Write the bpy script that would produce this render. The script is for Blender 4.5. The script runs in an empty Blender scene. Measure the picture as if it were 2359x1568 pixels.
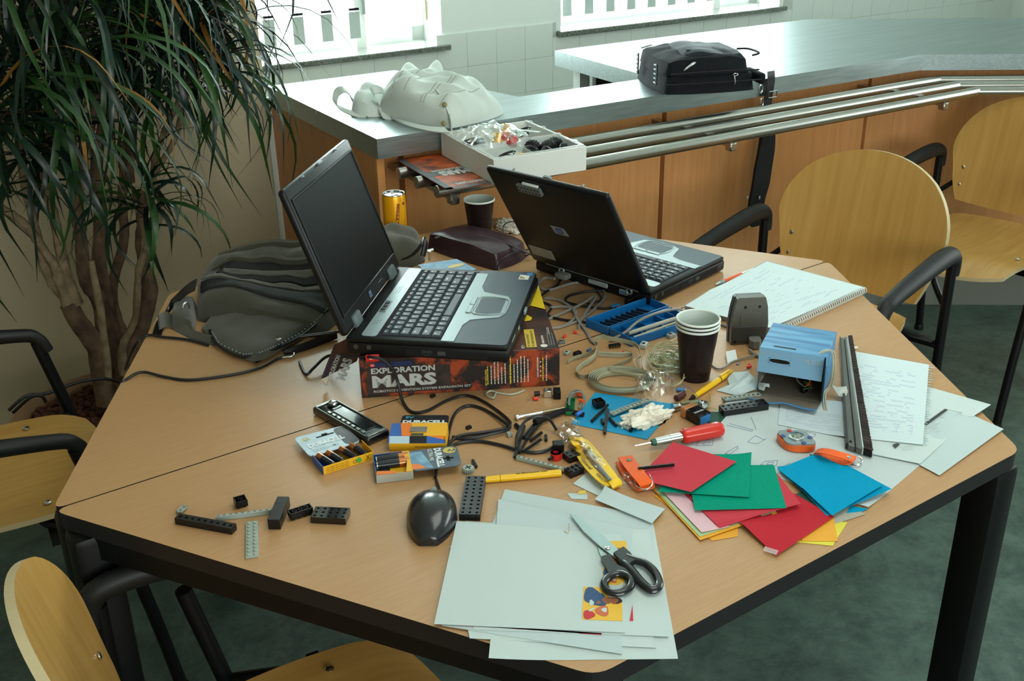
import bpy, bmesh, math, random
from mathutils import Vector, Matrix, Euler, noise
R = math.radians
random.seed(7)
SC = bpy.context.scene
COL = SC.collection

# ------------------------------------------------------------------ camera
F_PX, IW, IH = 2463.3, 2359, 1568
CAM = Vector((-.97959, -1.38701, 1.5553))
_p, _r, _y = -.4306, -.01931, -.60201
_cy, _sy = math.cos(_y), math.sin(_y)
FW = Vector((-_sy*math.cos(_p), _cy*math.cos(_p), math.sin(_p)))
_rt = Vector((_cy, _sy, 0)); _up = _rt.cross(FW)
RT = math.cos(_r)*_rt + math.sin(_r)*_up
UP = -math.sin(_r)*_rt + math.cos(_r)*_up
cd = bpy.data.cameras.new('camera'); cam = bpy.data.objects.new('camera', cd); COL.objects.link(cam)
M = Matrix((RT, UP, -FW)).transposed().to_4x4(); M.translation = CAM
cam.matrix_world = M
cd.sensor_width = 36; cd.lens = F_PX/IW*36; cd.clip_start = .02; cd.clip_end = 200
SC.camera = cam

# ------------------------------------------------------------------ light and exposure
vs = SC.view_settings
vs.view_transform = 'Standard'; vs.look = 'None'; vs.gamma = 1; vs.use_curve_mapping = False
vs.exposure = 0.34
w = bpy.data.worlds.new('overcast_sky'); SC.world = w; w.use_nodes = True
bg = w.node_tree.nodes['Background']; bg.inputs[0].default_value = (.84, 1, .99, 1); bg.inputs[1].default_value = 5.0

def area(name, loc, dirv, sx, sy, power, col=(1, 1, 1)):
    l = bpy.data.lights.new(name, 'AREA'); l.shape = 'RECTANGLE'; l.size = sx; l.size_y = sy
    l.energy = power; l.color = col
    o = bpy.data.objects.new(name, l); COL.objects.link(o); o.location = loc
    o.rotation_euler = Vector(dirv).to_track_quat('-Z', 'Y').to_euler()
    return o
TZ = .74
# counter frame: A runs along the counter, N away from the viewer
_th = R(-3.9)
AX = Vector((math.cos(_th), math.sin(_th), 0)); NX = Vector((-AX.y, AX.x, 0))
def an(A, N, z=0.0): return AX*A + NX*N + Vector((0, 0, z))
WALLN = 2.8
WIN = [(-.03, 1.306), (1.924, 3.286)]
SILL, WTOP = .79, 2.45
for i, (a0, a1) in enumerate(WIN):
    area('window_daylight', an((a0+a1)/2, WALLN+.15, (SILL+WTOP)/2), -NX, a1-a0-.02, WTOP-SILL-.02, 62, (.84, 1, .99))
# added fill from the viewer's right, out of view; that wall has no window
area('side_fill_light', (4.6, -1.3, 1.7), (-1, .12, -.18), 2.6, 1.5, 52, (.90, 1, .98))
area('rear_fill_light', (-.8, -4.2, 1.8), (.15, 1, -.15), 3.2, 1.4, 80, (.95, 1, .97))  # added frontal fill from behind the viewer, no window built there
area('ceiling_fill_light', (.4, -.6, 2.72), (0, 0, -1), 1.2, 1.2, 14, (1, .98, .93))  # added weak fill from above, no lamp hangs under this ceiling

# ------------------------------------------------------------------ pixel -> point on a level
def atz(u, v, z):
    d = RT*((u-IW/2)/F_PX) + UP*((IH/2-v)/F_PX) + FW
    return CAM + d*((z-CAM.z)/d.z)
def at(u, v, h=0.0): return atz(u, v, TZ+h)
def atN(u, v, N):
    d = RT*((u-IW/2)/F_PX) + UP*((IH/2-v)/F_PX) + FW
    return CAM + d*((N-CAM.dot(NX))/d.dot(NX))
def px(P):
    d = Vector(P)-CAM; z = d.dot(FW); return IW/2+F_PX*d.dot(RT)/z, IH/2-F_PX*d.dot(UP)/z

# ------------------------------------------------------------------ materials
def lin(c):
    out = []
    for x in c[:3]:
        x = x/255
        out.append(x/12.92 if x <= .04045 else ((x+.055)/1.055)**2.4)
    return (*out, 1)
MATS = {}
def mat(name, c, rough=.5, metal=0.0, var=0.0, scale=8.0, bump=0.0, bscale=60.0, stretch=None, c2=None, coat=0.0, alpha=None, trans=0.0, emit=None, sheen=0.0, uvpat=None, spec=.5, ior=1.45):
    if name in MATS: return MATS[name]
    m = bpy.data.materials.new(name); m.use_nodes = True; MATS[name] = m
    nt = m.node_tree; N = nt.nodes; L = nt.links; b = N['Principled BSDF']
    col = lin(c); b.inputs['Base Color'].default_value = col
    b.inputs['Roughness'].default_value = rough; b.inputs['Metallic'].default_value = metal
    b.inputs['Coat Weight'].default_value = coat; b.inputs['Coat Roughness'].default_value = .15
    b.inputs['Specular IOR Level'].default_value = spec
    b.inputs['Transmission Weight'].default_value = trans; b.inputs['IOR'].default_value = ior
    b.inputs['Sheen Weight'].default_value = sheen
    if alpha is not None: b.inputs['Alpha'].default_value = alpha
    if emit: b.inputs['Emission Color'].default_value = lin(emit[0]); b.inputs['Emission Strength'].default_value = emit[1]
    tc = N.new('ShaderNodeTexCoord'); mp = N.new('ShaderNodeMapping'); L.new(tc.outputs['Object'], mp.inputs[0])
    if stretch: mp.inputs['Scale'].default_value = stretch
    if var or c2:
        nz = N.new('ShaderNodeTexNoise'); nz.inputs['Scale'].default_value = scale; nz.inputs['Detail'].default_value = 6
        L.new(mp.outputs[0], nz.inputs['Vector'])
        rp = N.new('ShaderNodeValToRGB'); L.new(nz.outputs[0], rp.inputs[0])
        d = lin(c2) if c2 else tuple(x*(1-var) for x in col[:3])+(1,)
        rp.color_ramp.elements[0].position = .35; rp.color_ramp.elements[0].color = d
        rp.color_ramp.elements[1].position = .65; rp.color_ramp.elements[1].color = col
        L.new(rp.outputs[0], b.inputs['Base Color'])
    if bump:
        nb = N.new('ShaderNodeTexNoise'); nb.inputs['Scale'].default_value = bscale; nb.inputs['Detail'].default_value = 4
        L.new(mp.outputs[0], nb.inputs['Vector'])
        bp = N.new('ShaderNodeBump'); bp.inputs['Strength'].default_value = bump; bp.inputs['Distance'].default_value = .002
        L.new(nb.outputs[0], bp.inputs['Height']); L.new(bp.outputs[0], b.inputs['Normal'])
    return m
def wood(name, c, c2, rough=.4, stretch=(3, 60, 60), coat=.0, rot=0.0, bump=.05, spec=.5):
    m = mat(name, c, rough, c2=c2, scale=2.2, stretch=stretch, bump=bump, bscale=3, coat=coat, spec=spec)
    for n in m.node_tree.nodes:
        if n.type == 'MAPPING': n.inputs['Rotation'].default_value = (0, 0, rot)
    return m
def paper_mat(name, base, ink=None, rows=30, ruled=False, script=False, x0=.08, x1=.8, y0=.1, y1=.9, seed=0.0, dens=.5, linec=(150, 175, 205)):
    """paper with ruled lines and rows of pen strokes in UV space"""
    if name in MATS: return MATS[name]
    m = mat(name, base, .75, spec=.2)
    nt = m.node_tree; N = nt.nodes; L = nt.links; b = N['Principled BSDF']
    uv = N.new('ShaderNodeUVMap'); sx = N.new('ShaderNodeSeparateXYZ'); L.new(uv.outputs[0], sx.inputs[0])
    def mth(op, a, bb=None, c=None):
        n = N.new('ShaderNodeMath'); n.operation = op
        for i, x in enumerate((a, bb, c)):
            if x is None: continue
            if isinstance(x, (int, float)): n.inputs[i].default_value = x
            else: L.new(x, n.inputs[i])
        return n.outputs[0]
    X, Y = sx.outputs[0], sx.outputs[1]
    cur = None
    def mix(fac, col, prev):
        n = N.new('ShaderNodeMix'); n.data_type = 'RGBA'
        L.new(fac, n.inputs[0])
        if prev is None: n.inputs[6].default_value = lin(base)
        else: L.new(prev, n.inputs[6])
        n.inputs[7].default_value = lin(col)
        return n.outputs[2]
    fr = mth('FRACT', mth('MULTIPLY', Y, rows))
    if ruled:
        cur = mix(mth('MULTIPLY', mth('GREATER_THAN', fr, .88), .30), linec, cur)
    if script:
        row = mth('FLOOR', mth('MULTIPLY', Y, rows))
        cv = N.new('ShaderNodeCombineXYZ'); L.new(mth('MULTIPLY', X, 46.0), cv.inputs[0]); L.new(mth('MULTIPLY', row, 7.31), cv.inputs[1]); cv.inputs[2].default_value = seed
        n1 = N.new('ShaderNodeTexNoise'); n1.inputs['Scale'].default_value = 1.3; n1.inputs['Detail'].default_value = 5; n1.inputs['Roughness'].default_value = .75; L.new(cv.outputs[0], n1.inputs['Vector'])
        # a pen line wandering about the middle of the row
        dy = mth('ABSOLUTE', mth('SUBTRACT', mth('SUBTRACT', fr, .42), mth('MULTIPLY', mth('SUBTRACT', n1.outputs[0], .5), 2.2)))
        pen = mth('LESS_THAN', dy, .13)
        cv2 = N.new('ShaderNodeCombineXYZ'); L.new(mth('MULTIPLY', X, 5.0), cv2.inputs[0]); L.new(mth('MULTIPLY', row, 3.7), cv2.inputs[1]); cv2.inputs[2].default_value = seed+4
        n2 = N.new('ShaderNodeTexNoise'); n2.inputs['Scale'].default_value = 1.1; n2.inputs['Detail'].default_value = 2; L.new(cv2.outputs[0], n2.inputs['Vector'])
        gate = mth('GREATER_THAN', n2.outputs[0], 1-dens)
        a = mth('MULTIPLY', mth('MULTIPLY', pen, gate), mth('MULTIPLY', mth('MULTIPLY', mth('GREATER_THAN', X, x0), mth('LESS_THAN', X, x1)), mth('MULTIPLY', mth('GREATER_THAN', Y, y0), mth('LESS_THAN', Y, y1))))
        cur = mix(mth('MULTIPLY', a, .42), ink or (60, 70, 150), cur)
    if cur is not None: L.new(cur, b.inputs['Base Color'])
    return m

BLK = mat('black_plastic', (13, 15, 16), .42, spec=.35)
BLKG = mat('black_gloss', (13, 14, 15), .18)
BLKM = mat('black_matte', (22, 22, 23), .8, spec=.3)
RUB = mat('black_rubber', (20, 21, 21), .55)
WIRE = mat('black_cable', (24, 25, 26), .4)
BLKMET = mat('black_metal', (10, 11, 12), .45, spec=.3)
CHROME = mat('chrome', (205, 208, 208), .18, 1)
STEEL = mat('brushed_steel', (176, 188, 190), .32, 1, var=.18, scale=3, stretch=(1.5, 45, 45), bump=.05, bscale=4)
TUBE = mat('satin_tube', (172, 170, 162), .30, 1)
GREYP = mat('light_grey_plastic', (150, 160, 156), .4)
SILV = mat('silver_paint', (142, 156, 158), .42, .5)
DKBLUE = mat('slate_palm_rest', (50, 66, 76), .5, var=.12, scale=900)
WHITE = mat('white_card', (226, 230, 226), .6)
LINO = mat('green_linoleum', (88, 111, 101), .5, c2=(50, 70, 63), scale=9, bump=.1, bscale=30)
def lino_fix():
    nt = LINO.node_tree; N = nt.nodes; L = nt.links
    rp = [n for n in N if n.type == 'VALTORGB'][0]
    nz = [n for n in N if n.type == 'TEX_NOISE' and n.inputs['Scale'].default_value == 9][0]
    nz.inputs['Detail'].default_value = 12; nz.inputs['Roughness'].default_value = .82; nz.inputs['Distortion'].default_value = .25
    rp.color_ramp.elements[0].position = .38; rp.color_ramp.elements[1].position = .66
lino_fix()
TOPW = wood('beech_laminate', (181, 141, 97), (175, 134, 90), .36, (9, 150, 150), rot=R(-14), bump=.02, spec=.55)
PLY = wood('beech_plywood', (190, 148, 80), (178, 135, 68), .36, (3, 26, 1.2), coat=.15)
PLYE = mat('plywood_edge', (214, 200, 160), .5, c2=(160, 138, 96), scale=1, stretch=(1, 1, 1))
PANEL = wood('beech_panel', (204, 144, 88), (194, 132, 76), .42, (30, 30, 2.2), bump=.02)
WALLM = mat('painted_wall', (222, 230, 224), .8, bump=.05, bscale=120)
BEIGE = mat('beige_wall', (186, 172, 142), .8, bump=.04, bscale=120)
TILEM = mat('wall_tile_glaze', (216, 224, 218), .28)
GROUT = mat('grout', (192, 198, 190), .85)
GRAN = mat('granite_sill', (128, 134, 124), .14, c2=(70, 76, 70), scale=160, coat=1.0)

# ------------------------------------------------------------------ mesh builder
_rb = {}
class MB:
    def __init__(s): s.v = []; s.f = []; s.m = []; s.s = []; s.uv = {}
    def add(s, vs, fs, X=None, mi=0, sm=False, uvs=None):
        o = len(s.v)
        for p in vs:
            p = Vector(p); s.v.append(X @ p if X is not None else p)
        if uvs:
            for i, u in enumerate(uvs): s.uv[o+i] = u
        for f in fs: s.f.append([o+i for i in f]); s.m.append(mi); s.s.append(sm)
        return s
    def box(s, c, d, X=None, mi=0):
        x, y, z = c; a, b, e = d[0]/2, d[1]/2, d[2]/2
        vs = [(x+i*a, y+j*b, z+k*e) for i in (-1, 1) for j in (-1, 1) for k in (-1, 1)]
        return s.add(vs, [(0, 1, 3, 2), (4, 6, 7, 5), (0, 4, 5, 1), (2, 3, 7, 6), (0, 2, 6, 4), (1, 5, 7, 3)], X, mi)
    def rbox(s, c, d, r, seg=2, X=None, mi=0, sm=True):
        key = (tuple(round(t, 5) for t in d), round(r, 5), seg)
        if key not in _rb:
            bm = bmesh.new(); bmesh.ops.create_cube(bm, size=1)
            for v in bm.verts: v.co = Vector((v.co.x*d[0], v.co.y*d[1], v.co.z*d[2]))
            bmesh.ops.bevel(bm, geom=bm.edges[:], offset=min(r, min(d)*.49), segments=seg, affect='EDGES', profile=.5)
            bm.verts.ensure_lookup_table()
            _rb[key] = ([v.co.copy() for v in bm.verts], [[v.index for v in f.verts] for f in bm.faces]); bm.free()
        vs, fs = _rb[key]; c = Vector(c)
        return s.add([v+c for v in vs], fs, X, mi, sm)
    def lathe(s, prof, n=20, X=None, mi=0, sm=True, cap0=True, cap1=True):
        vs = []; fs = []
        for r, z in prof:
            for k in range(n): a = 2*math.pi*k/n; vs.append((r*math.cos(a), r*math.sin(a), z))
        for i in range(len(prof)-1):
            for k in range(n):
                k2 = (k+1) % n; fs.append((i*n+k, i*n+k2, (i+1)*n+k2, (i+1)*n+k))
        if cap0: fs.append(tuple(reversed(range(n))))
        if cap1: fs.append(tuple((len(prof)-1)*n+k for k in range(n)))
        return s.add(vs, fs, X, mi, sm)
    def cyl(s, p0, p1, r0, r1=None, n=12, X=None, mi=0, sm=True):
        r1 = r0 if r1 is None else r1
        return s.tube([p0, p1], [r0, r1], n, X, mi, sm=sm, curve=False)
    def tube(s, pts, r, n=8, X=None, mi=0, sm=True, curve=True, closed=False, res=6, flat=1.0, side=None):
        pts = [Vector(p) for p in pts]
        rr = list(r) if isinstance(r, (list, tuple)) else [r]*len(pts)
        if curve and len(pts) > 2:
            q = []; q2 = []; P = pts
            N_ = len(P); rng = N_ if closed else N_-1
            for i in range(rng):
                g = lambda k: P[k % N_] if closed else P[max(0, min(N_-1, k))]
                gr = lambda k: rr[k % N_] if closed else rr[max(0, min(N_-1, k))]
                a, b, c, d = g(i-1), g(i), g(i+1), g(i+2)
                for t_ in range(res):
                    t = t_/res
                    q.append(.5*((2*b)+(-a+c)*t+(2*a-5*b+4*c-d)*t*t+(-a+3*b-3*c+d)*t**3)); q2.append(gr(i)*(1-t)+gr(i+1)*t)
            if not closed: q.append(P[-1]); q2.append(rr[-1])
            pts, rr = q, q2
        m = len(pts); vs = []; fs = []
        t0 = (pts[1]-pts[0]).normalized()
        nrm = side.copy() if side is not None else t0.orthogonal().normalized()
        if side is None and abs(t0.z) < .9: nrm = t0.cross(Vector((0, 0, 1))).normalized()
        for i in range(m):
            a = pts[i-1] if i else (pts[-1] if closed else pts[0]); b = pts[(i+1) % m] if (i < m-1 or closed) else pts[-1]
            t = (b-a)
            t = t.normalized() if t.length > 1e-9 else t0
            nrm = nrm - t*nrm.dot(t)
            nrm = nrm.normalized() if nrm.length > 1e-6 else t.orthogonal().normalized()
            bi = t.cross(nrm)
            for k in range(n):
                an_ = 2*math.pi*k/n; vs.append(pts[i] + nrm*(rr[i]*math.cos(an_)) + bi*(rr[i]*flat*math.sin(an_)))
        for i in range(m if closed else m-1):
            j = (i+1) % m
            for k in range(n):
                k2 = (k+1) % n; fs.append((i*n+k, i*n+k2, j*n+k2, j*n+k))
        if not closed: fs.append(tuple(reversed(range(n)))); fs.append(tuple((m-1)*n+k for k in range(n)))
        return s.add(vs, fs, X, mi, sm)
    def prism(s, out, z0, z1, X=None, mi=0, mside=None, sm=False):
        n = len(out)
        vs = [(p[0], p[1], z0) for p in out]+[(p[0], p[1], z1) for p in out]
        s.add(vs, [tuple(reversed(range(n))), tuple(range(n, 2*n))], X, mi, sm)
        return s.add(vs, [(i, (i+1) % n, n+(i+1) % n, n+i) for i in range(n)], X, mi if mside is None else mside, sm)
    def build(s, name, mats, parent=None, label=None, loc=None):
        me = bpy.data.meshes.new(name)
        o0 = Vector(loc) if loc is not None else Vector((0, 0, 0))
        me.from_pydata([tuple(p-o0) for p in s.v], [], s.f)
        if not isinstance(mats, (list, tuple)): mats = [mats]
        for m in mats: me.materials.append(m)
        me.polygons.foreach_set('material_index', s.m); me.polygons.foreach_set('use_smooth', s.s)
        if s.uv:
            ul = me.uv_layers.new(name='UVMap')
            for lp in me.loops:
                ul.data[lp.index].uv = s.uv.get(lp.vertex_index, (0, 0))
        bm = bmesh.new(); bm.from_mesh(me); bmesh.ops.recalc_face_normals(bm, faces=bm.faces)
        for e in bm.edges:
            if len(e.link_faces) == 2 and e.calc_face_angle(0) > .7: e.smooth = False
        bm.to_mesh(me); bm.free(); me.update()
        o = bpy.data.objects.new(name, me); COL.objects.link(o); o.location = o0
        if parent is not None: o.parent = parent
        if label: o['label'] = label
        return o
def tag(o, label, cat, group=None):
    o['label'] = label; o['category'] = cat
    if group: o['group'] = group
    return o
def thing(name, label, cat, loc=(0, 0, 0), rz=0.0, group=None):
    o = bpy.data.objects.new(name, None); o.empty_display_size = .02; COL.objects.link(o)
    o.location = loc; o.rotation_euler = (0, 0, rz)
    return tag(o, label, cat, group)
def struct(o): o['kind'] = 'structure'; return o
def frame(o, x, y):
    """matrix with local x,y along the given directions"""
    x = Vector(x).normalized(); y = Vector(y); y = (y - x*y.dot(x)).normalized(); z = x.cross(y)
    m = Matrix((x, y, z)).transposed().to_4x4(); m.translation = Vector(o); return m
def dup(o, parent=None, **kw):
    c = o.copy(); COL.objects.link(c); c.parent = parent
    for ch in list(o.children): dup(ch, c)
    for k, v in kw.items(): c[k] = v
    return c
_txt = {}
def text_geo(s_, bold=.0, spacing=1.0):
    key = (s_, bold, spacing)
    if key not in _txt:
        cu = bpy.data.curves.new('t', 'FONT'); cu.body = s_; cu.size = 1; cu.offset = bold; cu.space_character = spacing; cu.resolution_u = 2
        o = bpy.data.objects.new('t', cu); COL.objects.link(o)
        dg = bpy.context.evaluated_depsgraph_get(); me = bpy.data.meshes.new_from_object(o.evaluated_get(dg))
        vs = [v.co.copy() for v in me.vertices]; fs = [list(p.vertices) for p in me.polygons]
        bpy.data.objects.remove(o); bpy.data.curves.remove(cu); bpy.data.meshes.remove(me)
        xs = [v.x for v in vs]; ys = [v.y for v in vs]
        _txt[key] = ([Vector(((v.x-min(xs))/(max(xs)-min(xs)), (v.y-min(ys))/(max(ys)-min(ys)), 0)) for v in vs], fs)
    return _txt[key]
def text(mb, s_, X, x, y, w_, h, z=.0004, mi=0, bold=.0, sheerx=0.0):
    """letters filling a w_ x h box whose lower-left corner is (x, y) in frame X"""
    vs, fs = text_geo(s_, bold)
    mb.add([(x+v.x*w_+v.y*h*sheerx, y+v.y*h, z) for v in vs], fs, X, mi)

def rounded(pts, r, n=5):
    out = []; N_ = len(pts)
    for i in range(N_):
        a, b, c = Vector(pts[i-1]), Vector(pts[i]), Vector(pts[(i+1) % N_])
        d1 = (a-b).normalized(); d2 = (c-b).normalized()
        p1 = b+d1*r; p2 = b+d2*r
        for k in range(n+1):
            t = k/n; out.append(tuple((1-t)**2*p1 + 2*t*(1-t)*b + t*t*p2))
    return out

# ================================================================== the room
mb = MB(); mb.box((1, -.5, -.05), (9, 9, .1)); struct(mb.build('floor', LINO))
mb = MB(); mb.box((1, -.5, 2.85), (9, 9, .1)); struct(mb.build('ceiling', WALLM))
XW = frame((0, 0, 0), AX, NX)
WT = .3
# back wall with two window openings; the tiled band lies below the sills
mb = MB()
def wb(a0, a1, z0, z1): mb.box(((a0+a1)/2, WALLN+WT/2, (z0+z1)/2), (a1-a0, WT, z1-z0), XW)
wb(-1.6, 6.4, -.02, SILL-.03); wb(-1.6, 6.4, WTOP, 2.8)
wb(-1.6, WIN[0][0], SILL-.03, WTOP); wb(WIN[0][1], WIN[1][0], SILL-.03, WTOP); wb(WIN[1][1], 6.4, SILL-.03, WTOP)
wback = struct(mb.build('wall_back', WALLM))
tm = MB(); tm.rbox((0, 0, 0), (.1484, .009, .1484), .001, 1)
tproto = tm.build('tile', TILEM, wback)
first = True
for r in range(5):
    for k in range(42):
        a = .30+k*.15; z = SILL+.04-.075-.15*r
        if r == 0 and any(w0-.02 < a < w1+.02 for w0, w1 in WIN): z_ok = False
        else: z_ok = True
        short = not z_ok
        if z < .15: continue
        t = tproto if first else tproto.copy()
        if not first: COL.objects.link(t); t.parent = wback
        first = False
        t.matrix_world = XW @ Matrix.Translation((a, WALLN-.003, z if not short else .7215)) @ Matrix.Diagonal((1, 1, 1 if not short else .56, 1))
mb = MB(); mb.box((3.3, WALLN-.0025, (.07+SILL-.03)/2), (6.4, .007, SILL-.10), XW)
for a0, a1 in ((WIN[0][1]+.03, WIN[1][0]-.03), (WIN[1][1]+.03, 6.4)): mb.box(((a0+a1)/2, WALLN-.0025, SILL+.004), (a1-a0, .007, .07), XW)
struct(mb.build('trim_1', GROUT))
# windows
SLAT = mat('blind_slat', (238, 240, 236), .6)
_tr = SLAT.node_tree.nodes.new('ShaderNodeBsdfTranslucent'); _tr.inputs[0].default_value = (.85, .88, .86, 1); _mx = SLAT.node_tree.nodes.new('ShaderNodeMixShader'); _mx.inputs[0].default_value = .6
SLAT.node_tree.links.new(SLAT.node_tree.nodes['Principled BSDF'].outputs[0], _mx.inputs[1]); SLAT.node_tree.links.new(_tr.outputs[0], _mx.inputs[2]); SLAT.node_tree.links.new(_mx.outputs[0], SLAT.node_tree.nodes['Material Output'].inputs[0])
POCK = mat('blind_pocket', (170, 182, 178), .6)
FRW = mat('window_frame_white', (232, 236, 233), .5)
FRG = mat('window_frame_grey', (150, 165, 160), .5)
GLASS = mat('window_glass', (255, 255, 255), .02, trans=1.0, alpha=.25)
for i, (a0, a1) in enumerate(WIN):
    t = bpy.data.objects.new('window_%d' % (i+1), None); COL.objects.link(t); t['kind'] = 'structure'
    yf = WALLN+.20
    mb = MB()
    for c, d in [(((a0+a1)/2, yf, SILL+.03), (a1-a0, .06, .06)), (((a0+a1)/2, yf, WTOP-.03), (a1-a0, .06, .06)), ((a0+.03, yf, (SILL+WTOP)/2), (.06, .06, WTOP-SILL)), ((a1-.03, yf, (SILL+WTOP)/2), (.06, .06, WTOP-SILL))]:
        mb.box(c, d, XW)
    mb.box((a1-.33, WALLN+.125, (SILL+WTOP)/2), (.045, .03, WTOP-SILL), XW)
    mb.build('window_frame', FRW, t)
    mb = MB(); mb.box((a1-.315, WALLN+.105, (SILL+WTOP)/2+.07), (.016, .012, WTOP-SILL-.14), XW); mb.build('casement_seal', FRG, t)
    mb = MB(); mb.box(((a0+a1)/2, yf, (SILL+WTOP)/2), (a1-a0-.1, .004, WTOP-SILL-.1), XW); mb.build('pane', GLASS, t)
    mb = MB(); mb.rbox(((a0+a1)/2, WALLN+.09, SILL-.012), (a1-a0+.05, .26, .024), .004, 1, XW); mb.build('window_sill', GRAN, t)
    ns = 8
    for k in range(ns):
        a = a0+.10+k*.125
        if a > a1-.1: break
        sl = MB(); sl.rbox((a, WALLN+.10, (SILL+WTOP)/2+.10), (.085, .0025, WTOP-SILL-.24), .001, 1, XW); so = sl.build('blind_slat', SLAT, t)
        pk = MB(); pk.rbox((a, WALLN+.098, SILL+.10), (.05, .004, .11), .001, 1, XW); pk.build('slat_pocket', POCK, so)
        wt_ = MB(); wt_.rbox((a, WALLN+.096, SILL+.165), (.046, .006, .010), .001, 1, XW); wt_.build('slat_weight', BLK, so)
    mb = MB(); mb.rbox(((a0+a1)/2, WALLN+.10, WTOP-.03), (a1-a0, .05, .04), .004, 1, XW); mb.build('blind_rail', FRW, t)
mb = MB(); mb.tube([an(1.245, WALLN+.02, 2.3), an(1.245, WALLN+.02, 1.0), an(1.25, WALLN+.02, .97)], .012, 8, flat=.5); tag(mb.build('blind_cord', mat('cord_cream', (214, 208, 170), .7)), 'cream pull cord hanging at the right edge of the left window', 'cord')
# beige wall ending at the counter, with its metal corner bead
mb = MB(); mb.box((-2.0, 1.68+.06, 1.4), (4.26, .12, 2.8), XW); struct(mb.build('wall_left', BEIGE))
mb = MB(); mb.box((.134, 1.675, .46), (.022, .012, .87), XW); struct(mb.build('trim_2', mat('white_bead', (205, 212, 208), .5)))
mb = MB(); mb.box((-3.45, -.5, 1.4), (.1, 9, 2.8)); struct(mb.build('wall_far_left', BEIGE))
mb = MB(); mb.box((5.45, -.5, 1.4), (.1, 9, 2.8)); struct(mb.build('wall_right', WALLM))
mb = MB(); mb.box((1, -4.95, 1.4), (9, .1, 2.8)); struct(mb.build('wall_front', WALLM))

# ================================================================== counter
CZ, CT = .93, .05
e2 = Vector((math.cos(R(-34.2)), math.sin(R(-34.2)))); n2 = Vector((-e2.y, e2.x))
CA, CF, CB, SB, CR = .134, .888, 1.665, 1.10, 1.15
bf = Vector((2.05, CF)); bb = Vector((2.324, CB))
endf = bf+e2*1.9; endb = bb+e2*1.9
cnt = thing('serving_counter', 'long stainless steel topped canteen counter with beech front panels and an open recess', 'counter')
def top(out, name):
    m_ = MB(); m_.prism(out, CZ-CT, CZ, XW); return m_.build(name, STEEL, cnt)
top([(CA, CF), (bf.x, CF), tuple(endf), tuple(endb), (bb.x, CB), (CR, CB), (CR-.02, SB), (.66, SB), (.55, CB), (CA, CB)], 'steel_top')
pf = CF+.10
mb = MB(); mb.box((CA+.014, (CF+.02+CB)/2, (CZ-CT)/2+.05), (.02, CB-CF-.02, CZ-CT-.1), XW)
mb.build('side_panel', PANEL, cnt)
joints = [.24, 1.09, 1.945]
pan = []
for j0, j1 in [(.165, .232), (.248, 1.082), (1.098, 1.937)]:
    mb = MB(); mb.rbox(((j0+j1)/2, pf+.009, (.15+CZ-CT)/2), (j1-j0, .018, CZ-CT-.15), .001, 1, XW); mb.build('front_panel', PANEL, cnt)
# back filler in the joints, reddish as in the photo
JM = mat('joint_strip', (128, 74, 44), .6)
mb = MB()
for j in joints: mb.box((j, pf+.022, (.15+CZ-CT)/2), (.05, .01, CZ-CT-.15), XW)
# angled run of panels: offset line from the bend
pb = bf + (n2*.10); hb = Vector((1.953, pf))
# bend position of the panel line
den = e2.y; tb = (pf-(bf+n2*.10).y)/e2.y; pbend = bf+n2*.10+e2*tb
m_ = MB(); m_.rbox(((1.953+pbend.x)/2, pf+.009, (.15+CZ-CT)/2), (pbend.x-1.953, .018, CZ-CT-.15), .001, 1, XW); m_.build('front_panel', PANEL, cnt)
XW2 = XW @ frame((pbend.x, pbend.y, 0), (e2.x, e2.y, 0), (n2.x, n2.y, 0))
for s0, s1 in [(.0, .50), (.515, 1.31), (1.325, 1.75)]:
    m_ = MB(); m_.rbox(((s0+s1)/2, .009, (.15+CZ-CT)/2), (s1-s0, .018, CZ-CT-.15), .001, 1, XW2); m_.build('front_panel', PANEL, cnt)
for s0 in (.507, 1.317): mb.box((s0, .022, (.15+CZ-CT)/2), (.05, .01, CZ-CT-.15), XW2)
mb.build('joint_strip', JM, cnt)
PLN = mat('grey_plinth', (118, 120, 112), .45)
mb = MB(); mb.box(((CA+.03+pbend.x)/2, pf+.05, .075), (pbend.x-CA-.03, .02, .15), XW); mb.box((.87, .05, .075), (1.75, .02, .15), XW2); mb.build('plinth', PLN, cnt)
mb = MB(); mb.box((CR+.07, CB-.06, (CZ-CT)/2), (.04, .04, CZ-CT), XW); mb.build('leg', mat('white_leg', (206, 214, 210), .5), cnt)
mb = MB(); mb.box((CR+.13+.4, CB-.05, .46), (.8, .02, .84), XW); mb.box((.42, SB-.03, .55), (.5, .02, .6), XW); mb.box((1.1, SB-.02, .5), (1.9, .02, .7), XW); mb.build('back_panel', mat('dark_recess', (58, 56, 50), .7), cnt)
# tray rail: three tubes on brackets
rail = thing('tray_rail', 'three parallel steel tube tray rails running along the front of the counter', 'rail', an(.165, .77, .85))
rinv = rail.location
RZ = .85
for N_, A0, bend in [(.846, .165, (2.10, .846)), (.752, .167, (2.075, .752)), (.66, .172, (2.05, .66))]:
    mb = MB(); p0 = an(A0, N_, RZ); p1 = an(bend[0], bend[1], RZ); e = Vector(bend)+e2*1.7; p2 = an(e.x, e.y, RZ)
    mb.cyl(p0, p1+(p1-p0).normalized()*.004, .0145, n=20); mb.cyl(p1, p2, .0145, n=20)
    mb.build('rail_tube', TUBE, rail, loc=None).location -= rinv
for A_ in (.215, 1.055, 1.90):
    mb = MB(); mb.box((A_, .83, RZ-.018), (.025, .36, .012), XW); mb.rbox((A_, .66, RZ-.025), (.024, .024, .022), .003, 1, XW); mb.build('bracket', TUBE, rail).location -= rinv
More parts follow.
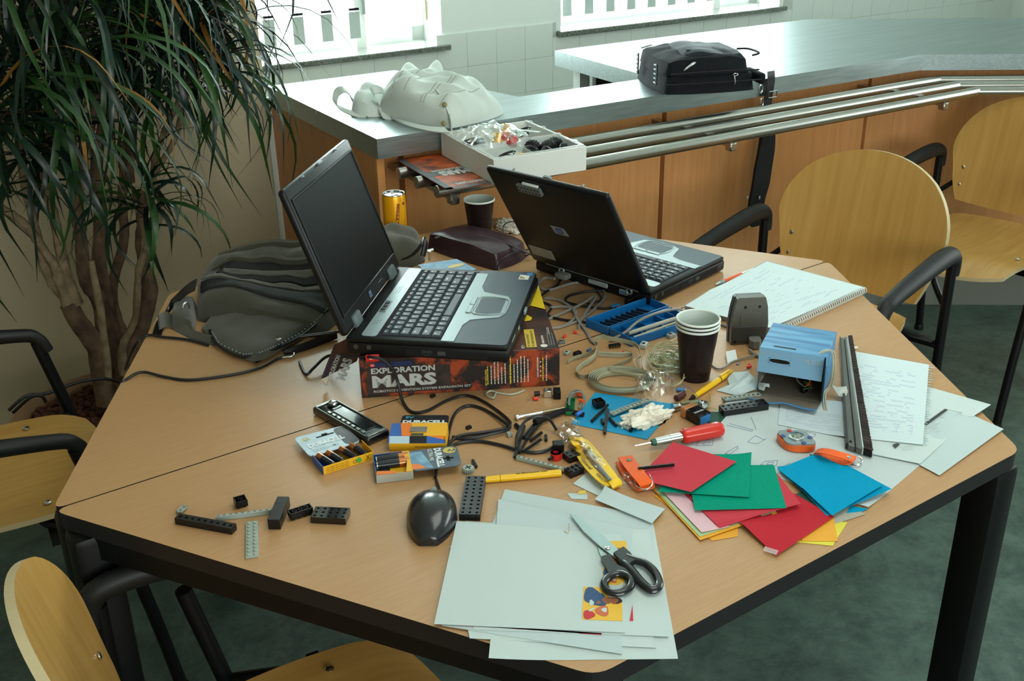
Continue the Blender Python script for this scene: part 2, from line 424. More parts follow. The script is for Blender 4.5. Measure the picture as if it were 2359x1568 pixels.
for s_ in (.42,):
    mb = MB(); mb.box((s_, -.13, RZ-.018), (.025, .30, .012), XW2); mb.rbox((s_, -.27, RZ-.028), (.03, .03, .03), .003, 1, XW2); mb.build('bracket', TUBE, rail).location -= rinv

# ================================================================== tables
EDGE = mat('black_edge_band', (24, 22, 24), .5)
def make_table(sgn, label):
    t = thing('trapezoid_table', label, 'table', (0, .35*sgn, 0), 0, 'trapezoid tables')
    off = Vector((0, -.35*sgn, 0))
    g = .0013*sgn
    s = .8
    out = [(-s, g), (s, g), (s/2, sgn*s*.866), (-s/2, sgn*s*.866)]
    if sgn < 0: out = out[::-1]
    ro = rounded(out, .022)
    m_ = MB(); m_.prism(ro, TZ-.026, TZ, mi=0, mside=1)
    m_.add([(x, y, TZ) for x, y in []], [])
    o = m_.build('tabletop', [TOPW, EDGE], t); o.location = off
    cx, cy = 0, sum(p[1] for p in out)/4
    ins = [Vector((p[0]*.955, cy+(p[1]-cy)*.92)) for p in out]
    for i in range(4):
        a, b = ins[i], ins[(i+1) % 4]; d = (b-a); L_ = d.length; X = frame((a.x, a.y, TZ-.026-.0205), (d.x, d.y, 0), (-d.y, d.x, 0))
        rv = (a+b)/2; far_ = sgn < 0 and abs(rv.x) < .05 and rv.y < -.5
        m_ = MB(); m_.rbox((L_/2, .03 if far_ else 0, .006 if far_ else 0), (L_-.03-(.06 if far_ else 0), .025, .029 if far_ else .041), .002, 1, X); m_.build('frame_rail', BLKMET, t).location = off
    for i, (x, y) in enumerate(ins):
        d = (Vector((0, cy))-Vector((x, y))).normalized()
        px_, py_ = x, y
        m_ = MB(); m_.rbox((px_, py_, (TZ-.026)/2), (.058, .058, TZ-.027), .012, 2); m_.build('leg', BLKMET, t).location = off
    return t
make_table(1, 'far trapezoid table with beech top and black legs, laptops standing on it')
make_table(-1, 'near trapezoid table with beech top and black legs, white papers and scissors on it')

# ================================================================== chairs
def sweep_panel(name, f, nu, nv, th, mats, parent, inside):
    """plywood shell: f(u,v)->(pos, normal); inside(u,v) outline handled by f"""
    m_ = MB(); n = (nu+1)*(nv+1); fr = []; bk = []
    for j in range(nv+1):
        for i in range(nu+1):
            p, q = f(i/nu*2-1, j/nv*2-1); fr.append(p+q*th/2); bk.append(p-q*th/2)
    fs = []
    idx = lambda i, j: j*(nu+1)+i
    for j in range(nv):
        for i in range(nu): fs.append((idx(i, j), idx(i+1, j), idx(i+1, j+1), idx(i, j+1)))
    m_.add(fr, fs, sm=True); m_.add(bk, [tuple(reversed(x)) for x in fs], sm=True)
    ring = [idx(i, 0) for i in range(nu)]+[idx(nu, j) for j in range(nv)]+[idx(i, nv) for i in range(nu, 0, -1)]+[idx(0, j) for j in range(nv, 0, -1)]
    ev = [fr[k] for k in ring]+[bk[k] for k in ring]; L_ = len(ring)
    m_.add(ev, [(k, (k+1) % L_, L_+(k+1) % L_, L_+k) for k in range(L_)], mi=1, sm=False)
    return m_.build(name, mats, parent)
def sq2disc(u, v, p=.78):
    # square -> rounded square
    x = u*math.sqrt(1-v*v/2); y = v*math.sqrt(1-u*u/2)
    return x*p+u*(1-p), y*p+v*(1-p)
def make_chair(label, loc, rz, pad_len=.30, attach=None, low=0.0):
    t = thing('armchair', label, 'chair', loc, rz, 'beech plywood armchairs')
    def seat(u, v):
        x, y = sq2disc(u, v, .5)
        X_ = .02+x*.235; Y_ = y*(.22 - .012*(1-x))
        z = .45 - .035*max(0, x-.55)**2*6 - .012*(1-y*y)*(1-abs(x))
        return Vector((X_, Y_, z)), Vector((0, 0, 1))
    sweep_panel('seat', seat, 18, 14, .011, [PLY, PLYE], t, None)
    def back(u, v):
        x, y = sq2disc(u, v, .96 if v > 0 else .96-.66*min(1, -v*1.6))
        z = .660 + y*.178
        wid = .232*(1-.13*max(0, -y)**1.2)
        Y_ = x*wid
        X_ = -.215 - (z-.5)*.20 + .045*(abs(x)**2)*.9
        return Vector((X_, Y_, z)), Vector((1, -.35*x, .2)).normalized()
    sweep_panel('backrest', back, 18, 16, .011, [PLY, PLYE], t, None)
    for sy in (-1, 1):
        yy = sy*.262
        m_ = MB()
        zr, zf = .644, .616
        xr, xf = -.19, -.19+pad_len
        at_ = xf if attach is None else -.19+attach
        m_.tube([(xr-.03, yy, 0.004), (xr, yy, .3), (xr+.006, yy, zr-.02)], .0125, 10, res=4)
        m_.build('rear_leg', BLKMET, t)
        m_ = MB(); m_.tube([(at_+.115, yy, .004), (at_+.075, yy, .28), (at_+.01, yy, zf-.012)], .0125, 10, res=4)
        m_.build('front_leg', BLKMET, t)
        m_ = MB()
        m_.tube([(xr-.006, yy, zr-.05), (xr-.004, yy, zr-.02), (xr+.015, yy, zr+.004), (xr+.10, yy, zr+.008), (xf-.03, yy, zf+.012), (xf+.012, yy, zf-.004), (xf+.028, yy, zf-.035)], [.019, .021, .024, .024, .019, .018, .016], 12, flat=.75, res=5)
        m_.build('armrest', RUB, t)
        m_ = MB(); m_.tube([(xr, yy, .40), (xr+.01, sy*.20, .415), (xr+.02, sy*.15, .425)], .010, 8); m_.build('seat_support', BLKMET, t)
        m_ = MB(); m_.tube([(at_+.05, yy, .42), (.10, sy*.20, .428), (.08, sy*.15, .430)], .010, 8); m_.build('seat_support', BLKMET, t)
        m_ = MB(); m_.tube([(xr, yy, .5), (-.225, sy*.205, .56), (-.245, sy*.19, .62)], .008, 8); m_.build('back_support', BLKMET, t)
        for z_ in (.545, .60):
            m_ = MB(); m_.lathe([(.006, 0), (.006, .002), (.003, .004)], 10, frame((-.215-(z_-.5)*.2+.034, sy*.186, z_), (0, 1, 0), (-.2, 0, 1))); m_.build('bolt', CHROME, t)
        for x_ in (.10,):
            m_ = MB(); m_.lathe([(.007, 0), (.007, .002), (.004, .004)], 10, Matrix.Translation((x_, sy*.165, .4555))); m_.build('bolt', CHROME, t)
        for x_, z_ in ((xr-.03, .004), (at_+.115, .004)):
            m_ = MB(); m_.lathe([(.016, 0), (.016, .012), (.0135, .02)], 10, Matrix.Translation((x_, yy, 0))); m_.build('foot_cap', BLK, t)
    m_ = MB(); m_.box((-.17, 0, .412), (.02, .5, .012)); m_.box((.10, 0, .418), (.02, .5, .012)); m_.build('cross_bar', BLKMET, t)
    return t
make_chair('beech plywood armchair at the right side of the table, backrest in full view', (1.045, .226, 0), R(191), .34)
make_chair('beech plywood armchair at the right edge, standing against the counter', (1.944, .339, 0), R(186), .34)
make_chair('beech plywood armchair at the left edge, its seat tucked toward the potted plant', (-.82, .69, 0), R(-6), .34)
make_chair('beech plywood armchair in the bottom left corner, nearest the viewer', (-.622, -.362, 0), R(-5), .30, .11)

# ================================================================== laptops
KEYM = mat('key_black', (48, 58, 64), .5)
KEYT = mat('key_print', (190, 196, 196), .6)
SCRN = mat('lcd_screen_off', (12, 17, 18), .45, spec=.14)
STK = mat('sticker_white', (205, 210, 205), .5)
BLUEI = mat('logo_blue', (50, 74, 150), .5)
GREENI = mat('logo_green', (80, 160, 70), .5); ORI = mat('logo_orange', (225, 110, 40), .5)
def logo_hp(name, X, w_, h, parent, slant=.3):
    m_ = MB(); m_.prism([(-w_/2-h*slant/2, -h/2), (w_/2-h*slant/2, -h/2), (w_/2+h*slant/2, h/2), (-w_/2+h*slant/2, h/2)], 0, .0008, X)
    r = h*.42
    m_.add([(0, 0, .0011)]+[(r*1.15*math.cos(a*.3142), r*math.sin(a*.3142), .0011) for a in range(20)], [(0, 1+k, 1+(k+1) % 20) for k in range(20)], X, 1)
    text(m_, 'hp', X, -r*.72, -r*.72, r*1.44, r*1.5, .0015, 0, .01, .25)
    return m_.build(name, [SILV, BLUEI], parent)
def make_laptop(label, loc, rz, W, D, tl, L_, extra):
    t = thing('laptop', label, 'laptop', loc, rz, None)
    h = W/2
    m_ = MB(); m_.rbox((D/2, 0, .013), (D, W, .022), .005, 2); m_.rbox((D/2-.002, 0, .0275), (D-.002, W-.002, .009), .0035, 2); m_.build('base', BLK, t)
    ky = W*.445
    m_ = MB(); m_.prism(rounded([(.022, -h+.010), (.048, -h+.010), (.048, h-.010), (.022, h-.010)], .008), .0315, .0327); m_.build('speaker_strip', SILV, t)
    m_ = MB(); m_.prism(rounded([(.160, -h+.003), (D-.004, -h+.003), (D-.004, h-.003), (.160, h-.003)], .01), .0315, .0324); m_.build('palm_rest', DKBLUE, t)
    def deck_out():
        c = -.008
        pts = [(.156, -h+.006), (.177, -h+.006), (.178, c-.085), (.186, c-.062), (.212, c-.052), (.232, c-.046), (.240, c-.028), (.241, c), (.240, c+.028), (.232, c+.046), (.212, c+.052), (.186, c+.062), (.178, c+.085), (.177, h-.022), (.156, h-.022)]
        return pts
    m_ = MB(); m_.prism(deck_out(), .0322, .0333); m_.build('silver_trim', SILV, t)
    m_ = MB(); m_.prism([(.048, -ky-.004), (.158, -ky-.004), (.158, ky+.004), (.048, ky+.004)], .0315, .0322); m_.build('keyboard_well', BLKM, t)
    m_ = MB(); m_.tube([(.186, -.045, .0335), (.232, -.04, .0335), (.236, -.008, .0335), (.232, .024, .0335), (.186, .029, .0335), (.184, -.008, .0335)], .0013, 6, closed=True, res=4); m_.build('touchpad_rim', SILV, t)
    m_ = MB(); m_.prism(rounded([(.187, -.042), (.231, -.042), (.231, .026), (.187, .026)], .009), .0330, .0336); m_.build('touchpad', DKBLUE, t)
    for yy in (-.026, .010):
        m_ = MB(); m_.rbox((.1765, yy, .0338), (.009, .034, .002), .0015, 1); m_.build('touchpad_button', SILV, t)
    U = 2*ky/16.0; x = .055
    rows = [(.011, [1]*16), (.0175, [1]*13+[2, 1]), (.0175, [1.5]+[1]*12+[1.5, 1]), (.0175, [1.75]+[1]*11+[2.25, 1]), (.0175, [2.25]+[1]*10+[1.75, 1, 1]), (.0175, [1.25, 1, 1, 1.25, 5.5, 1.25, 1, 1, 1.75, 1])]
    cache = {}
    for rh, ks in rows:
        y = -ky; tot = sum(ks)
        for k in ks:
            kw = k*U*16/tot; key = (round(kw, 5), rh)
            if key not in cache:
                a, b = kw/2-.0009, rh/2-.0009; m_ = MB()
                vs = [(-b, -a, 0), (b, -a, 0), (b, a, 0), (-b, a, 0)]+[(-b+.0018, -a+.002, .0032), (b-.0022, -a+.002, .0032), (b-.0022, a-.002, .0032), (-b+.0018, a-.002, .0032)]
                m_.add(vs, [(4, 5, 6, 7), (0, 1, 5, 4), (1, 2, 6, 5), (2, 3, 7, 6), (3, 0, 4, 7)])
                if k < 3: m_.add([(-b*.45, -a*.5, .0034), (b*.0, -a*.5, .0034), (b*.0, -a*.1, .0034), (-b*.45, -a*.1, .0034)], [(0, 1, 2, 3)], None, 1)
                o = m_.build('key', [KEYM, KEYT], t); cache[key] = o
            else:
                o = cache[key].copy(); COL.objects.link(o); o.parent = t
            o.location = (x+rh/2, y+kw/2, .0322); y += kw
        x += rh
    # lid
    d = Vector((-math.cos(tl), 0, math.sin(tl))); n = Vector((math.sin(tl), 0, math.cos(tl))); o0 = Vector((.006, 0, .032))
    X = frame(o0, (0, 1, 0), d)
    m_ = MB(); m_.rbox((0, L_/2+.003, -.008), (W-.002, L_, .014), .006, 3, X); m_.build('lid', BLK, t)
    m_ = MB(); m_.box((0, L_/2+.006, -.0006), (W-.028, L_-.052, .0012), X); s_ = m_.build('screen', SCRN, t)
    m_ = MB()
    for c, dd in [((0, L_-.018, 0), (W-.02, .004, .003)), ((0, .032, 0), (W-.02, .003, .003)), ((-W/2+.012, L_/2+.007, 0), (.003, L_-.05, .003)), ((W/2-.012, L_/2+.007, 0), (.003, L_-.05, .003))]: m_.rbox(c, dd, .001, 1, X)
    m_.build('screen_bezel', BLK, t)
    for yy in (-W*.33, W*.33):
        m_ = MB(); m_.rbox((yy, .010, -.002), (.034, .022, .012), .004, 2, X); m_.build('hinge_cover', mat('hinge_grey', (84, 96, 96), .45), t)
    logo_hp('logo_badge', X @ Matrix.Translation((-.02, .019, .0002)), .011, .010, t, .12)
    m_ = MB(); text(m_, 'COMPAQ', X, .03, .018, .022, .0028, .0004, 0, .02); m_.build('bezel_lettering', SILV, t)
    m_ = MB(); m_.rbox((0, L_+.001, 0), (.018, .004, .006), .001, 1, X); m_.rbox((-.085, L_+.001, 0), (.005, .003, .007), .001, 1, X); m_.rbox((.085, L_+.001, 0), (.005, .003, .007), .001, 1, X); m_.build('lid_latch', SILV, t)['kind'] = 'stuff'
    # volume buttons and status marks on the speaker strip
    m_ = MB(); m_.tube([(.030, -.055, .0327), (.030, -.008, .0327)], .0058, 12, flat=.3, side=Vector((1, 0, 0))); m_.build('button_rim', mat('rim_grey', (96, 106, 106), .4), t)
    for k in range(3):
        m_ = MB(); m_.rbox((.030, -.046+k*.014, .0345), (.007, .010, .0025), .001, 1); m_.build('volume_button', BLK, t)
    m_ = MB()
    for k in range(10): m_.rbox((.031+(k % 2)*.004, .030+k*.0036, .0328), (.0012, .0024, .0004), .0001, 1)
    for k in range(6): m_.rbox((.030+(k % 3)*.004, -.105+k*.003, .0328), (.0018, .0018, .0004), .0001, 1)
    m_.build('speaker_slots', BLK, t)['kind'] = 'stuff'
    # sticker pair on the palm rest
    m_ = MB(); m_.box((D-.022, h-.030, .0326), (.018, .022, .0004)); 
    for k, mi in enumerate((1, 2, 3, 4)): m_.box((D-.027+(k % 2)*.005, h-.036+(k//2)*.006, .03285), (.0045, .005, .0002), None, mi)
    m_.build('licence_sticker', [STK, ORI, GREENI, BLUEI, mat('logo_yellow', (230, 200, 60), .5)], t)
    m_ = MB(); m_.box((D-.014, h-.014, .0326), (.011, .014, .0004)); m_.build('chip_sticker', mat('sticker_blue', (60, 120, 170), .5), t)
    # near side of the base: jacks, drive tray and its print
    m_ = MB()
    for xx in (.016, .038): m_.lathe([(.0042, 0), (.0042, .0008), (.003, .0008), (.003, .0002)], 12, frame((xx, -h-.0002, .017), (1, 0, 0), (0, 0, 1)))
    m_.build('audio_jacks', mat('jack_brass', (84, 84, 74), .35, .6), t)['kind'] = 'stuff'
    Xs = frame((0, -h, 0), (1, 0, 0), (0, 0, 1))
    m_ = MB(); m_.rbox((.165, .013, .0), (.135, .013, .002), .0008, 1, Xs); m_.build('optical_drive', BLKM, t)
    m_ = MB(); text(m_, 'DVD', Xs, .126, .012, .017, .0055, .0014, 0, .02); text(m_, 'RW', Xs, .130, .0075, .009, .0028, .0014, 0, .0); m_.rbox((.158, .0135, .0011), (.013, .007, .0003), .0001, 1, Xs); m_.build('drive_lettering', mat('drive_print', (62, 68, 68), .5), t)
    # front edge details on the user's side
    m_ = MB(); m_.rbox((D+.001, 0, .024), (.004, .02, .008), .001, 1); m_.build('release_button', SILV, t)
    m_ = MB()
    for k in range(5): m_.rbox((D+.0002, -h+.035+k*.006, .025), (.001, .003, .003), .0004, 1)
    m_.rbox((D+.0002, -h+.10, .020), (.001, .010, .006), .0004, 1)
    m_.build('status_lights', GREYP, t)['kind'] = 'stuff'
    if extra:
        # rear ports
        m_ = MB(); m_.rbox((-.001, -.02, .016), (.004, .050, .010), .0015, 1); m_.build('parallel_port', GREYP, t)
        m_ = MB(); m_.rbox((-.001, -.085, .014), (.004, .022, .011), .0015, 1); m_.build('serial_port', GREYP, t)
        m_ = MB(); m_.rbox((-.0025, -.085, .014), (.002, .017, .007), .001, 1); m_.build('video_port', mat('port_blue', (70, 110, 150), .5), t)
        for yy in (.075, -.10):
            m_ = MB(); m_.tube([Vector((-.003+.0001*k, yy+.006*math.cos(k*.7854), .020+.006*math.sin(k*.7854))) for k in range(8)], .0022, 6, closed=True, res=2); m_.build('lock_slot', SILV, t)
        m_ = MB(); m_.rbox((-.001, -.115, .013), (.004, .013, .011), .001, 1); m_.build('network_socket', BLKM, t)
        m_ = MB(); m_.rbox((-.0005, .0, .0245), (.002, W*.8, .003), .001, 1); m_.build('rear_trim', SILV, t)
        XB = frame(o0+n*(-.0152), (0, -1, 0), d)
        logo_hp('lid_badge', XB @ Matrix.Translation((-.018, L_*.50, 0)), .034, .021, t, -.25)
        m_ = MB(); m_.box((-W*.5+.045, .042, .0003), (.062, .028, .0006), XB)
        for k in range(4): text(m_, 'liibm iilbn miiil bmniil', XB, -W*.5+.018, .032+k*.0058, .05, .0026, .0008, 1)
        m_.build('asset_label', [mat('label_aged', (150, 148, 134), .5), mat('label_print', (90, 92, 88), .6)], t)
    return t
lapL = make_laptop('open black laptop with its screen facing right, on top of the orange and black box', (-.1945, .1796, .811), R(-44.5), .328, .267, 1.2409, .255, False)
lapR = make_laptop('open black laptop seen from behind, with a grey perforated brick stuck on its lid', (.2982, .1872, .7405), R(12), .3016, .261, 1.0325, .266, True)

# ================================================================== building bricks
BBLK = mat('brick_black', (16, 16, 17), .32); BGRY = mat('brick_grey', (152, 163, 154), .35); BGRN = mat('brick_green', (10, 112, 62), .35); BRED = mat('brick_red', (196, 34, 26), .3); BYEL = mat('brick_yellow', (228, 176, 20), .3)
BDG = mat('brick_dark_grey', (96, 104, 102), .4)
HOLE = mat('brick_hole_dark', (8, 8, 9), .7)
P8 = .008
def ringcell(m_, cx, cy, z, a, b, r, depth, X, mi=0, mh=0, axis=None, n=8):
    """rectangular cell with a round hole of given depth"""
    sq = []
    for k in range(n):
        an_ = 2*math.pi*k/n; c, s = math.cos(an_), math.sin(an_); q = max(abs(c), abs(s)); sq.append((cx+a/2*c/q, cy+b/2*s/q, z))
    ci = [(cx+r*math.cos(2*math.pi*k/n), cy+r*math.sin(2*math.pi*k/n), z) for k in range(n)]
    lo = [(x, y, z-depth) for x, y, _ in ci]
    vs = sq+ci+lo
    fs = [(k, (k+1) % n, n+(k+1) % n, n+k) for k in range(n)]
    m_.add(vs, fs, X, mi)
    m_.add(ci+lo, [(k, (k+1) % n, n+(k+1) % n, n+k) for k in range(n)]+[tuple(range(n, 2*n))], X, mh)
def brick(name, label, p0, p1, nx, ny, H, kind, mtl, cat='brick', h=0.0, group=None, tilt=0.0, sidehole=False, smooth_seam=False, parent=None, width=None):
    """p0,p1: pixel ends of the long axis at table height h"""
    a, b = at(*p0, h), at(*p1, h)
    c = (a+b)/2; d = (b-a); P8 = .008 if kind != 'hole' else max(.0076, min(.0096, d.length/nx)); L_ = nx*P8; W_ = ny*P8 if width is None else width
    rz = math.atan2(d.y, d.x)
    t = thing(name, label, cat, (c.x, c.y, TZ+h+.0002), rz, group)
    if tilt: t.rotation_euler = (tilt, 0, rz)
    x0, y0 = -L_/2, -W_/2; py = W_/ny
    m_ = MB()
    if kind == 'hole':
        # walls and a pierced top
        m_.add([(x0, y0, 0), (-x0, y0, 0), (-x0, -y0, 0), (x0, -y0, 0), (x0, y0, H), (-x0, y0, H), (-x0, -y0, H), (x0, -y0, H)], [(3, 2, 1, 0), (0, 1, 5, 4), (1, 2, 6, 5), (2, 3, 7, 6), (3, 0, 4, 7)])
        for i in range(nx):
            for j in range(ny): ringcell(m_, x0+P8*(i+.5), y0+py*(j+.5), H, P8, py, .0021 if width is None or width > .02 else .0024, H*.8, None, 0, 1)
        m_.build('brick_body', [mtl, HOLE], t)
        for j in range(ny):
            e = MB(); e.rbox((x0-.0002, y0+py*(j+.5), H/2), (.0008, py*.5, H*.6), .0003, 1); e.build('end_stud', mtl, t) if j == 0 else None
        if smooth_seam:
            e = MB(); e.box((x0+P8*6, 0, H/2), (.0004, W_+.0003, H+.0003)); e.build('joint_line', HOLE, t)
    elif kind == 'stud':
        m_.rbox((0, 0, H/2), (L_, W_, H), .0003, 1); m_.build('brick_body', mtl, t)
        st = None
        for i in range(nx):
            for j in range(ny):
                if st is None:
                    s_ = MB(); s_.lathe([(.0024, 0), (.0024, .0015), (.0021, .0018)], 12); st = s_.build('stud', mtl, t); o = st
                else: o = st.copy(); COL.objects.link(o); o.parent = t
                o.location = (x0+P8*(i+.5), y0+py*(j+.5), H)
    elif kind == 'under':
        # lying on its studs: open underside up, tubes inside
        w_ = .0013; z0 = .0017
        for sx in (-1, 1): m_.box((sx*(L_/2-w_/2), 0, z0+H/2), (w_, W_, H)); m_.box((0, sx*(W_/2-w_/2), z0+H/2), (L_, w_, H))
        m_.box((0, 0, z0+.0006), (L_, W_, .0012))
        for i in range(nx):
            for j in range(ny): m_.lathe([(.0024, 0), (.0024, .0018)], 10, Matrix.Translation((x0+P8*(i+.5), y0+py*(j+.5), 0)))
        m_.build('brick_shell', mtl, t)
        if ny > 1:
            tb = None
            for i in range(nx-1):
                for j in range(ny-1):
                    if tb is None:
                        s_ = MB(); s_.lathe([(.0032, z0+.001), (.0032, z0+H), (.0024, z0+H), (.0024, z0+.001)], 12, cap0=False, cap1=False); tb = s_.build('inner_tube', mtl, t); o = tb
                    else: o = tb.copy(); COL.objects.link(o); o.parent = t
                    o.location = (x0+P8*(i+1), y0+py*(j+1), 0)
        else:
            for i in range(nx-1):
                s_ = MB(); s_.lathe([(.0022, z0+.001), (.0022, z0+H-.0004), (.001, z0+H-.0004)], 10, Matrix.Translation((x0+P8*(i+1), 0, 0))); s_.build('inner_pin', mtl, t)
    elif kind == 'notched':
        m_.rbox((0, 0, H/2), (L_, W_, H), .0004, 1); m_.build('brick_body', mtl, t)
        for i in range(nx):
            s_ = MB(); s_.rbox((x0+P8*(i+.5), 0, H), (P8*.45, W_*.55, .0008), .0002, 1); s_.build('notch', BDG, t)
    elif kind == 'smooth':
        for i, (q0, q1) in enumerate(((x0, x0+L_*.70), (x0+L_*.70+.0003, -x0))):
            s_ = MB(); s_.rbox(((q0+q1)/2, 0, H/2), (q1-q0, W_, H), .0004, 1); s_.build('brick_body', mtl, t)
    return t
brick('perforated_beam', 'black beam with nine round holes, leftmost on the near table', (402, 1200), (549, 1227), 9, 1, .0096, 'hole', BBLK, 'beam', width=.0125, smooth_seam=True)
brick('plate_brick', 'tiny pale grey plate lying underside up by the left end of the nine-hole black beam', (411, 1186), (428, 1170), 2, 1, .0032, 'under', BGRY, 'brick')
brick('small_brick', 'small black two by two brick lying underside up behind the grey strip', (541, 1168), (570, 1160), 2, 2, .0096, 'under', BBLK, 'brick')
brick('plate_brick', 'pale grey one by ten plate standing on edge, slid under the long smooth black block', (500, 1199), (634, 1182), 10, 1, .0075, 'notched', BGRY, 'brick', width=.0040)
brick('plate_brick', 'pale grey two by ten studded plate lying upright toward the table edge', (581, 1287), (581, 1204), 10, 2, .0032, 'stud', BGRY, 'brick')
brick('smooth_block', 'smooth black block of two joined bricks lying across the grey strip', (631, 1224), (657, 1161), 7, 1, .0155, 'smooth', BBLK, 'brick', width=.0165)
brick('open_brick', 'black two by four brick lying underside up, three round tubes showing', (668, 1196), (718, 1180), 4, 2, .0096, 'under', BBLK, 'brick', width=.0125)
brick('glossy_brick', 'glossy black block with three rows of five holes catching the light', (722, 1192), (803, 1196), 5, 3, .0096, 'hole', mat('brick_wet_black', (14, 14, 15), .06, coat=.6), 'brick', width=.026)
brick('hole_block', 'tall black block with three columns of ten holes next to the mouse', (1082, 1199), (1097, 1110), 10, 3, .010, 'hole', BBLK, 'brick', width=.0285)
brick('beam_brick', 'grey notched bar above the yellow felt-tip pen', (1190, 1058), (1304, 1088), 10, 1, .006, 'notched', BGRY, 'brick', width=.0055)
brick('studded_block', 'black studded block touching the tip of the yellow felt-tip pen', (1300, 1100), (1345, 1082), 3, 2, .0096, 'stud', BBLK, 'brick')
brick('hinge_block', 'black block behind the yellow lanyard pouch, beside the red ring part', (1302, 1062), (1330, 1052), 2, 2, .0096, 'hole', BBLK, 'brick')
brick('green_brick', 'green plate brick stood on its side beside the small grey wire bundle', (1312, 962), (1316, 922), 6, 2, .006, 'under', BGRN, 'brick', width=.014)
brick('cube_brick', 'black two by two brick lying underside up on the blue sheet', (1364, 940), (1394, 932), 2, 2, .0096, 'under', BBLK, 'brick', h=.0015)
brick('liftarm_plate', 'long grey plate with round holes lying on the blue sheet', (1408, 958), (1494, 925), 10, 1, .0032, 'under', BGRY, 'brick', h=.0018, width=.0095)
brick('liftarm_plate', 'grey plate with ring-shaped tubes behind the sixteen-hole black block', (1660, 925), (1755, 913), 8, 1, .0042, 'under', BGRY, 'brick', width=.011)
brick('hole_block', 'black block with two rows of eight holes on the drawing sheet', (1656, 953), (1769, 936), 8, 2, .0096, 'hole', BBLK, 'brick', h=.0012, width=.020)
brick('studded_plate', 'grey studded plate peeking out behind the crumpled tissue', (1440, 972), (1492, 945), 5, 1, .0032, 'stud', BGRY, 'brick', h=.003)
brick('studded_plate', 'grey studded plate under the near edge of the crumpled tissue', (1424, 976), (1452, 990), 3, 1, .0032, 'stud', BGRY, 'brick', h=.0018)
brick('stud_brick', 'tiny grey one-stud brick between the black cable loops and the axle pile', (1166, 1006), (1182, 1003), 1, 1, .0065, 'smooth', BGRY, 'brick')
# red ring connector
t = thing('ring_connector', 'red plastic ring connector with a black pin beside the yellow pouch', 'brick', at(1281, 1056))
m_ = MB(); m_.lathe([(.0085, 0), (.0085, .011), (.0045, .011), (.0045, 0)], 16, cap0=False, cap1=False); m_.lathe([(.0085, 0), (.0045, 0)], 16, cap0=False, cap1=False); m_.lathe([(.0085, .011), (.0045, .011)], 16, cap0=False, cap1=False); m_.build('ring', BRED, t)
m_ = MB(); m_.cyl((-.016, -.004, .006), (.010, .003, .007), .0024, n=8); m_.build('pin', BBLK, t)
# perforated piece on the laptop lid
d_ = Vector((-math.cos(1.0325), 0, math.sin(1.0325))); n_ = Vector((math.sin(1.0325), 0, math.cos(1.0325)))
t = thing('perforated_brick', 'grey brick with two rows of seven holes stuck on the lid of the right laptop', 'brick', lapR.matrix_basis.translation, 0)
t.location = (.2982, .1872, .7405); t.rotation_euler = (0, 0, R(12))
X = frame(Vector((.006, 0, .032))+n_*(-.0152), (0, -1, 0), d_)
m_ = MB(); cx, cy = -.042, .242
m_.add([(cx-.029, cy-.009, 0), (cx+.029, cy-.009, 0), (cx+.029, cy+.009, 0), (cx-.029, cy+.009, 0), (cx-.029, cy-.009, .007), (cx+.029, cy-.009, .007), (cx+.029, cy+.009, .007), (cx-.029, cy+.009, .007)], [(3, 2, 1, 0), (0, 1, 5, 4), (1, 2, 6, 5), (2, 3, 7, 6), (3, 0, 4, 7)], X)
for i in range(7):
    for j in range(2): ringcell(m_, cx-.029+.00829*(i+.5), cy-.009+.009*(j+.5), .007, .00829, .009, .0023, .006, X, 0, 1)
m_.build('brick_body', [BDG, HOLE], t)
m_ = MB(); m_.rbox((cx+.006, cy+.0125, .0025), (.040, .0045, .005), .0008, 1, X); m_.build('white_strip', WHITE, t)

# axles, bushes, gear
def axle(label, p0, p1, h0=.0027, h1=None, r=.0024, name='axle', mtl=None, group='loose black axles'):
    m_ = MB(); a, b = at(*p0, h0), at(*p1, h0 if h1 is None else h1)
    c = (a+b)/2
    X = frame(a, b-a, Vector((0, 0, 1)) if abs((b-a).normalized().z) < .9 else Vector((1, 0, 0))); L_ = (b-a).length
    w_ = r*.42
    cr = [(-w_, -r), (w_, -r), (w_, -w_), (r, -w_), (r, w_), (w_, w_), (w_, r), (-w_, r), (-w_, w_), (-r, w_), (-r, -w_), (-w_, -w_)]
    vs = [(0, y, z) for y, z in cr]+[(L_, y, z) for y, z in cr]
    m_.add(vs, [tuple(range(12)), tuple(range(12, 24))]+[(k, (k+1) % 12, 12+(k+1) % 12, 12+k) for k in range(12)], X)
    o = m_.build(name, mtl or BBLK, loc=c); return tag(o, label, 'axle', group)
AXL = 'black cross-shaped axle in the heap left of the lanyard pouch'
for a, b, l in [((1186, 1053), (1208, 980), 'longest black axle in the heap, nearest the grey notched bar'), ((1196, 1042), (1228, 985), 'black axle lying second from the left in the heap'), ((1204, 1040), (1246, 1012), 'black axle at the low right side of the heap'), ((1206, 1008), (1230, 978), 'short black axle in the middle of the heap'), ((1212, 1012), (1252, 966), 'black axle slanting up toward the screwdriver'), ((1222, 1014), (1248, 996), 'short black axle on the right flank of the heap')]:
    axle(l, a, b, .003+random.random()*.004)
axle('black axle lying left-slanting on the blue sheet below the two by two brick', (1363, 970), (1400, 932), .0042, .0075)
axle('black axle pointing straight toward the viewer on the blue sheet', (1393, 998), (1400, 942), .0042, .005)
axle('short black axle next to the tissue on the blue sheet', (1404, 962), (1420, 980), .0042)
axle('stubby black axle alone between the two others on the blue sheet', (1386, 966), (1391, 976), .0042)
axle('black axle lying across the red sheet with its end under the orange strap', (1470, 1079), (1553, 1070), .0185, .0185)
axle('stubby black axle standing alone left of the lanyard pouch', (1257, 1002), (1258, 1014), .003)
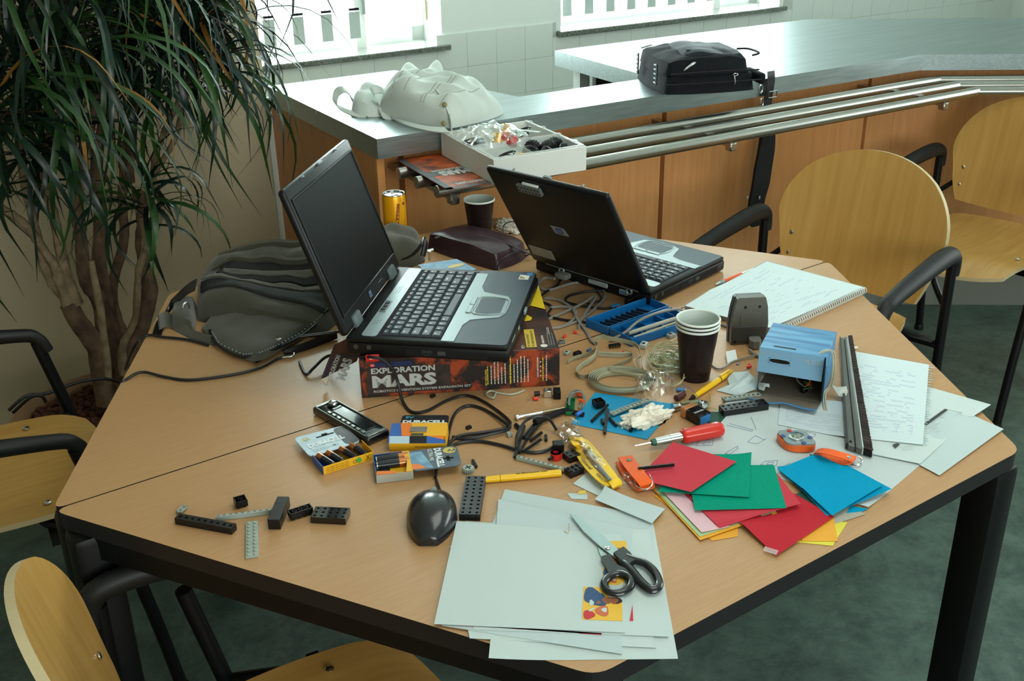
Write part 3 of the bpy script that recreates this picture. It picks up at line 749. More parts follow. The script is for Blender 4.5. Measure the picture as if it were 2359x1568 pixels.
axle('tiny black axle just right of the small gear', (1089, 1060), (1097, 1075), .003, name='short_pin')
axle('black bush piece at the top left of the axle heap', (1188, 978), (1196, 986), .003, r=.0035)
t = thing('gear', 'small grey cog wheel lying between the battery card and the yellow felt-tip pen', 'gear', at(1079, 1086))
m_ = MB(); out = []
for k in range(32):
    r = .0088 if (k//1) % 2 == 0 else .0070; a = 2*math.pi*k/32; out.append((r*math.cos(a), r*math.sin(a)))
m_.prism(out, 0, .0075); m_.build('toothed_ring', BGRY, t)
m_ = MB()
for k in range(4): m_.lathe([(.0013, .0074), (.0013, .0079)], 8, Matrix.Translation((.0038*math.cos(k*1.57), .0038*math.sin(k*1.57), 0)))
m_.box((0, 0, .0077), (.004, .0014, .0004)); m_.box((0, 0, .0077), (.0014, .004, .0004)); m_.build('hub_holes', HOLE, t)['kind'] = 'stuff'

# ================================================================== paper helpers
def sheet(name, label, corners, h, mtl, cat='paper', nu=10, nv=8, th=.0004, curl=None, sag=0.0, group=None, wob=.0, mats=None, flipuv=False, parent=None):
    """sheet laid on the table through four pixel corners; h may be a number or one height per corner"""
    hs = [h]*4 if isinstance(h, (int, float)) else list(h)
    P = [at(u, v, hh) for (u, v), hh in zip(corners, hs)]
    c = sum(P, Vector())/4
    m_ = MB(); vs = []; uvs = []
    for j in range(nv+1):
        for i in range(nu+1):
            s_, t_ = i/nu, j/nv
            p = (P[0]*(1-s_)+P[1]*s_)*(1-t_)+(P[3]*(1-s_)+P[2]*s_)*t_
            z = 0
            if curl:
                for (cs, ct, amt, rad) in curl:
                    dd = math.hypot(s_-cs, t_-ct)/rad
                    if dd < 1: z += amt*(1-dd)**2
            if wob: z += wob*noise.noise(Vector((p.x*14, p.y*14, hs[0]*900)))*.5+wob*.5
            vs.append(p+Vector((0, 0, z))); uvs.append((s_, 1-t_))
    n = len(vs); idx = lambda i, j: j*(nu+1)+i
    fs = [(idx(i, j+1), idx(i+1, j+1), idx(i+1, j), idx(i, j)) for j in range(nv) for i in range(nu)]
    m_.add([v+Vector((0, 0, th)) for v in vs], fs, sm=True, uvs=uvs)
    m_.add(vs, [tuple(reversed(f)) for f in fs], sm=True, uvs=uvs)
    ring = [idx(i, 0) for i in range(nu)]+[idx(nu, j) for j in range(nv)]+[idx(i, nv) for i in range(nu, 0, -1)]+[idx(0, j) for j in range(nv, 0, -1)]
    L_ = len(ring); ev = [vs[k]+Vector((0, 0, th)) for k in ring]+[vs[k] for k in ring]
    m_.add(ev, [(k, (k+1) % L_, L_+(k+1) % L_, L_+k) for k in range(L_)], uvs=[uvs[k] for k in ring]*2)
    o = m_.build(name, mats or mtl, parent, loc=c if parent is None else None)
    if label: tag(o, label, cat, group)
    return o
def poly(name, label, pts, h, th, mtl, cat='paper', group=None):
    P = [at(u, v, h) for u, v in pts]; c = sum(P, Vector())/len(P)
    m_ = MB(); m_.prism([(p.x, p.y) for p in P], TZ+h, TZ+h+th)
    o = m_.build(name, mtl, loc=c)
    return tag(o, label, cat, group) if label else o
WP = mat('white_paper', (190, 204, 202), .75, spec=.2, bump=.02, bscale=200)
WP2 = mat('white_paper_cool', (183, 199, 199), .75, spec=.2)

# white sheets near the front corner, from the bottom up
G = 'white sheets at the front corner'
sheet('paper_sheet', 'lowest white sheet of the front pile, sticking out over the front corner of the table', [(1150, 1240), (1502, 1190), (1562, 1517), (1126, 1522)], .0002, WP, curl=[(0, 1, .004, .4)])
sheet('paper_sheet', 'white sheet whose tilted top edge is the highest of the front pile', [(1163, 1127), (1504, 1189), (1510, 1400), (1090, 1330)], .0010, WP2)
sheet('paper_sheet', 'white sheet of the front pile peeping out just right of the mouse', [(1036, 1257), (1440, 1235), (1512, 1492), (1082, 1470)], .0016, WP)
sheet('paper_sheet', 'white sheet of the front pile whose lower right corner droops below the others', [(1072, 1200), (1428, 1225), (1433, 1506), (1018, 1441)], .0022, WP2)
sheet('paper_sheet', 'white sheet of the front pile with the small red stripe along its right side', [(1110, 1215), (1495, 1220), (1541, 1466), (1090, 1450)], .0028, WP)
red_ = mat('print_red', (190, 36, 48), .6)
sheet('paper_sheet', 'white sheet carrying the upper colour picture, half hidden by the scissors', [(1148, 1150), (1459, 1218), (1438, 1400), (1130, 1380)], .0034, WP2)
top_sheet = sheet('paper_sheet', 'topmost large white sheet of the front pile with the lower colour picture', [(1052, 1200), (1430, 1232), (1440, 1457), (1000, 1437)], .0040, WP, curl=[(1, .6, .001, .3)])
# printed pictures: generic group of figures on yellow
PB = mat('print_blue', (36, 74, 116), .6); PY = mat('print_yellow', (226, 178, 48), .6); PS = mat('print_skin', (140, 84, 58), .6); PO = mat('print_orange', (196, 98, 56), .6); PD = mat('print_dark', (40, 32, 40), .6)
def picture(label, cs, h, part_of):
    X0 = [at(u, v, h) for u, v in cs]
    X = frame(X0[3], X0[2]-X0[3], X0[0]-X0[3]); wd = (X0[2]-X0[3]).length; hg = (X0[0]-X0[3]).length
    m_ = MB(); m_.box((wd/2, hg/2, 0), (wd, hg, .0002), X, 0)
    def blob(cx, cy, rx, ry, mi, z, rot=0):
        n = 16; vs = [(wd*(cx), hg*cy, z)]
        for k in range(n):
            a = 2*math.pi*k/n; x, y = rx*math.cos(a), ry*math.sin(a)
            r_ = 1+.12*math.sin(3*a+cx*9); x, y = x*r_, y*r_
            x, y = x*math.cos(rot)-y*math.sin(rot), x*math.sin(rot)+y*math.cos(rot); vs.append((wd*(cx+x), hg*(cy+y), z))
        m_.add(vs, [(0, 1+k, 1+(k+1) % n) for k in range(n)], X, mi)
    blob(.22, .74, .22, .24, 1, .00025); blob(.40, .60, .22, .20, 1, .0003); blob(.62, .60, .13, .10, 2, .00035); blob(.88, .60, .11, .10, 4, .0004); blob(.80, .60, .10, .10, 2, .00045)
    blob(.50, .27, .17, .16, 3, .0003); blob(.16, .14, .15, .13, 5, .00033); blob(.55, .30, .07, .07, 6, .00045); blob(.22, .50, .06, .09, 6, .00045); blob(.40, .52, .06, .05, 2, .0005); blob(.24, .30, .10, .03, 6, .0005, .6)
    o = m_.build('printed_picture', [PY, PB, PS, PO, PD, red_, WP], part_of); o.location = -Vector(part_of.location)
    return o
picture('p', [(1347, 1351), (1440, 1354), (1434, 1430), (1341, 1426)], .0047, top_sheet)
up = [o for o in bpy.data.objects if o.get('label', '').startswith('white sheet carrying the upper')][0]
picture('p', [(1396, 1246), (1453, 1246), (1449, 1300), (1390, 1300)], .0048, up)
picture('p', [(1392, 1308), (1442, 1310), (1438, 1348), (1388, 1346)], .0048, up)
rs = [o for o in bpy.data.objects if o.get('label', '').startswith('white sheet of the front pile with the small red')][0]
P_ = [at(u, v, .0034) for u, v in [(1457, 1391), (1459, 1430), (1450, 1430)]]; m_ = MB(); m_.add(P_, [(0, 1, 2)]); o = m_.build('red_stripe', red_, rs); o.location = -Vector(rs.location)
poly('red_sheet_edge', 'thin red sheet edge showing under the topmost white sheet', [(1015, 1437), (1386, 1462), (1386, 1458), (1016, 1434)], .0029, .0003, red_)
sheet('torn_paper', 'torn white scrap lying across the upper right corner of the front pile', [(1393, 1127), (1532, 1172), (1502, 1205), (1370, 1150)], .0046, WP2, curl=[(0, 0, .006, .5)])
sheet('paper_card', 'small white card left of the lower end of the lanyard pouch', [(1352, 1088), (1413, 1124), (1378, 1142), (1320, 1114)], .0006, WP)
sheet('torn_paper', 'small white scrap with a yellow corner above the front pile', [(1306, 1136), (1352, 1137), (1354, 1150), (1316, 1149)], .0004, WP2)
poly('yellow_scrap', 'tiny yellow paper scrap above the front pile', [(1334, 1131), (1350, 1129), (1349, 1137), (1330, 1138)], .0012, .0004, mat('yellow_card', (220, 190, 70), .6))
m_ = MB(); m_.tube([at(1300, 1222, .0052), at(1308, 1227, .006), at(1312, 1215, .0058), at(1311, 1205, .0055)], .0005, 5, flat=.5); tag(m_.build('paper_sliver', mat('sliver_tan', (200, 170, 140), .7)), 'thin curled tan sliver lying on the topmost white sheet', 'scrap')

# coloured craft sheets
CR_ = mat('craft_red', (194, 62, 74), .8, spec=.12); CR2 = mat('craft_red_deep', (182, 40, 52), .8, spec=.12); CG_ = mat('craft_green', (0, 146, 118), .8, var=.12, scale=420, spec=.08); CB_ = mat('craft_blue', (0, 150, 192), .8, var=.1, scale=420, spec=.08)
CP_ = mat('craft_pink', (216, 176, 184), .7); CLG = mat('craft_pale_green', (164, 190, 142), .7); COR = mat('craft_orange', (226, 160, 40), .7); CYE = mat('craft_yellow', (214, 204, 62), .7); CGY = mat('craft_grey', (166, 162, 148), .7); CDG = mat('craft_dark_green', (28, 70, 54), .7)
sheet('craft_sheet', 'yellow craft sheet at the bottom right of the coloured pile', [(1760, 1190), (1952, 1203), (1918, 1257), (1800, 1245)], .0004, CYE)
sheet('craft_sheet', 'grey craft sheet under the blue sheets at the right of the coloured pile', [(1880, 1160), (1952, 1160), (1994, 1184), (1900, 1214)], .0008, CGY)
sheet('craft_sheet', 'orange-yellow craft sheet showing right of the deep red sheet', [(1820, 1170), (1920, 1190), (1930, 1246), (1848, 1246)], .0012, COR)
sheet('craft_sheet', 'dark green craft sheet edge below the deep red sheet', [(1700, 1200), (1850, 1130), (1895, 1192), (1800, 1272)], .0016, CDG)
sheet('craft_sheet', 'pile-bottom orange craft sheet at the left of the coloured pile', [(1505, 1140), (1700, 1175), (1700, 1235), (1640, 1245)], .0004, COR)
sheet('craft_sheet', 'orange craft sheet under the pale green one', [(1500, 1122), (1760, 1140), (1790, 1182), (1613, 1244)], [.0022, .0022, .004, .0022], COR)
sheet('craft_sheet', 'pale green craft sheet under the pink one', [(1500, 1118), (1760, 1138), (1787, 1178), (1612, 1236)], [.0030, .003, .0048, .003], CLG)
sheet('craft_sheet', 'deep red craft sheet with a bit of clear tape at its lower corner', [(1690, 1195), (1800, 1120), (1922, 1190), (1789, 1279)], .0036, CR2, curl=[(0, .3, .004, .6)])
sheet('craft_sheet', 'pale pink craft sheet near the left edge of the coloured pile', [(1513, 1118), (1600, 1100), (1680, 1213), (1616, 1226)], .0048, CP_)
for k, (dx, dy) in enumerate([(8, 8), (4, 5), (0, 0)]):
    lab = ['lowest of the three stacked red craft sheets under the green ones', 'middle of the three stacked red craft sheets under the green ones', 'top one of the three stacked red craft sheets, showing below the green ones'][k]
    sheet('craft_sheet', lab, [(1540+dx, 1100+dy), (1790+dx, 1090+dy), (1845-dx*5, 1160+dy), (1650+dx, 1208+dy)], [.0052+.0005*k]*2+[.010+.0006*k, .0054+.0005*k], CR_)
sheet('craft_sheet', 'blue craft sheet lying undermost of the blue ones, tip pointing right', [(1790, 1075), (1930, 1060), (2054, 1126), (1905, 1188)], [.003, .003, .009, .004], CB_)
sheet('craft_sheet', 'large blue craft sheet on top, under the orange compass strap', [(1792, 1080), (1880, 1045), (2035, 1116), (1917, 1187)], [.006, .006, .012, .008], CB_, curl=[(0, .5, .003, .5)])
sheet('craft_sheet', 'green craft sheet with flecks, lying lower of the two green ones', [(1580, 1072), (1783, 1071), (1812, 1170), (1601, 1175)], [.0080, .008, .0115, .009], CG_)
sheet('craft_sheet', 'green craft sheet lying upper of the two green ones', [(1560, 1045), (1731, 1047), (1726, 1145), (1518, 1132)], [.0095, .0095, .0125, .0100], CG_, curl=[(1, 0, .004, .35)])
sheet('craft_sheet', 'red craft sheet on top of the coloured pile under the black axle', [(1550, 1018), (1697, 1063), (1592, 1133), (1467, 1103)], [.0128, .0138, .0158, .0128], CR_)
poly('craft_sheet', 'small blue craft sheet tip below the large blue ones', [(1960, 1165), (2000, 1172), (1985, 1178), (1950, 1182)], .0010, .0004, CB_)
o = poly('clear_tape', 'small piece of clear tape on the corner of the deep red sheet', [(1762, 1258), (1794, 1268), (1788, 1278), (1758, 1268)], .0042, .0002, mat('tape', (225, 205, 205), .2, alpha=.35), 'tape')
poly('craft_sheet', 'dark green sheet corner beside the nine volt battery', [(1620, 950), (1664, 948), (1672, 960), (1650, 985), (1630, 975)], .0003, .0005, mat('green_board', (32, 74, 58), .6))
# blue sheet under the tissue
sheet('craft_sheet', 'bright blue sheet under the black axles and the crumpled tissue', [(1370, 904), (1560, 932), (1491, 1012), (1316, 976)], .0006, mat('sheet_blue', (0, 140, 186), .65), cat='paper')

# drawing sheets and notes on the right
DRAW = mat('drawing_paper', (186, 198, 198), .75, spec=.2)
dsh = sheet('drawing_sheet', 'large white drawing sheet with penned boxes under the compass', [(1700, 905), (2180, 1020), (2000, 1172), (1560, 1020)], .0001, DRAW, th=.0005, nu=16, nv=14, curl=[(1, 1, .003, .25)])
INK = mat('pen_ink', (110, 116, 150), .6)
def penlines(lines, h, parent, r=.0003, mtl=INK):
    m_ = MB()
    for ln in lines:
        for a, b in zip(ln[:-1], ln[1:]): m_.cyl(at(*a, h), at(*b, h), r, n=4)
    o = m_.build('pen_drawing', mtl, parent); o['kind'] = 'stuff'; o.location = -Vector(parent.location); return o
penlines([[(1612, 1015), (1645, 1013), (1640, 1026), (1603, 1026), (1612, 1015)], [(1624, 1019), (1637, 1018), (1634, 1023), (1619, 1024), (1624, 1019)],
 [(1670, 1044), (1699, 1027), (1700, 1033), (1680, 1046), (1670, 1044)], [(1740, 1003), (1760, 1012), (1765, 1010), (1745, 1022), (1722, 1018), (1740, 1003)],
 [(1762, 1062), (1792, 1060), (1788, 1073), (1752, 1070), (1762, 1062)], [(1770, 1065), (1782, 1064), (1779, 1070), (1766, 1069), (1770, 1065)],
 [(1680, 975), (1735, 990), (1732, 993), (1674, 979)], [(1730, 960), (1742, 988)], [(1800, 1000), (1835, 978), (1830, 976), (1797, 997)], [(1855, 993), (1880, 1000), (1868, 1012)], [(1795, 1078), (1820, 1066)]], .0009, dsh)
RUL = paper_mat('ruled_note', (186, 200, 202), rows=34, ruled=True, script=True, seed=3.0, y0=.12, y1=.62, x0=.1, x1=.92, dens=.55)
sheet('ruled_sheet', 'ruled note sheet with pen rows lying under the blue carton and the brush strip', [(1800, 912), (1940, 925), (1955, 1010), (1792, 978)], .0012, RUL, curl=[(1, 1, .003, .4)], nu=12, nv=12)
INV = mat('invoice_paper', (192, 206, 204), .75)
i1 = sheet('printed_form', 'printed form sheet sticking furthest out over the right corner of the table', [(2100, 880), (2283, 932), (2240, 960), (2080, 940)], [.001, .006, .004, .001], INV, nu=12)
i2 = sheet('printed_form', 'printed form with a black diagonal bar, right of the torn note sheet', [(2060, 900), (2245, 952), (2120, 1068), (1980, 1040)], [.0018, .003, .003, .002], INV, nu=12)
i3 = sheet('printed_form', 'blank white sheet curling down at the lower right corner of the table', [(2190, 935), (2312, 988), (2164, 1095), (2060, 1040)], [.0016, .003, .002, .001], WP2, nu=12, curl=[(.3, .3, .006, .5)])
i4 = sheet('printed_form', 'printed form with a small black block below the torn note sheet', [(1980, 1000), (2145, 1022), (2120, 1065), (2010, 1035)], .0016, INV)
INKB = mat('print_black', (40, 44, 46), .6)
def bar(pts, h, parent, mtl=INKB, name='printed_bar'):
    P = [at(u, v, h) for u, v in pts]; m_ = MB(); m_.add(P, [tuple(range(len(P)))]); o = m_.build(name, mtl, parent); o.location = -Vector(parent.location); return o
bar([(2129, 975), (2134, 979), (2184, 943), (2177, 941)], .0046, i2)
bar([(2056, 1024), (2066, 1020), (2074, 1022), (2062, 1032)], .0046, i4)
penlines([[(2140, 985), (2215, 950)], [(2147, 990), (2216, 955)], [(2155, 996), (2215, 962)], [(2184, 943), (2216, 950)], [(2163, 960), (2192, 966)], [(2075, 1030), (2110, 1026)], [(2078, 1036), (2104, 1033)]], .0046, i2, mtl=mat('form_lines', (150, 160, 164), .6))
TORN = paper_mat('torn_note', (202, 218, 218), rows=34, ruled=True, script=True, seed=9.0, y0=.10, y1=.84, x0=.10, x1=.84, dens=.47)
tn = sheet('torn_note_sheet', 'ruled handwritten sheet torn from a spiral pad, fringe of paper teeth along its right edge', [(1962, 808), (2140, 840), (2126, 1024), (1972, 1008)], [.002, .004, .005, .003], TORN, nu=14, nv=14)
for k in range(34):
    f = k/33
    a = at(2140-14*f, 841+182*f, .0045)
    m_ = MB(); e = at(2140-14*f+10+3*math.sin(k*2.3), 841+182*f+2+2*math.sin(k*5.1), .0045)
    m_.cyl(a, e, .0009, .0006, n=4); o = m_.build('paper_tooth', WP, tn); o.location = -Vector(tn.location)
# spiral notebook
NB = paper_mat('notebook_page', (202, 218, 218), rows=44, ruled=True, script=True, seed=5.0, y0=.1, y1=.9, x0=.08, x1=.86, dens=.42)
t = thing('spiral_notebook', 'open spiral notebook with handwritten ruled pages at the far right of the table', 'notebook', at(1770, 690))
cn = [(1578, 705), (1766, 602), (1994, 663), (1772, 757)]
def zeroloc(o, t): o.parent = t; o.matrix_basis = Matrix.Translation(-Vector(t.location)) @ o.matrix_basis; return o
o = sheet('page_block', None, [(1577, 712), (1765, 609), (1992, 671), (1774, 766)], .0004, mat('page_block_edge', (170, 168, 156), .8), th=.0090, nu=2, nv=2); zeroloc(o, t)
o = sheet('top_page', None, cn, [.0105, .0105, .0105, .0105], NB, nu=14, nv=12, curl=[(0.3, 0, .006, .45), (0, 1, .002, .4)]); zeroloc(o, t)
a, b = at(1992, 668, .007), at(1778, 768, .007); d = (b-a).normalized(); side = d.cross(Vector((0, 0, 1)))*(-1)
if side.dot(at(1900, 760)-at(1880, 700)) < 0: side = -side
nr = 44; ringp = None
m_ = MB()
for k in range(nr):
    c = a+(b-a)*((k+.5)/nr)+side*.001
    m_.tube([c+side*(.0052*math.cos(q))+Vector((0, 0, .0062*math.sin(q)+.001)) for q in [i*math.pi/4 for i in range(8)]], .00075, 5, closed=True, res=2)
o = m_.build('spiral_binding', mat('white_spiral', (214, 222, 220), .4), t); o.location = -Vector(t.location); o['kind'] = 'stuff'
m_ = MB()
for k in range(nr):
    c = at(1984, 664, .0113)+(at(1770, 758, .0113)-at(1984, 664, .0113))*((k+.5)/nr); m_.box((0, 0, 0), (.0018, .0018, .0003), Matrix.Translation(c))
o = m_.build('punched_holes', mat('punch_shadow', (70, 70, 66), .8), t); o.location = -Vector(t.location); o['kind'] = 'stuff'

# ================================================================== pens
def pen(label, p0, p1, r, segs, name='pen', h=None):
    """segs: list of (f0, f1, r0, r1, material, part name)"""
    a, b = at(*p0, r if h is None else h[0]), at(*p1, r if h is None else h[1]); t = thing(name, label, 'pen', (a+b)/2)
    for f0, f1, r0, r1, mm, nm in segs:
        m_ = MB(); q0, q1 = a+(b-a)*f0, a+(b-a)*f1; m_.cyl(q0, q1, r0, r1, 14); o = m_.build(nm, mm, t); o.location = -Vector(t.location)
    return t, a, b
PYEL = mat('pen_yellow', (228, 180, 16), .35)
t, a, b = pen('yellow felt-tip pen lying horizontally in the middle foreground', (1110, 1105), (1298, 1088), .0052, [(0, .02, .0028, .0034, PYEL, 'end_cap'), (.02, .22, .0046, .0050, PYEL, 'pen_cap'), (.22, .225, .0052, .0052, BLK, 'cap_ring'), (.225, .97, .0050, .0053, PYEL, 'barrel'), (.97, 1.0, .003, .0015, BLK, 'tip')])
X = frame(a+(b-a)*.5, (b-a), Vector((0, 0, 1)).cross(b-a)); m_ = MB(); text(m_, 'uni fluorescent max', X @ Matrix.Translation((0, 0, .0)), -.010, -.0018, .046, .0036, .0057, 0, .02); o = m_.build('lettering', BLK, t); o.location = -Vector(t.location)
t, a, b = pen('yellow ballpoint pen beside the stacked cups with its black tip toward the viewer', (1588, 920), (1684, 856), .0055, [(0, .10, .0012, .004, BLK, 'grip_tip'), (.10, .26, .0042, .0048, PYEL, 'grip'), (.26, .86, .0050, .0050, PYEL, 'barrel'), (.70, .715, .0052, .0052, BLK, 'ring'), (.86, 1.0, .0044, .0036, PYEL, 'push_button')])
m_ = MB(); m_.rbox(tuple(Vector((0, 0, 0))), (.030, .004, .0018), .0006, 1, frame(a+(b-a)*.84+Vector((0, 0, .0065)), b-a, Vector((0, 0, 1)).cross(b-a))); o = m_.build('clip', PYEL, t); o.location = -Vector(t.location)
t, a, b = pen('orange and white push pen with a silver tip beside the notebook', (1648, 657), (1735, 622), .0055, [(0, .12, .0022, .0045, CHROME, 'silver_tip'), (.12, .22, .0048, .0048, SILV, 'collar'), (.22, .68, .0052, .0052, mat('pen_orange', (222, 84, 16), .35), 'orange_grip'), (.68, 1.0, .0050, .0044, WHITE, 'barrel')])
# screwdrivers
t, a, b = pen('red-handled screwdriver with a metal collar pointing left', (1462, 1027), (1664, 987), .012, [(0, .19, .0012, .0016, CHROME, 'blade'), (.19, .235, .0050, .0058, mat('collar_green', (24, 92, 74), .4), 'green_collar'), (.235, .40, .0058, .0066, mat('alu', (176, 184, 182), .35, .7), 'chuck'), (.40, .55, .0068, .0068, CHROME, 'sleeve')], name='screwdriver', h=(.010, .013)); t['category'] = 'screwdriver'
dv = (b-a); X = frame(a, dv, Vector((0, 0, 1)).cross(dv)); L_ = dv.length; m_ = MB(); vs = []; n = 24
prof = [(.53, .0088), (.55, .0112), (.58, .0118), (.80, .0122), (.94, .0122), (.98, .0112), (1.0, .0085)]
for f, r in prof:
    for k in range(n):
        q = 2*math.pi*k/n; rr = r*(1-(.07 if k % 3 == 0 and .56 < f < .96 else 0)); vs.append((L_*f, rr*math.cos(q), rr*math.sin(q)))
fs = [(i*n+k, i*n+(k+1) % n, (i+1)*n+(k+1) % n, (i+1)*n+k) for i in range(len(prof)-1) for k in range(n)]+[tuple(range(n)), tuple(range((len(prof)-1)*n, len(prof)*n))]
m_.add(vs, fs, X, sm=True); o = m_.build('handle', mat('handle_red', (200, 40, 26), .28, coat=.4), t); o.location = -Vector(t.location)
t, a, b = pen('slim chrome precision screwdriver lying behind the axle heap', (1188, 962), (1300, 940), .004, [(0, .05, .0055, .0055, CHROME, 'swivel_cap'), (.05, .55, .0030, .0030, CHROME, 'shaft'), (.55, 1.0, .0034, .0030, mat('brass_shaft', (150, 140, 110), .35, .8), 'knurled_grip')], name='screwdriver'); t['category'] = 'screwdriver'
m_ = MB(); m_.cyl(at(1232, 972, .008), at(1300, 945, .006), .0055, .0045, 8); m_.cyl(at(1300, 945, .006), at(1345, 955, .004), .0045, .0042, 8); tag(m_.build('black_handle_tool', BLKM), 'black bar lying alongside the chrome screwdriver behind the axle heap', 'tool')
m_ = MB(); m_.cyl(at(1328, 955, .008), at(1340, 948, .008), .003, n=8); tag(m_.build('blue_pin', mat('pin_blue', (50, 110, 190), .4)), 'small blue pin next to the green brick', 'pin')

# ================================================================== scissors
def shape_prism(name, pts, h0, th, mtl, t, bev=0):
    P = [at(u, v, h0) for u, v in pts]; m_ = MB(); m_.prism([(p.x, p.y) for p in P], TZ+h0, TZ+h0+th); o = m_.build(name, mtl, t); o.location = -Vector(t.location); return o
t = thing('scissors', 'black-handled scissors lying half open on the white sheets', 'scissors', at(1430, 1290, .0055))
BLADE = mat('blade_steel', (170, 184, 184), .28, .85)
shape_prism('blade', [(1313, 1185), (1322, 1186), (1385, 1232), (1410, 1253), (1438, 1282), (1425, 1292), (1385, 1262), (1345, 1226)], .0075, .0016, BLADE, t)
shape_prism('blade', [(1375, 1250), (1395, 1262), (1402, 1276), (1404, 1300), (1388, 1290), (1380, 1272)], .0052, .0016, BLADE, t)
m_ = MB(); m_.lathe([(.0035, 0), (.0035, .0012), (.002, .0018)], 12, Matrix.Translation(at(1400, 1262, .0092))); o = m_.build('pivot_screw', CHROME, t); o.location = -Vector(t.location)
HBL = mat('handle_black', (22, 24, 27), .22, coat=.3)
m_ = MB(); m_.tube([at(u, v, .009) for u, v in [(1432, 1278), (1455, 1288), (1487, 1298), (1510, 1320), (1518, 1348), (1500, 1358), (1478, 1342), (1458, 1318), (1442, 1302), (1428, 1290)]], [.005, .006, .0055, .0055, .0058, .006, .006, .0062, .006, .005], 10, closed=True, res=4, flat=.8); o = m_.build('large_finger_loop', HBL, t); o.location = -Vector(t.location)
shape_prism('handle_arm', [(1413, 1284), (1436, 1270), (1452, 1284), (1462, 1300), (1446, 1312), (1424, 1296)], .0052, .008, HBL, t)
m_ = MB(); m_.tube([at(u, v, .009) for u, v in [(1400, 1330), (1424, 1320), (1450, 1330), (1452, 1350), (1430, 1364), (1402, 1362), (1392, 1345)]], .0052, 10, closed=True, res=4, flat=.8); o = m_.build('small_finger_loop', HBL, t); o.location = -Vector(t.location)
shape_prism('handle_arm', [(1384, 1290), (1404, 1284), (1420, 1308), (1458, 1324), (1450, 1336), (1412, 1326), (1400, 1326), (1396, 1312)], .0052, .006, HBL, t)

# ================================================================== mouse
def blob_mesh(m_, prof, n, X=None, mi=0):
    """prof: list of (center x, half width, height, z0) sections along y"""
    vs = []; K = len(prof)
    for y, cx, hw, hh in prof:
        for k in range(n):
            a = math.pi*k/(n-1); c = math.cos(a); s_ = math.sin(a)
            vs.append((cx - hw*(abs(c)**.85)*(1 if c > 0 else -1), y, .0006+hh*(s_**.62)))
    fs = [(i*n+k, i*n+k+1, (i+1)*n+k+1, (i+1)*n+k) for i in range(K-1) for k in range(n-1)]
    fs += [((i+1)*n, i*n, i*n+n-1, (i+1)*n+n-1) for i in range(K-1)]
    fs += [tuple(range(n)), tuple(reversed(range((K-1)*n, K*n)))]
    m_.add(vs, fs, X, mi, True)
f0, f1 = at(1003, 1152), at(986, 1258)
dv = f1-f0; L_ = dv.length; X = frame(f0, Vector((0, 0, 1)).cross(-dv), -dv)
X = frame(f0, (-dv).cross(Vector((0, 0, 1))), -dv)
t = thing('computer_mouse', 'glossy black computer mouse next to the white sheets', 'mouse', (f0+f1)/2)
m_ = MB(); prof = []
for k in range(21):
    s_ = .5-.5*math.cos(math.pi*k/20); w_ = .031*(math.sin(math.pi*min(1, (s_*1.0+.16)/1.32))**.6); w_ = .0335*math.sqrt(max(0, 1-abs(2*s_-.92)**3.2/1.30)) if True else w_
    hh = .034*(math.sin(math.pi*(.06+.90*s_**.9)) ** .5)
    w_ = .0345*(math.sin(math.pi*(.04+.915*s_**.86))**.55)
    if k == 0: w_, hh = .013, .010
    if k == 20: w_, hh = .011, .006
    prof.append((-L_*s_, 0.0, w_*.98, hh))
blob_mesh(m_, prof, 17, X); o = m_.build('shell', mat('mouse_black', (30, 32, 35), .22, coat=.3), t); o.location = -Vector(t.location)
m_ = MB(); m_.tube([Vector((.0, -.004, .0140)), Vector((.0, -.012, .0245)), Vector((0, -.024, .0300))], [.004, .0048, .004], 10, X); o = m_.build('scroll_wheel', mat('wheel_grey', (120, 132, 126), .4), t); o.location = -Vector(t.location)
def cable(name, label, pts, r, mtl=WIRE, cat='cable', res=6, n=6, flat=1.0, side=None):
    P = [at(p[0], p[1], p[2] if len(p) > 2 else r) for p in pts]
    m_ = MB(); m_.tube(P, r, n, res=res, flat=flat, side=side); c = sum(P, Vector())/len(P)
    return tag(m_.build(name, mtl, loc=c), label, cat)
m_ = MB(); m_.tube([at(1014, 1152, .010), at(1016, 1138, .006), at(1010, 1120, .003), at(1005, 1105, .003)], .0022, 8); o = m_.build('mouse_cable', WIRE, t); o.location = -Vector(t.location)

# ================================================================== expansion set box
BX = frame((-.3013, .0383, TZ+.0004), (math.cos(R(-28.6)), math.sin(R(-28.6)), 0), (-math.sin(R(-28.6)), math.cos(R(-28.6)), 0))
bw, bd, bh = .328, .284, .068
t = thing('toy_set_box', 'orange and black rock-patterned cardboard box under the left laptop, big silver lettering on its side', 'box', BX.translation, R(-28.6))
ROCK = mat('rock_print', (158, 64, 28), .42, c2=(32, 28, 28), scale=30); 
for n in ROCK.node_tree.nodes:
    if n.type == 'TEX_NOISE': n.inputs['Detail'].default_value = 9; n.inputs['Roughness'].default_value = .66; n.inputs['Distortion'].default_value = .6
for n in ROCK.node_tree.nodes:
    if n.type == 'VALTORGB': n.color_ramp.elements[0].position = .47; n.color_ramp.elements[1].position = .60
ROCKD = mat('rock_print_dark', (92, 56, 44), .42, c2=(36, 33, 34), scale=18)
CARD = mat('raw_card', (196, 190, 170), .8)
th = .0015
def slab(name, c, d, m1, X=None): m_ = MB(); m_.rbox(c, d, .0006, 1, X); return m_.build(name, m1, t)
slab('front_wall', (bw/2, th/2, bh/2), (bw, th, bh), ROCK); slab('back_wall', (bw/2, bd-th/2, bh/2), (bw, th, bh), ROCKD)
slab('right_wall', (bw-th/2, bd/2, bh/2), (th, bd-2*th-.001, bh), ROCKD); slab('box_floor', (bw/2, bd/2, th/2), (bw-2*th, bd-2*th, th), CARD); slab('lid_panel', (bw/2, bd/2, bh-th/2+.0005), (bw-.001, bd-.001, th), ROCKD)
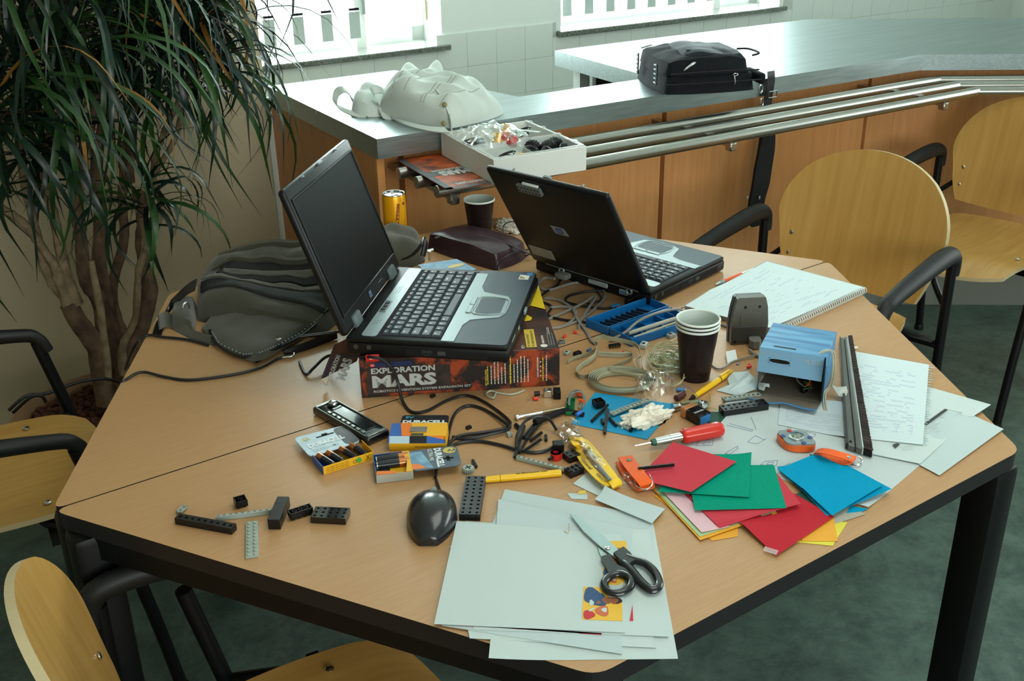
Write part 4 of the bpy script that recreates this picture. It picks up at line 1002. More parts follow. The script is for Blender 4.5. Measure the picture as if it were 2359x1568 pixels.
slab('left_edge', (th/2-.0006, bd/2, bh/2), (th, bd-.01, bh-.004), CARD)
SIL = mat('silver_print', (178, 182, 178), .45); YPR = mat('yellow_print', (222, 196, 60), .5); NAVY = mat('navy_print', (28, 44, 84), .5); WPR = mat('white_print', (214, 208, 196), .5)
XF = frame((0, 0, 0), (1, 0, 0), (0, 0, 1))
m_ = MB(); m_.box((.079, .029, .00015), (.136, .046, .0002), XF); m_.build('dark_title_field', mat('rock_title_field', (60, 48, 42), .45, c2=(38, 32, 30), scale=60), t)
m_ = MB(); text(m_, 'EXPLORATION', XF, .018, .0425, .104, .0105, .0006, 0, .035); m_.build('title_lettering', SIL, t)
m_ = MB(); text(m_, 'MARS', XF, .019, .0165, .105, .0225, .0006, 1, .06); text(m_, 'MARS', XF, .0185, .0172, .105, .0225, .0009, 0, .045); m_.build('title_lettering', [SIL, mat('title_shade', (104, 88, 82), .5)], t)
m_ = MB(); text(m_, 'ROBOTICS INVENTION SYSTEM EXPANSION SET', XF, .020, .0085, .160, .0042, .0006, 0, .02); m_.build('subtitle_lettering', SIL, t)
m_ = MB(); m_.box((.052, .0585, .0004), (.066, .0075, .0003), XF); m_.build('name_plate', NAVY, t)
m_ = MB(); text(m_, 'MINDSTORMS', XF, .0275, .0560, .055, .0050, .0010, 0, .03); m_.build('brand_lettering', [NAVY, SIL], t)
m_ = MB(); m_.box((.021, .0585, .0008), (.007, .0055, .0004), XF, 0); text(m_, 'LEGO', XF, .0183, .0572, .0055, .0026, .0012, 1, .03); m_.build('brand_badge', [mat('badge_red', (200, 30, 24), .5), WPR], t)
rl = random.Random(3)
m_ = MB()
for bx_, nrow, mi0 in ((.208, 6, 0), (.246, 6, 0), (.300, 2, 0)):
    for k in range(nrow):
        x = bx_+k*.0058; hh = .026+rl.random()*.022
        y = .010
        while y < .010+hh:
            dl = .0015+rl.random()*.004; m_.box((x, y+dl/2, .0004), (.0016, dl, .0002), XF, 1 if (k == 0) else 0); y += dl+.0011
m_.build('contents_print', [WPR, YPR], t)['kind'] = 'stuff'
Xr = frame((0, 0, 0), (0, 1, 0), (-1, 0, 0))
m_ = MB(); text(m_, 'SET INCLUDES:', frame((.2035, .0, .008), (0, 0, 1), (-1, 0, 0)), 0, -.003, .03, .003, .0006, 0, .02); text(m_, 'DAS SET ENTHÄLT:', frame((.2435, .0, .008), (0, 0, 1), (-1, 0, 0)), 0, -.003, .036, .003, .0006, 0, .02); m_.build('list_heading', YPR, t)
m_ = MB(); text(m_, 'LEGO MINDSTORMS', frame((.291, 0, .018), (0, 0, 1), (-1, 0, 0)), 0, -.0015, .036, .0026, .0006, 0, .03)
for k in range(4): m_.lathe([(.0012, 0), (.0012, .0004)], 8, frame((.296, -.0004, .020+k*.0085), (1, 0, 0), (0, 0, 1)))
m_.build('spine_lettering', WPR, t)
Zc = Vector((0, 0, 1))
# top print near the right rear
XT = frame((bw, 0, bh+.0006), (0, 1, 0), (-1, 0, 0))   # reads when seen from the right side
_a, _b = at(1237, 799, bh+.0016), at(1229, 758, bh+.0016); _l = (_b-_a).length
XT = BX.inverted() @ frame(_a, _b-_a, Zc.cross(_b-_a))
m_ = MB(); m_.box((_l/2, .0085, .0), (_l, .017, .0003), XT); m_.build('yellow_label', mat('label_yellow', (206, 178, 66), .5), t)
m_ = MB()
text(m_, 'PC REQUIRED', XT, .002, .0100, _l*.70, .0042, .0005, 0, .0); text(m_, 'PC ERFORDERLICH', XT, .002, .0030, _l*.9, .0042, .0005, 0, .0); m_.build('label_lettering', INKB, t)
m_ = MB(); m_.lathe([(.006, 0), (.006, .0003)], 20, XT @ Matrix.Translation((.004, -.012, 0))); text(m_, 'WINDOWS 98', XT, .012, -.014, .032, .0042, .0004, 0, .04); text(m_, 'PC+', XT, -.004, .020, .012, .006, .0004, 0, .02)
for k in range(3): text(m_, 'minimum processor and video card required', XT, .004, -.022-k*.0042, .05, .002, .0004)

m_.build('top_lettering', WPR, t)
m_ = MB(); text(m_, 'L E G O', XT, .050, -.026, .026, .0042, .0004, 0, .03)
m_.build('top_lettering', WPR, t)
YC = mat('tag_yellow', (214, 186, 34), .5)
poly('yellow_card', 'yellow printed card poking out from under the right side of the left laptop, far one', [(1216, 668), (1240, 657), (1256, 712), (1222, 704)], .0705, .0006, YC, 'card')
poly('yellow_card', 'yellow card corner poking out from under the near right edge of the left laptop', [(1192, 712), (1226, 732), (1222, 738), (1188, 742)], .0705, .0006, YC, 'card')
# open side flap at the left
FLm = mat('flap_inner', (190, 188, 176), .8)
F0 = BX @ Vector((0, .004, bh)); F1 = BX @ Vector((0, .10, bh-.004)); F2 = Vector(at(739, 874, .012)); F3 = Vector(at(820, 833, .030))
def quad_slab(P, th_, mats):
    n = (P[1]-P[0]).cross(P[3]-P[0]).normalized()*th_; m_ = MB(); m_.add(list(P)+[p+n for p in P], [(3, 2, 1, 0)], mi=1); m_.add(list(P)+[p+n for p in P], [(4, 5, 6, 7), (0, 1, 5, 4), (1, 2, 6, 5), (2, 3, 7, 6), (3, 0, 4, 7)]); return m_
BXI = BX.inverted()
A_, B_, C_, D_ = at(826, 790, .060), at(770, 795, .052), at(739, 874, .020), at(822, 832, .034)
A_ = D_+(B_-C_); m_ = quad_slab([BXI @ D_, BXI @ A_, BXI @ B_, BXI @ C_], .0012, None); o = m_.build('side_flap', [ROCKD, ROCKD], t)
Xfl = frame(BXI @ C_, (BXI @ B_)-(BXI @ C_), (BXI @ C_)-(BXI @ D_))
Zn = (Xfl.to_3x3() @ Vector((0, 0, 1)))
zo = .0022
m_ = MB(); text(m_, 'EXPLORATION', Xfl, .004, -.018, .050, .008, zo, 0, .03); text(m_, 'MARS', Xfl, .006, -.040, .046, .017, zo, 0, .05); o = m_.build('flap_lettering', SIL, t)
m_ = MB(); text(m_, 'MINDSTORMS', Xfl, .004, -.0075, .040, .004, zo, 0, .03); m_.build('flap_brand', NAVY, t)
m_ = quad_slab([BXI @ p for p in (at(739, 874, .020), at(757, 868, .024), at(753, 888, .006), at(745, 884, .008))], .001, None); m_.build('flap_tuck', [CARD, CARD], t)
m_ = MB(); m_.rbox((.022, -.0012, bh+.004), (.022, .003, .012), .001, 1, None, 0); m_.rbox((.022, -.003, bh+.004), (.010, .001, .003), .0004, 1, None, 1); 
o = m_.build('red_badge', [mat('badge_red', (200, 30, 24), .5), WPR], t)

# blue booklet behind the laptop
poly('blue_booklet', 'blue illustrated booklet corner sticking out behind the left laptop', [(962, 612), (1052, 598), (1098, 622), (1010, 648)], .0715, .002, mat('booklet_blue', (96, 150, 180), .5, c2=(60, 120, 160), scale=60), 'booklet')
o = bpy.data.objects['blue_booklet']
m_ = MB(); c = at(1050, 612, .0738); m_.lathe([(.012, 0), (.012, .0003)], 16, Matrix.Translation(c) @ Matrix.Diagonal((1.6, .7, 1, 1))); oo = m_.build('cover_emblem', mat('emblem_gold', (196, 170, 90), .5), o); oo.location = -Vector(o.location)

# ================================================================== cups, can
CUPB = mat('cup_brown', (34, 22, 22), .34, spec=.35, c2=(22, 15, 17), scale=14, stretch=(1, 1, 6)); CUPW = mat('cup_inner', (196, 206, 198), .5); CUPR = mat('cup_rim', (214, 222, 214), .5)
def cup(label, loc, H=.095, rt=.035, rb=.0245, group=None, ribs=True):
    t = thing('paper_cup', label, 'cup', loc, 0, group)
    n = 32; m_ = MB(); pr = []
    K = 16
    for k in range(K+1):
        f = k/K; z = H*f; r = rb+(rt-rb)*f
        if ribs and .42 < f < .72: r += .0003*math.sin(f*110)
        pr.append((r, z))
    m_.lathe(pr, n, cap0=True, cap1=False); m_.build('cup_wall', CUPB, t)
    m_ = MB(); m_.lathe([(rt-.0008, H-.001), (rb-.001, .006), (.0005, .0058)], n, cap0=False, cap1=True); m_.build('cup_lining', CUPW, t)
    m_ = MB(); rr = rt+.0006; m_.lathe([(rt-.0014, H-.0006), (rt-.0008, H+.0012), (rr, H+.0018), (rr+.0014, H+.0004), (rr+.0012, H-.0018), (rt-.0002, H-.0022)], n, cap0=False, cap1=False); m_.build('rolled_rim', CUPR, t)
    return t
c0 = (at(1581, 872)+at(1645, 872))/2; c0 = at(1613, 868); c0 = Vector((.187, -.232, TZ+.0004))
G = 'stacked brown paper cups'
cup('brown paper cup, lowest of the stack of three', c0, group=None)
cup('brown paper cup, middle one of the stack of three', c0+Vector((0, 0, .0065)), group=None)
cup('brown paper cup, top one of the stack of three, pale inside showing', c0+Vector((0, 0, .0130)), group=None)
cup('single brown paper cup standing at the far edge of the table', Vector((.300, .598, TZ+.0004)), H=.088)
t = thing('drink_can', 'slim yellow drink can behind the left laptop', 'can', Vector((.118, .668, TZ+.0004)))
CANY = mat('can_yellow', (226, 158, 10), .3, .35); m_ = MB(); m_.lathe([(.022, 0), (.0262, .006), (.0265, .012), (.0265, .112), (.0245, .118)], 32, cap1=False); m_.build('can_body', CANY, t)
m_ = MB(); m_.lathe([(.0245, .1178), (.0252, .1192), (.0248, .1205), (.0232, .1200), (.0228, .1165), (.0005, .1165)], 32, cap0=False, cap1=True); m_.build('can_lid', CHROME, t)
m_ = MB(); m_.rbox((.0, -.004, .1178), (.018, .010, .0012), .0005, 1); m_.build('pull_tab', CHROME, t)
m_ = MB(); m_.rbox((.006, .008, .1172), (.012, .008, .0008), .0003, 1); m_.build('drink_opening', BLK, t)
def wrap(m_, pts, r, ang, mi=0):
    vs = [(r*math.cos(ang+x/r), r*math.sin(ang+x/r), z) for x, z in pts]; m_.add(vs, [tuple(range(len(vs)))], None, mi)
m_ = MB(); 
for k in range(8):
    z = .03+k*.009; wrap(m_, [(-.006+k*.0012, z), (.003+k*.0008, z), (.0042+k*.0008, z+.0091), (-.0048+k*.0012, z+.0091)], .0267, R(-112))
m_.build('printed_stripe', mat('can_brown', (134, 62, 20), .4), t)
m_ = MB(); wrap(m_, [(.0035*math.cos(q*.6283), .100+.0035*math.sin(q*.6283)) for q in range(10)], .0267, R(-68)); m_.build('printed_badge', mat('can_maroon', (120, 40, 30), .4), t)
m_ = MB()
for k in range(9):
    for q in range(4): wrap(m_, [(-.006+q*.003, .06-k*.005), (-.0042+q*.003, .06-k*.005), (-.0042+q*.003, .0612-k*.005), (-.006+q*.003, .0612-k*.005)], .0267, R(-66))
m_.build('fine_print', mat('can_print', (170, 96, 20), .5), t)['kind'] = 'stuff'
# crumpled napkins
def crumple(name, label, c, rx, ry, rz, mtl, seed, cat='tissue', rough=1.0, n=3, flatb=True):
    bm = bmesh.new(); bmesh.ops.create_icosphere(bm, subdivisions=n, radius=1)
    for v in bm.verts:
        p = v.co.copy(); q = p*1.7+Vector((seed, seed*.7, 0))
        f = 1+rough*(.38*noise.noise(q)+.30*(abs(noise.noise(q*2.3))-.25)+.09*(abs(noise.noise(q*5))-.2))
        v.co = Vector((p.x*rx*f, p.y*ry*f, max(-rz*.0 if flatb else -9, p.z*rz*f)))
    m_ = MB(); bm.verts.ensure_lookup_table(); m_.add([v.co.copy() for v in bm.verts], [[v.index for v in f.verts] for f in bm.faces], Matrix.Translation(c), sm=(n > 4)); bm.free()
    return tag(m_.build(name, mtl, loc=c), label, cat)
TIS = mat('tissue_cream', (226, 222, 206), .85, spec=.1)
o = crumple('crumpled_tissue', 'crumpled cream tissue lying on the blue sheet', at(1492, 968, .001), .040, .022, .022, TIS, 3.1, rough=1.25, n=5); o.rotation_euler.z = R(-8)
o = crumple('crumpled_napkin', 'crumpled white napkin behind the single cup and right laptop', at(1172, 528, .001), .026, .042, .026, mat('napkin', (206, 204, 192), .85), 8.2, rough=.8, n=5)

# ================================================================== leather pouch
LEA = mat('purple_brown_leather', (58, 40, 46), .32, bump=.35, bscale=90, var=.25, scale=20)
t = thing('leather_pouch', 'dark plum leather camera pouch with stitched edge at the far side of the table', 'pouch', at(1090, 590))
def cushion(m_, corners, z0, H, nu=22, nv=16, pw=.32, skew=None, X=None, mi=0, nz=.0, seed=0, topshift=(0, 0)):
    """closed pillow over four plan corners"""
    P = [Vector((c.x, c.y, 0)) for c in corners]; top = []; bot = []
    for j in range(nv+1):
        for i in range(nu+1):
            s_, t_ = i/nu, j/nv
            # round the corners
            x, y = sq2disc(2*s_-1, 2*t_-1, .35); s2, t2 = (x+1)/2, (y+1)/2
            p = (P[0]*(1-s2)+P[1]*s2)*(1-t2)+(P[3]*(1-s2)+P[2]*s2)*t2
            e = (max(0, 1-abs(2*s_-1)**4)*max(0, 1-abs(2*t_-1)**4))**pw
            hgt = H(s2, t2) if callable(H) else H
            z = e*hgt
            if nz: z += nz*e*noise.noise(Vector((p.x*22+seed, p.y*22, seed)))
            top.append((p.x+topshift[0]*e, p.y+topshift[1]*e, z0+z)); bot.append((p.x, p.y, z0))
    idx = lambda i, j: j*(nu+1)+i
    fs = [(idx(i, j), idx(i+1, j), idx(i+1, j+1), idx(i, j+1)) for j in range(nv) for i in range(nu)]
    m_.add(top, fs, X, mi, True); m_.add(bot, [tuple(reversed(f)) for f in fs], X, mi, True)
m_ = MB(); cushion(m_, [at(972, 572), at(1146, 628), at(1226, 592), at(1062, 548)], TZ+.001, lambda s_, t_: .040+.006*math.sin(3.1*s_), 26, 20, pw=.10, nz=.003); o = m_.build('pouch_body', LEA, t); o.location = -Vector(t.location)
m_ = MB(); m_.tube([at(1002, 548, .036), at(1060, 534, .044), at(1130, 548, .044), at(1190, 570, .038), at(1228, 588, .012)], [.003, .005, .005, .005, .003], 8, flat=.5); o = m_.build('flap_edge', LEA, t); o.location = -Vector(t.location)
m_ = MB()
for k in range(26):
    f = k/25; p = at(1020+150*f, 545+26*f+6*math.sin(f*3.1), .0535); q = at(1023+150*f, 545.5+26*f+6*math.sin(f*3.1), .0535); m_.cyl(p, q, .0006, n=4)
o = m_.build('stitching', mat('thread_grey', (120, 110, 108), .7), t); o.location = -Vector(t.location); o['kind'] = 'stuff'
m_ = MB(); m_.tube([at(1146, 624, .004), at(1150, 606, .020), at(1178, 585, .034), at(1222, 574, .022), at(1215, 588, .004), at(1192, 592, .003)], .0016, 7); o = m_.build('cord', WIRE, t); o.location = -Vector(t.location)

# ================================================================== nine volt battery etc
a, b = at(1575, 958), at(1632, 985)
t = thing('nine_volt_battery', 'copper and black nine volt battery lying behind the red screwdriver', 'battery', (a+b)/2+Vector((0, 0, 0)))
dv = at(1632, 972)-at(1568, 950); X = frame(at(1566, 958, .0004), at(1624, 990)-at(1566, 958), Vector((0, 0, 1)).cross(at(1624, 990)-at(1566, 958)))
m_ = MB(); m_.rbox((.006, .013, .0085), (.012, .026, .017), .0012, 1, X); o = m_.build('copper_end', mat('copper', (196, 132, 86), .35, .4), t); o.location = -Vector(t.location)
m_ = MB(); m_.rbox((.027, .013, .0085), (.030, .026, .017), .0012, 1, X); o = m_.build('battery_case', BLKG, t); o.location = -Vector(t.location)
m_ = MB(); text(m_, 'DURACELL', X @ Matrix(((0, -1, 0, .030), (1, 0, 0, .001), (0, 0, 1, 0), (0, 0, 0, 1))), .001, -.001, .020, .004, .0173, 0, .03); o = m_.build('battery_lettering', WPR, t); o.location = -Vector(t.location)
m_ = MB(); m_.rbox((.0423, .013, .0085), (.0012, .022, .013), .0005, 1, X); o = m_.build('battery_base', mat('base_blue', (40, 110, 170), .4), t); o.location = -Vector(t.location)
# potentiometer assembly above it
t = thing('potentiometer', 'silver and green potentiometer with wires lying behind the nine volt battery', 'component', at(1590, 935))
m_ = MB(); m_.cyl(at(1549, 938, .007), at(1562, 936, .007), .0075, .006, 14); m_.cyl(at(1562, 936, .007), at(1575, 934, .007), .0045, .0045, 10); o = m_.build('threaded_bushing', CHROME, t); o.location = -Vector(t.location)
m_ = MB(); m_.rbox((0, 0, 0), (.036, .012, .006), .001, 1, frame(at(1592, 931, .008), at(1620, 928)-at(1575, 934), (0, 0, 1))); o = m_.build('circuit_board', mat('board_olive', (128, 134, 104), .5), t); o.location = -Vector(t.location)
m_ = MB(); m_.lathe([(.0105, 0), (.0105, .002), (.004, .0025), (.004, .008), (.003, .0085)], 16, frame(at(1618, 934, .006), (1, 0, .3), (0, 1, 0))); o = m_.build('solder_disc', CHROME, t); o.location = -Vector(t.location)
m_ = MB(); m_.tube([at(1612, 930, .012), at(1606, 912, .03), at(1590, 894, .02), at(1570, 885, .008)], .0006, 5); o = m_.build('blue_lead', mat('lead_blue', (90, 120, 180), .5), t); o.location = -Vector(t.location)
m_ = MB(); m_.tube([at(1620, 942, .004), at(1636, 925, .012), at(1632, 905, .006)], .0005, 5); m_.tube([at(1615, 940, .003), at(1640, 940, .005), at(1652, 944, .002)], .0005, 5); o = m_.build('green_lead', mat('lead_green', (60, 130, 60), .5), t); o.location = -Vector(t.location); o['kind'] = 'stuff'
def comp(label, u, v, kind, cols, sz=.006, rz=0.0, cat='component', h=0.0):
    nm = {'cyl': 'capacitor', 'box': 'connector', 'led': 'led_lamp', 'chip': 'microchip', 'res': 'resistor'}[kind]
    t = thing(nm, label, cat, at(u, v, h), rz)
    m1 = cols[0]; m2 = cols[1] if len(cols) > 1 else CHROME
    if kind == 'cyl':
        m_ = MB(); m_.cyl((-sz, 0, sz*.55), (sz, 0, sz*.55), sz*.55, n=12); m_.build('body', m1, t)
        m_ = MB(); m_.cyl((sz, 0, sz*.5), (sz*1.25, 0, sz*.5), sz*.2, n=6); m_.build('lead', m2, t)
    elif kind == 'box':
        m_ = MB(); m_.rbox((0, 0, sz*.5), (sz*2, sz*1.3, sz), sz*.12, 1); m_.build('housing', m1, t)
        m_ = MB(); m_.rbox((sz*1.0, 0, sz*.3), (sz*.5, sz*1.0, sz*.5), sz*.1, 1); m_.build('contact', m2, t)
        m_ = MB(); m_.rbox((-sz*.2, 0, sz*1.0), (sz*.8, sz*.6, sz*.12), sz*.04, 1); m_.build('slot', HOLE, t)
    elif kind == 'led':
        m_ = MB(); m_.lathe([(sz*.5, 0), (sz*.5, sz*.2), (sz*.42, sz*.25), (sz*.42, sz*.8), (sz*.3, sz*1.1), (.0002, sz*1.25)], 12, frame((0, 0, sz*.45), (0, 0, 1), (0, 1, 0))); m_.build('lens', m1, t)
        for q in (-1, 1): m_ = MB(); m_.tube([(0, q*sz*.2, sz*.45), (-sz*1.2, q*sz*.3, sz*.25), (-sz*2.4, q*sz*.8, .0006)], sz*.06, 5); m_.build('lead', m2, t)
    elif kind == 'chip':
        m_ = MB(); m_.rbox((0, 0, sz*.45), (sz*2.4, sz, sz*.5), sz*.06, 1); m_.build('body', m1, t)
        for k in range(6):
            for q in (-1, 1): m_ = MB(); m_.box((-sz+k*sz*.4, q*sz*.55, sz*.25), (sz*.1, sz*.12, sz*.5)); m_.build('pin', m2, t)
    return t
LRED = mat('led_red', (215, 50, 26), .25); CBR = mat('cap_maroon', (84, 46, 48), .4); CBL = mat('cap_blue', (60, 110, 160), .35)
comp('red lamp bulb component lying left of the two others beyond the box', 1303, 776, 'led', [LRED], .006, .3)
comp('red lamp component lying right of the others beyond the box', 1322, 768, 'led', [LRED], .006, 2.2)
comp('small grey clip with a dark eye at the back right corner of the box', 1294, 791, 'box', [BDG], .006, -.4)
comp('flat light grey tile beyond the lower right corner of the box', 1306, 816, 'box', [BGRY, BGRY], .006, .3)
comp('black socket with a metal tab lying beyond the box corner', 1330, 818, 'box', [BLK], .007, .1)
comp('tiny blue capacitor near the ribbon cable', 1357, 809, 'cyl', [CBL], .005, .4)
comp('black header strip with a row of gold pins inside the ribbon loop', 1416, 800, 'chip', [BLK, mat('gold_pins', (190, 160, 60), .4, .7)], .009, -.3)
comp('clear connector housing behind the wire tangle', 1483, 800, 'box', [mat('clear_grey', (178, 188, 186), .3)], .009, .5)
comp('grey connector end lying near the blue case corner', 1545, 777, 'box', [GREYP], .008, .1)
comp('red bead component under the ribbon cable loop', 1435, 812, 'led', [LRED], .004, 1.3)
comp('black microchip at the lower end of the ribbon cable', 1494, 876, 'chip', [BLK], .010, -.9)
comp('blue capacitor lying left of the yellow ballpoint tip', 1568, 902, 'cyl', [CBL], .007, -.6)
comp('maroon capacitor lying above the potentiometer', 1566, 919, 'cyl', [CBR], .010, .2)
comp('red lamp component lying right of the cup stack', 1727, 846, 'led', [LRED], .008, .4)
comp('tiny red screw-like component below the box corner', 1238, 921, 'led', [LRED], .007, -.3)
comp('tiny black component below the front of the box', 997, 914, 'box', [BLK], .0045, .2)
comp('tiny black component between the black cable loops', 1080, 987, 'box', [BLK], .0045, .1)
comp('black clip piece under the near end of the tissue', 1454, 993, 'cyl', [BLK], .004, .5, h=.001)
t = thing('dc_jack', 'metal and black power jack lying just right of the box corner', 'component', at(1270, 912))
m_ = MB(); m_.rbox((-.006, 0, .006), (.014, .013, .012), .001, 1, Matrix.Rotation(-.6, 4, 'Z')); m_.build('metal_can', CHROME, t)
m_ = MB(); m_.rbox((.009, -.004, .007), (.012, .018, .014), .001, 1, Matrix.Rotation(-.6, 4, 'Z')); m_.build('socket_block', BLK, t)
m_ = MB(); m_.cyl((-.016, .01, .006), (-.024, .014, .006), .004, n=10); m_.build('plug_pin', BLK, t)
# small wire bundle by the green brick
t = thing('wire_bundle', 'small bundle of twisted grey wires with orange tips behind the green brick', 'wires', at(1330, 925))
rw = random.Random(5); GW = mat('wire_grey', (120, 122, 116), .5)
for k in range(7):
    pts = [at(1306+rw.random()*6, 925+rw.random()*8, .004+.003*k), at(1312+rw.random()*8, 904+rw.random()*6, .006+.001*k), at(1332+rw.random()*8, 898+rw.random()*7, .006+.001*k), at(1344+rw.random()*5, 912+rw.random()*8, .004), at(1332+rw.random()*12, 935+rw.random()*6, .003)]
    m_ = MB(); m_.tube(pts, .0012, 5); o = m_.build('wire', GW, t); o.location = -Vector(t.location)
for u, v in ((1340, 921), (1334, 906)):
    m_ = MB(); m_.cyl(at(u-5, v, .006), at(u+4, v+3, .006), .003, n=8); o = m_.build('wire_tip', mat('tip_orange', (226, 84, 30), .4), t); o.location = -Vector(t.location)

# ================================================================== wire tangle, disc, ribbon cables
m_ = MB(); c = at(1560, 835, .0005); m_.lathe([(.042, 0), (.042, .0012), (.008, .0012), (.008, 0)], 40, Matrix.Translation(c), cap0=False, cap1=False); tag(m_.build('plastic_disc', mat('disc_pale', (196, 220, 204), .3, coat=.5), loc=c), 'pale green round disc lying under the tangle of thin wires', 'disc')
t = thing('wire_tangle', 'loose tangle of thin cream wires left of the stacked cups', 'wires', at(1530, 830))
TW = mat('wire_cream', (168, 164, 124), .5)
cen = at(1535, 840); ex = (at(1575, 840)-at(1490, 840)).normalized(); ey = Vector((0, 0, 1)).cross(ex)
for k in range(16):
    ph = rw.random()*6.28; rr = .018+rw.random()*.020; c = cen+ex*(rw.random()-.5)*.028+ey*(rw.random()-.5)*.05; pts = []
    n_ = 7+rw.randrange(5); zz = .003+rw.random()*.02
    for q in range(n_):
        a_ = ph+q*.95; r2 = rr*(.75+rw.random()*.5); pts.append(c+ex*(r2*math.cos(a_))+ey*(r2*math.sin(a_)*1.15)+Vector((0, 0, zz*(.4+rw.random()*.9))))
    m_ = MB(); m_.tube(pts, .0009, 5, res=5); o = m_.build('wire', TW, t); o.location = -Vector(t.location)
for pts in [[(1500, 815, .01), (1518, 795, .012), (1545, 785, .01), (1575, 768, .006)], [(1515, 870, .008), (1545, 888, .006), (1570, 880, .012), (1578, 850, .014)], [(1480, 820, .01), (1460, 830, .012), (1470, 850, .008), (1500, 862, .006)], [(1520, 850, .006), (1525, 880, .008), (1560, 884, .006), (1585, 860, .01)]]:
    m_ = MB(); m_.tube([at(*p) for p in pts], .0011, 5); o = m_.build('wire', TW, t); o.location = -Vector(t.location)
RIB = mat('ribbon_cable', (172, 170, 138), .4, c2=(120, 122, 104), scale=1, stretch=(1, 1, 320))
def ribbon(name, label, pts, wd, mtl, parent=None, lean=None):
    """flat ribbon standing on edge along the points"""
    P = [at(*p) for p in pts]; q = []
    for i in range(len(P)-1):
        a, b, c, d = P[max(0, i-1)], P[i], P[i+1], P[min(len(P)-1, i+2)]
        for k in range(6):
            t_ = k/6; q.append(.5*((2*b)+(-a+c)*t_+(2*a-5*b+4*c-d)*t_*t_+(-a+3*b-3*c+d)*t_**3))
    q.append(P[-1]); m_ = MB(); vs = []
    for i, p in enumerate(q):
        tg = (q[min(i+1, len(q)-1)]-q[max(0, i-1)]).normalized(); sd = tg.cross(Vector((0, 0, 1))).normalized()
        l = lean(i/len(q)) if lean else 0.15
        upv = (Vector((0, 0, 1))*math.cos(l)+sd*math.sin(l)).normalized()
        for s_ in (0, .2, .4, .6, .8, 1): vs.append(p+upv*wd*s_+sd*(.0005*(1 if int(s_*5) % 2 else 0)))
        for s_ in (1, 0): vs.append(p+upv*wd*s_+sd*.0012)
    K = 8; fs = []
    for i in range(len(q)-1):
        for k in range(K): k2 = (k+1) % K; fs.append((i*K+k, i*K+k2, (i+1)*K+k2, (i+1)*K+k))
    m_.add(vs, fs, sm=True); c = sum(P, Vector())/len(P)
    return m_.build(name, mtl, parent, loc=None if parent else c)
o = ribbon('ribbon_cable', '', [(1306, 838, .001), (1318, 830, .001), (1345, 822, .001), (1368, 812, .001), (1374, 798, .004), (1368, 788, .010), (1382, 780, .014), (1410, 784, .014), (1440, 790, .012), (1468, 800, .012), (1478, 822, .010), (1480, 845, .006), (1484, 858, .002)], .0085, RIB); tag(o, 'flat cream ribbon cable arching high over the black header', 'cable')
o = ribbon('ribbon_cable', '', [(1378, 804, .006), (1370, 826, .006), (1342, 846, .002), (1330, 862, .001), (1345, 872, .001), (1385, 860, .001), (1420, 845, .001), (1450, 832, .001), (1452, 822, .002), (1420, 822, .002), (1378, 820, .002)], .0085, RIB); tag(o, 'flat cream ribbon cable bent in a long flat loop right of the box', 'cable')
t = thing('ribbon_coil', 'oval coil of flat cream ribbon cable behind the blue sheet', 'cable', at(1430, 880))
cc = at(1430, 884); 
for k in range(5):
    pts = []; P = []
    rx, ry = .040+.0035*k, .030+.0032*k
    for q in range(10):
        a_ = 2*math.pi*q/10; P.append(cc+ex*(rx*math.cos(a_))*1.0+ey*(ry*math.sin(a_))+Vector((0, 0, .001+.0010*k)))
    m_ = MB(); m_.tube(P, .0042, 6, closed=True, res=4, flat=.28, side=Vector((0, 0, 1))); o = m_.build('cable_turn', RIB, t); o.location = -Vector(t.location)+Vector((0, 0, .004))
m_ = MB(); m_.tube([at(*p) for p in [(1405, 852, .012), (1430, 856, .012), (1462, 864, .010), (1490, 868, .006)]], .0045, 6, flat=.25, side=Vector((0, 0, 1))); o = m_.build('cable_end', RIB, t); o.location = -Vector(t.location)
t = None
# grey serial cable from the right laptop, black cords
GC = mat('grey_cable', (128, 126, 118), .45)
t = thing('grey_data_cable', 'thick grey data cable running in loops from the right laptop', 'cable', at(1320, 700))
m_ = MB(); m_.tube([at(*p) for p in [(1278, 642, .010), (1255, 640, .006), (1240, 655, .004), (1262, 668, .003), (1320, 652, .003), (1370, 652, .003), (1394, 678, .003), (1376, 705, .003), (1340, 735, .003), (1300, 750, .003)]], .0028, 8); o = m_.build('cable_run', GC, t); o.location = -Vector(t.location)
m_ = MB(); m_.tube([at(*p) for p in [(1255, 686, .003), (1290, 692, .004), (1320, 712, .007), (1330, 735, .006), (1350, 762, .003), (1362, 784, .003), (1372, 792, .003)]], .0028, 8); o = m_.build('cable_run', GC, t); o.location = -Vector(t.location)
m_ = MB(); m_.tube([at(*p) for p in [(1262, 735, .003), (1330, 705, .006), (1372, 682, .008), (1352, 715, .006), (1335, 745, .003), (1334, 756, .003)]], .0028, 8); o = m_.build('cable_run', GC, t); o.location = -Vector(t.location)
m_ = MB(); m_.tube([at(*p) for p in [(1268, 708, .004), (1300, 706, .006), (1326, 715, .008), (1322, 735, .004), (1295, 752, .003), (1270, 755, .003)]], .0028, 8); o = m_.build('cable_run', GC, t); o.location = -Vector(t.location)
m_ = MB(); m_.rbox((0, 0, 0), (.036, .030, .012), .003, 2, frame(at(1302, 632, .014), at(1330, 618, .014)-at(1280, 640, .014), (0, 1, .0))); o = m_.build('plug_housing', mat('plug_grey', (112, 112, 106), .5), t); o.location = -Vector(t.location)
cable('flat_grey_cable', 'pale grey flat cord arching over the blue tool case', [(1404, 784, .004), (1440, 765, .016), (1470, 740, .024), (1510, 722, .030), (1560, 712, .026), (1590, 722, .012), (1640, 740, .004), (1700, 760, .003)], .0026, GC)
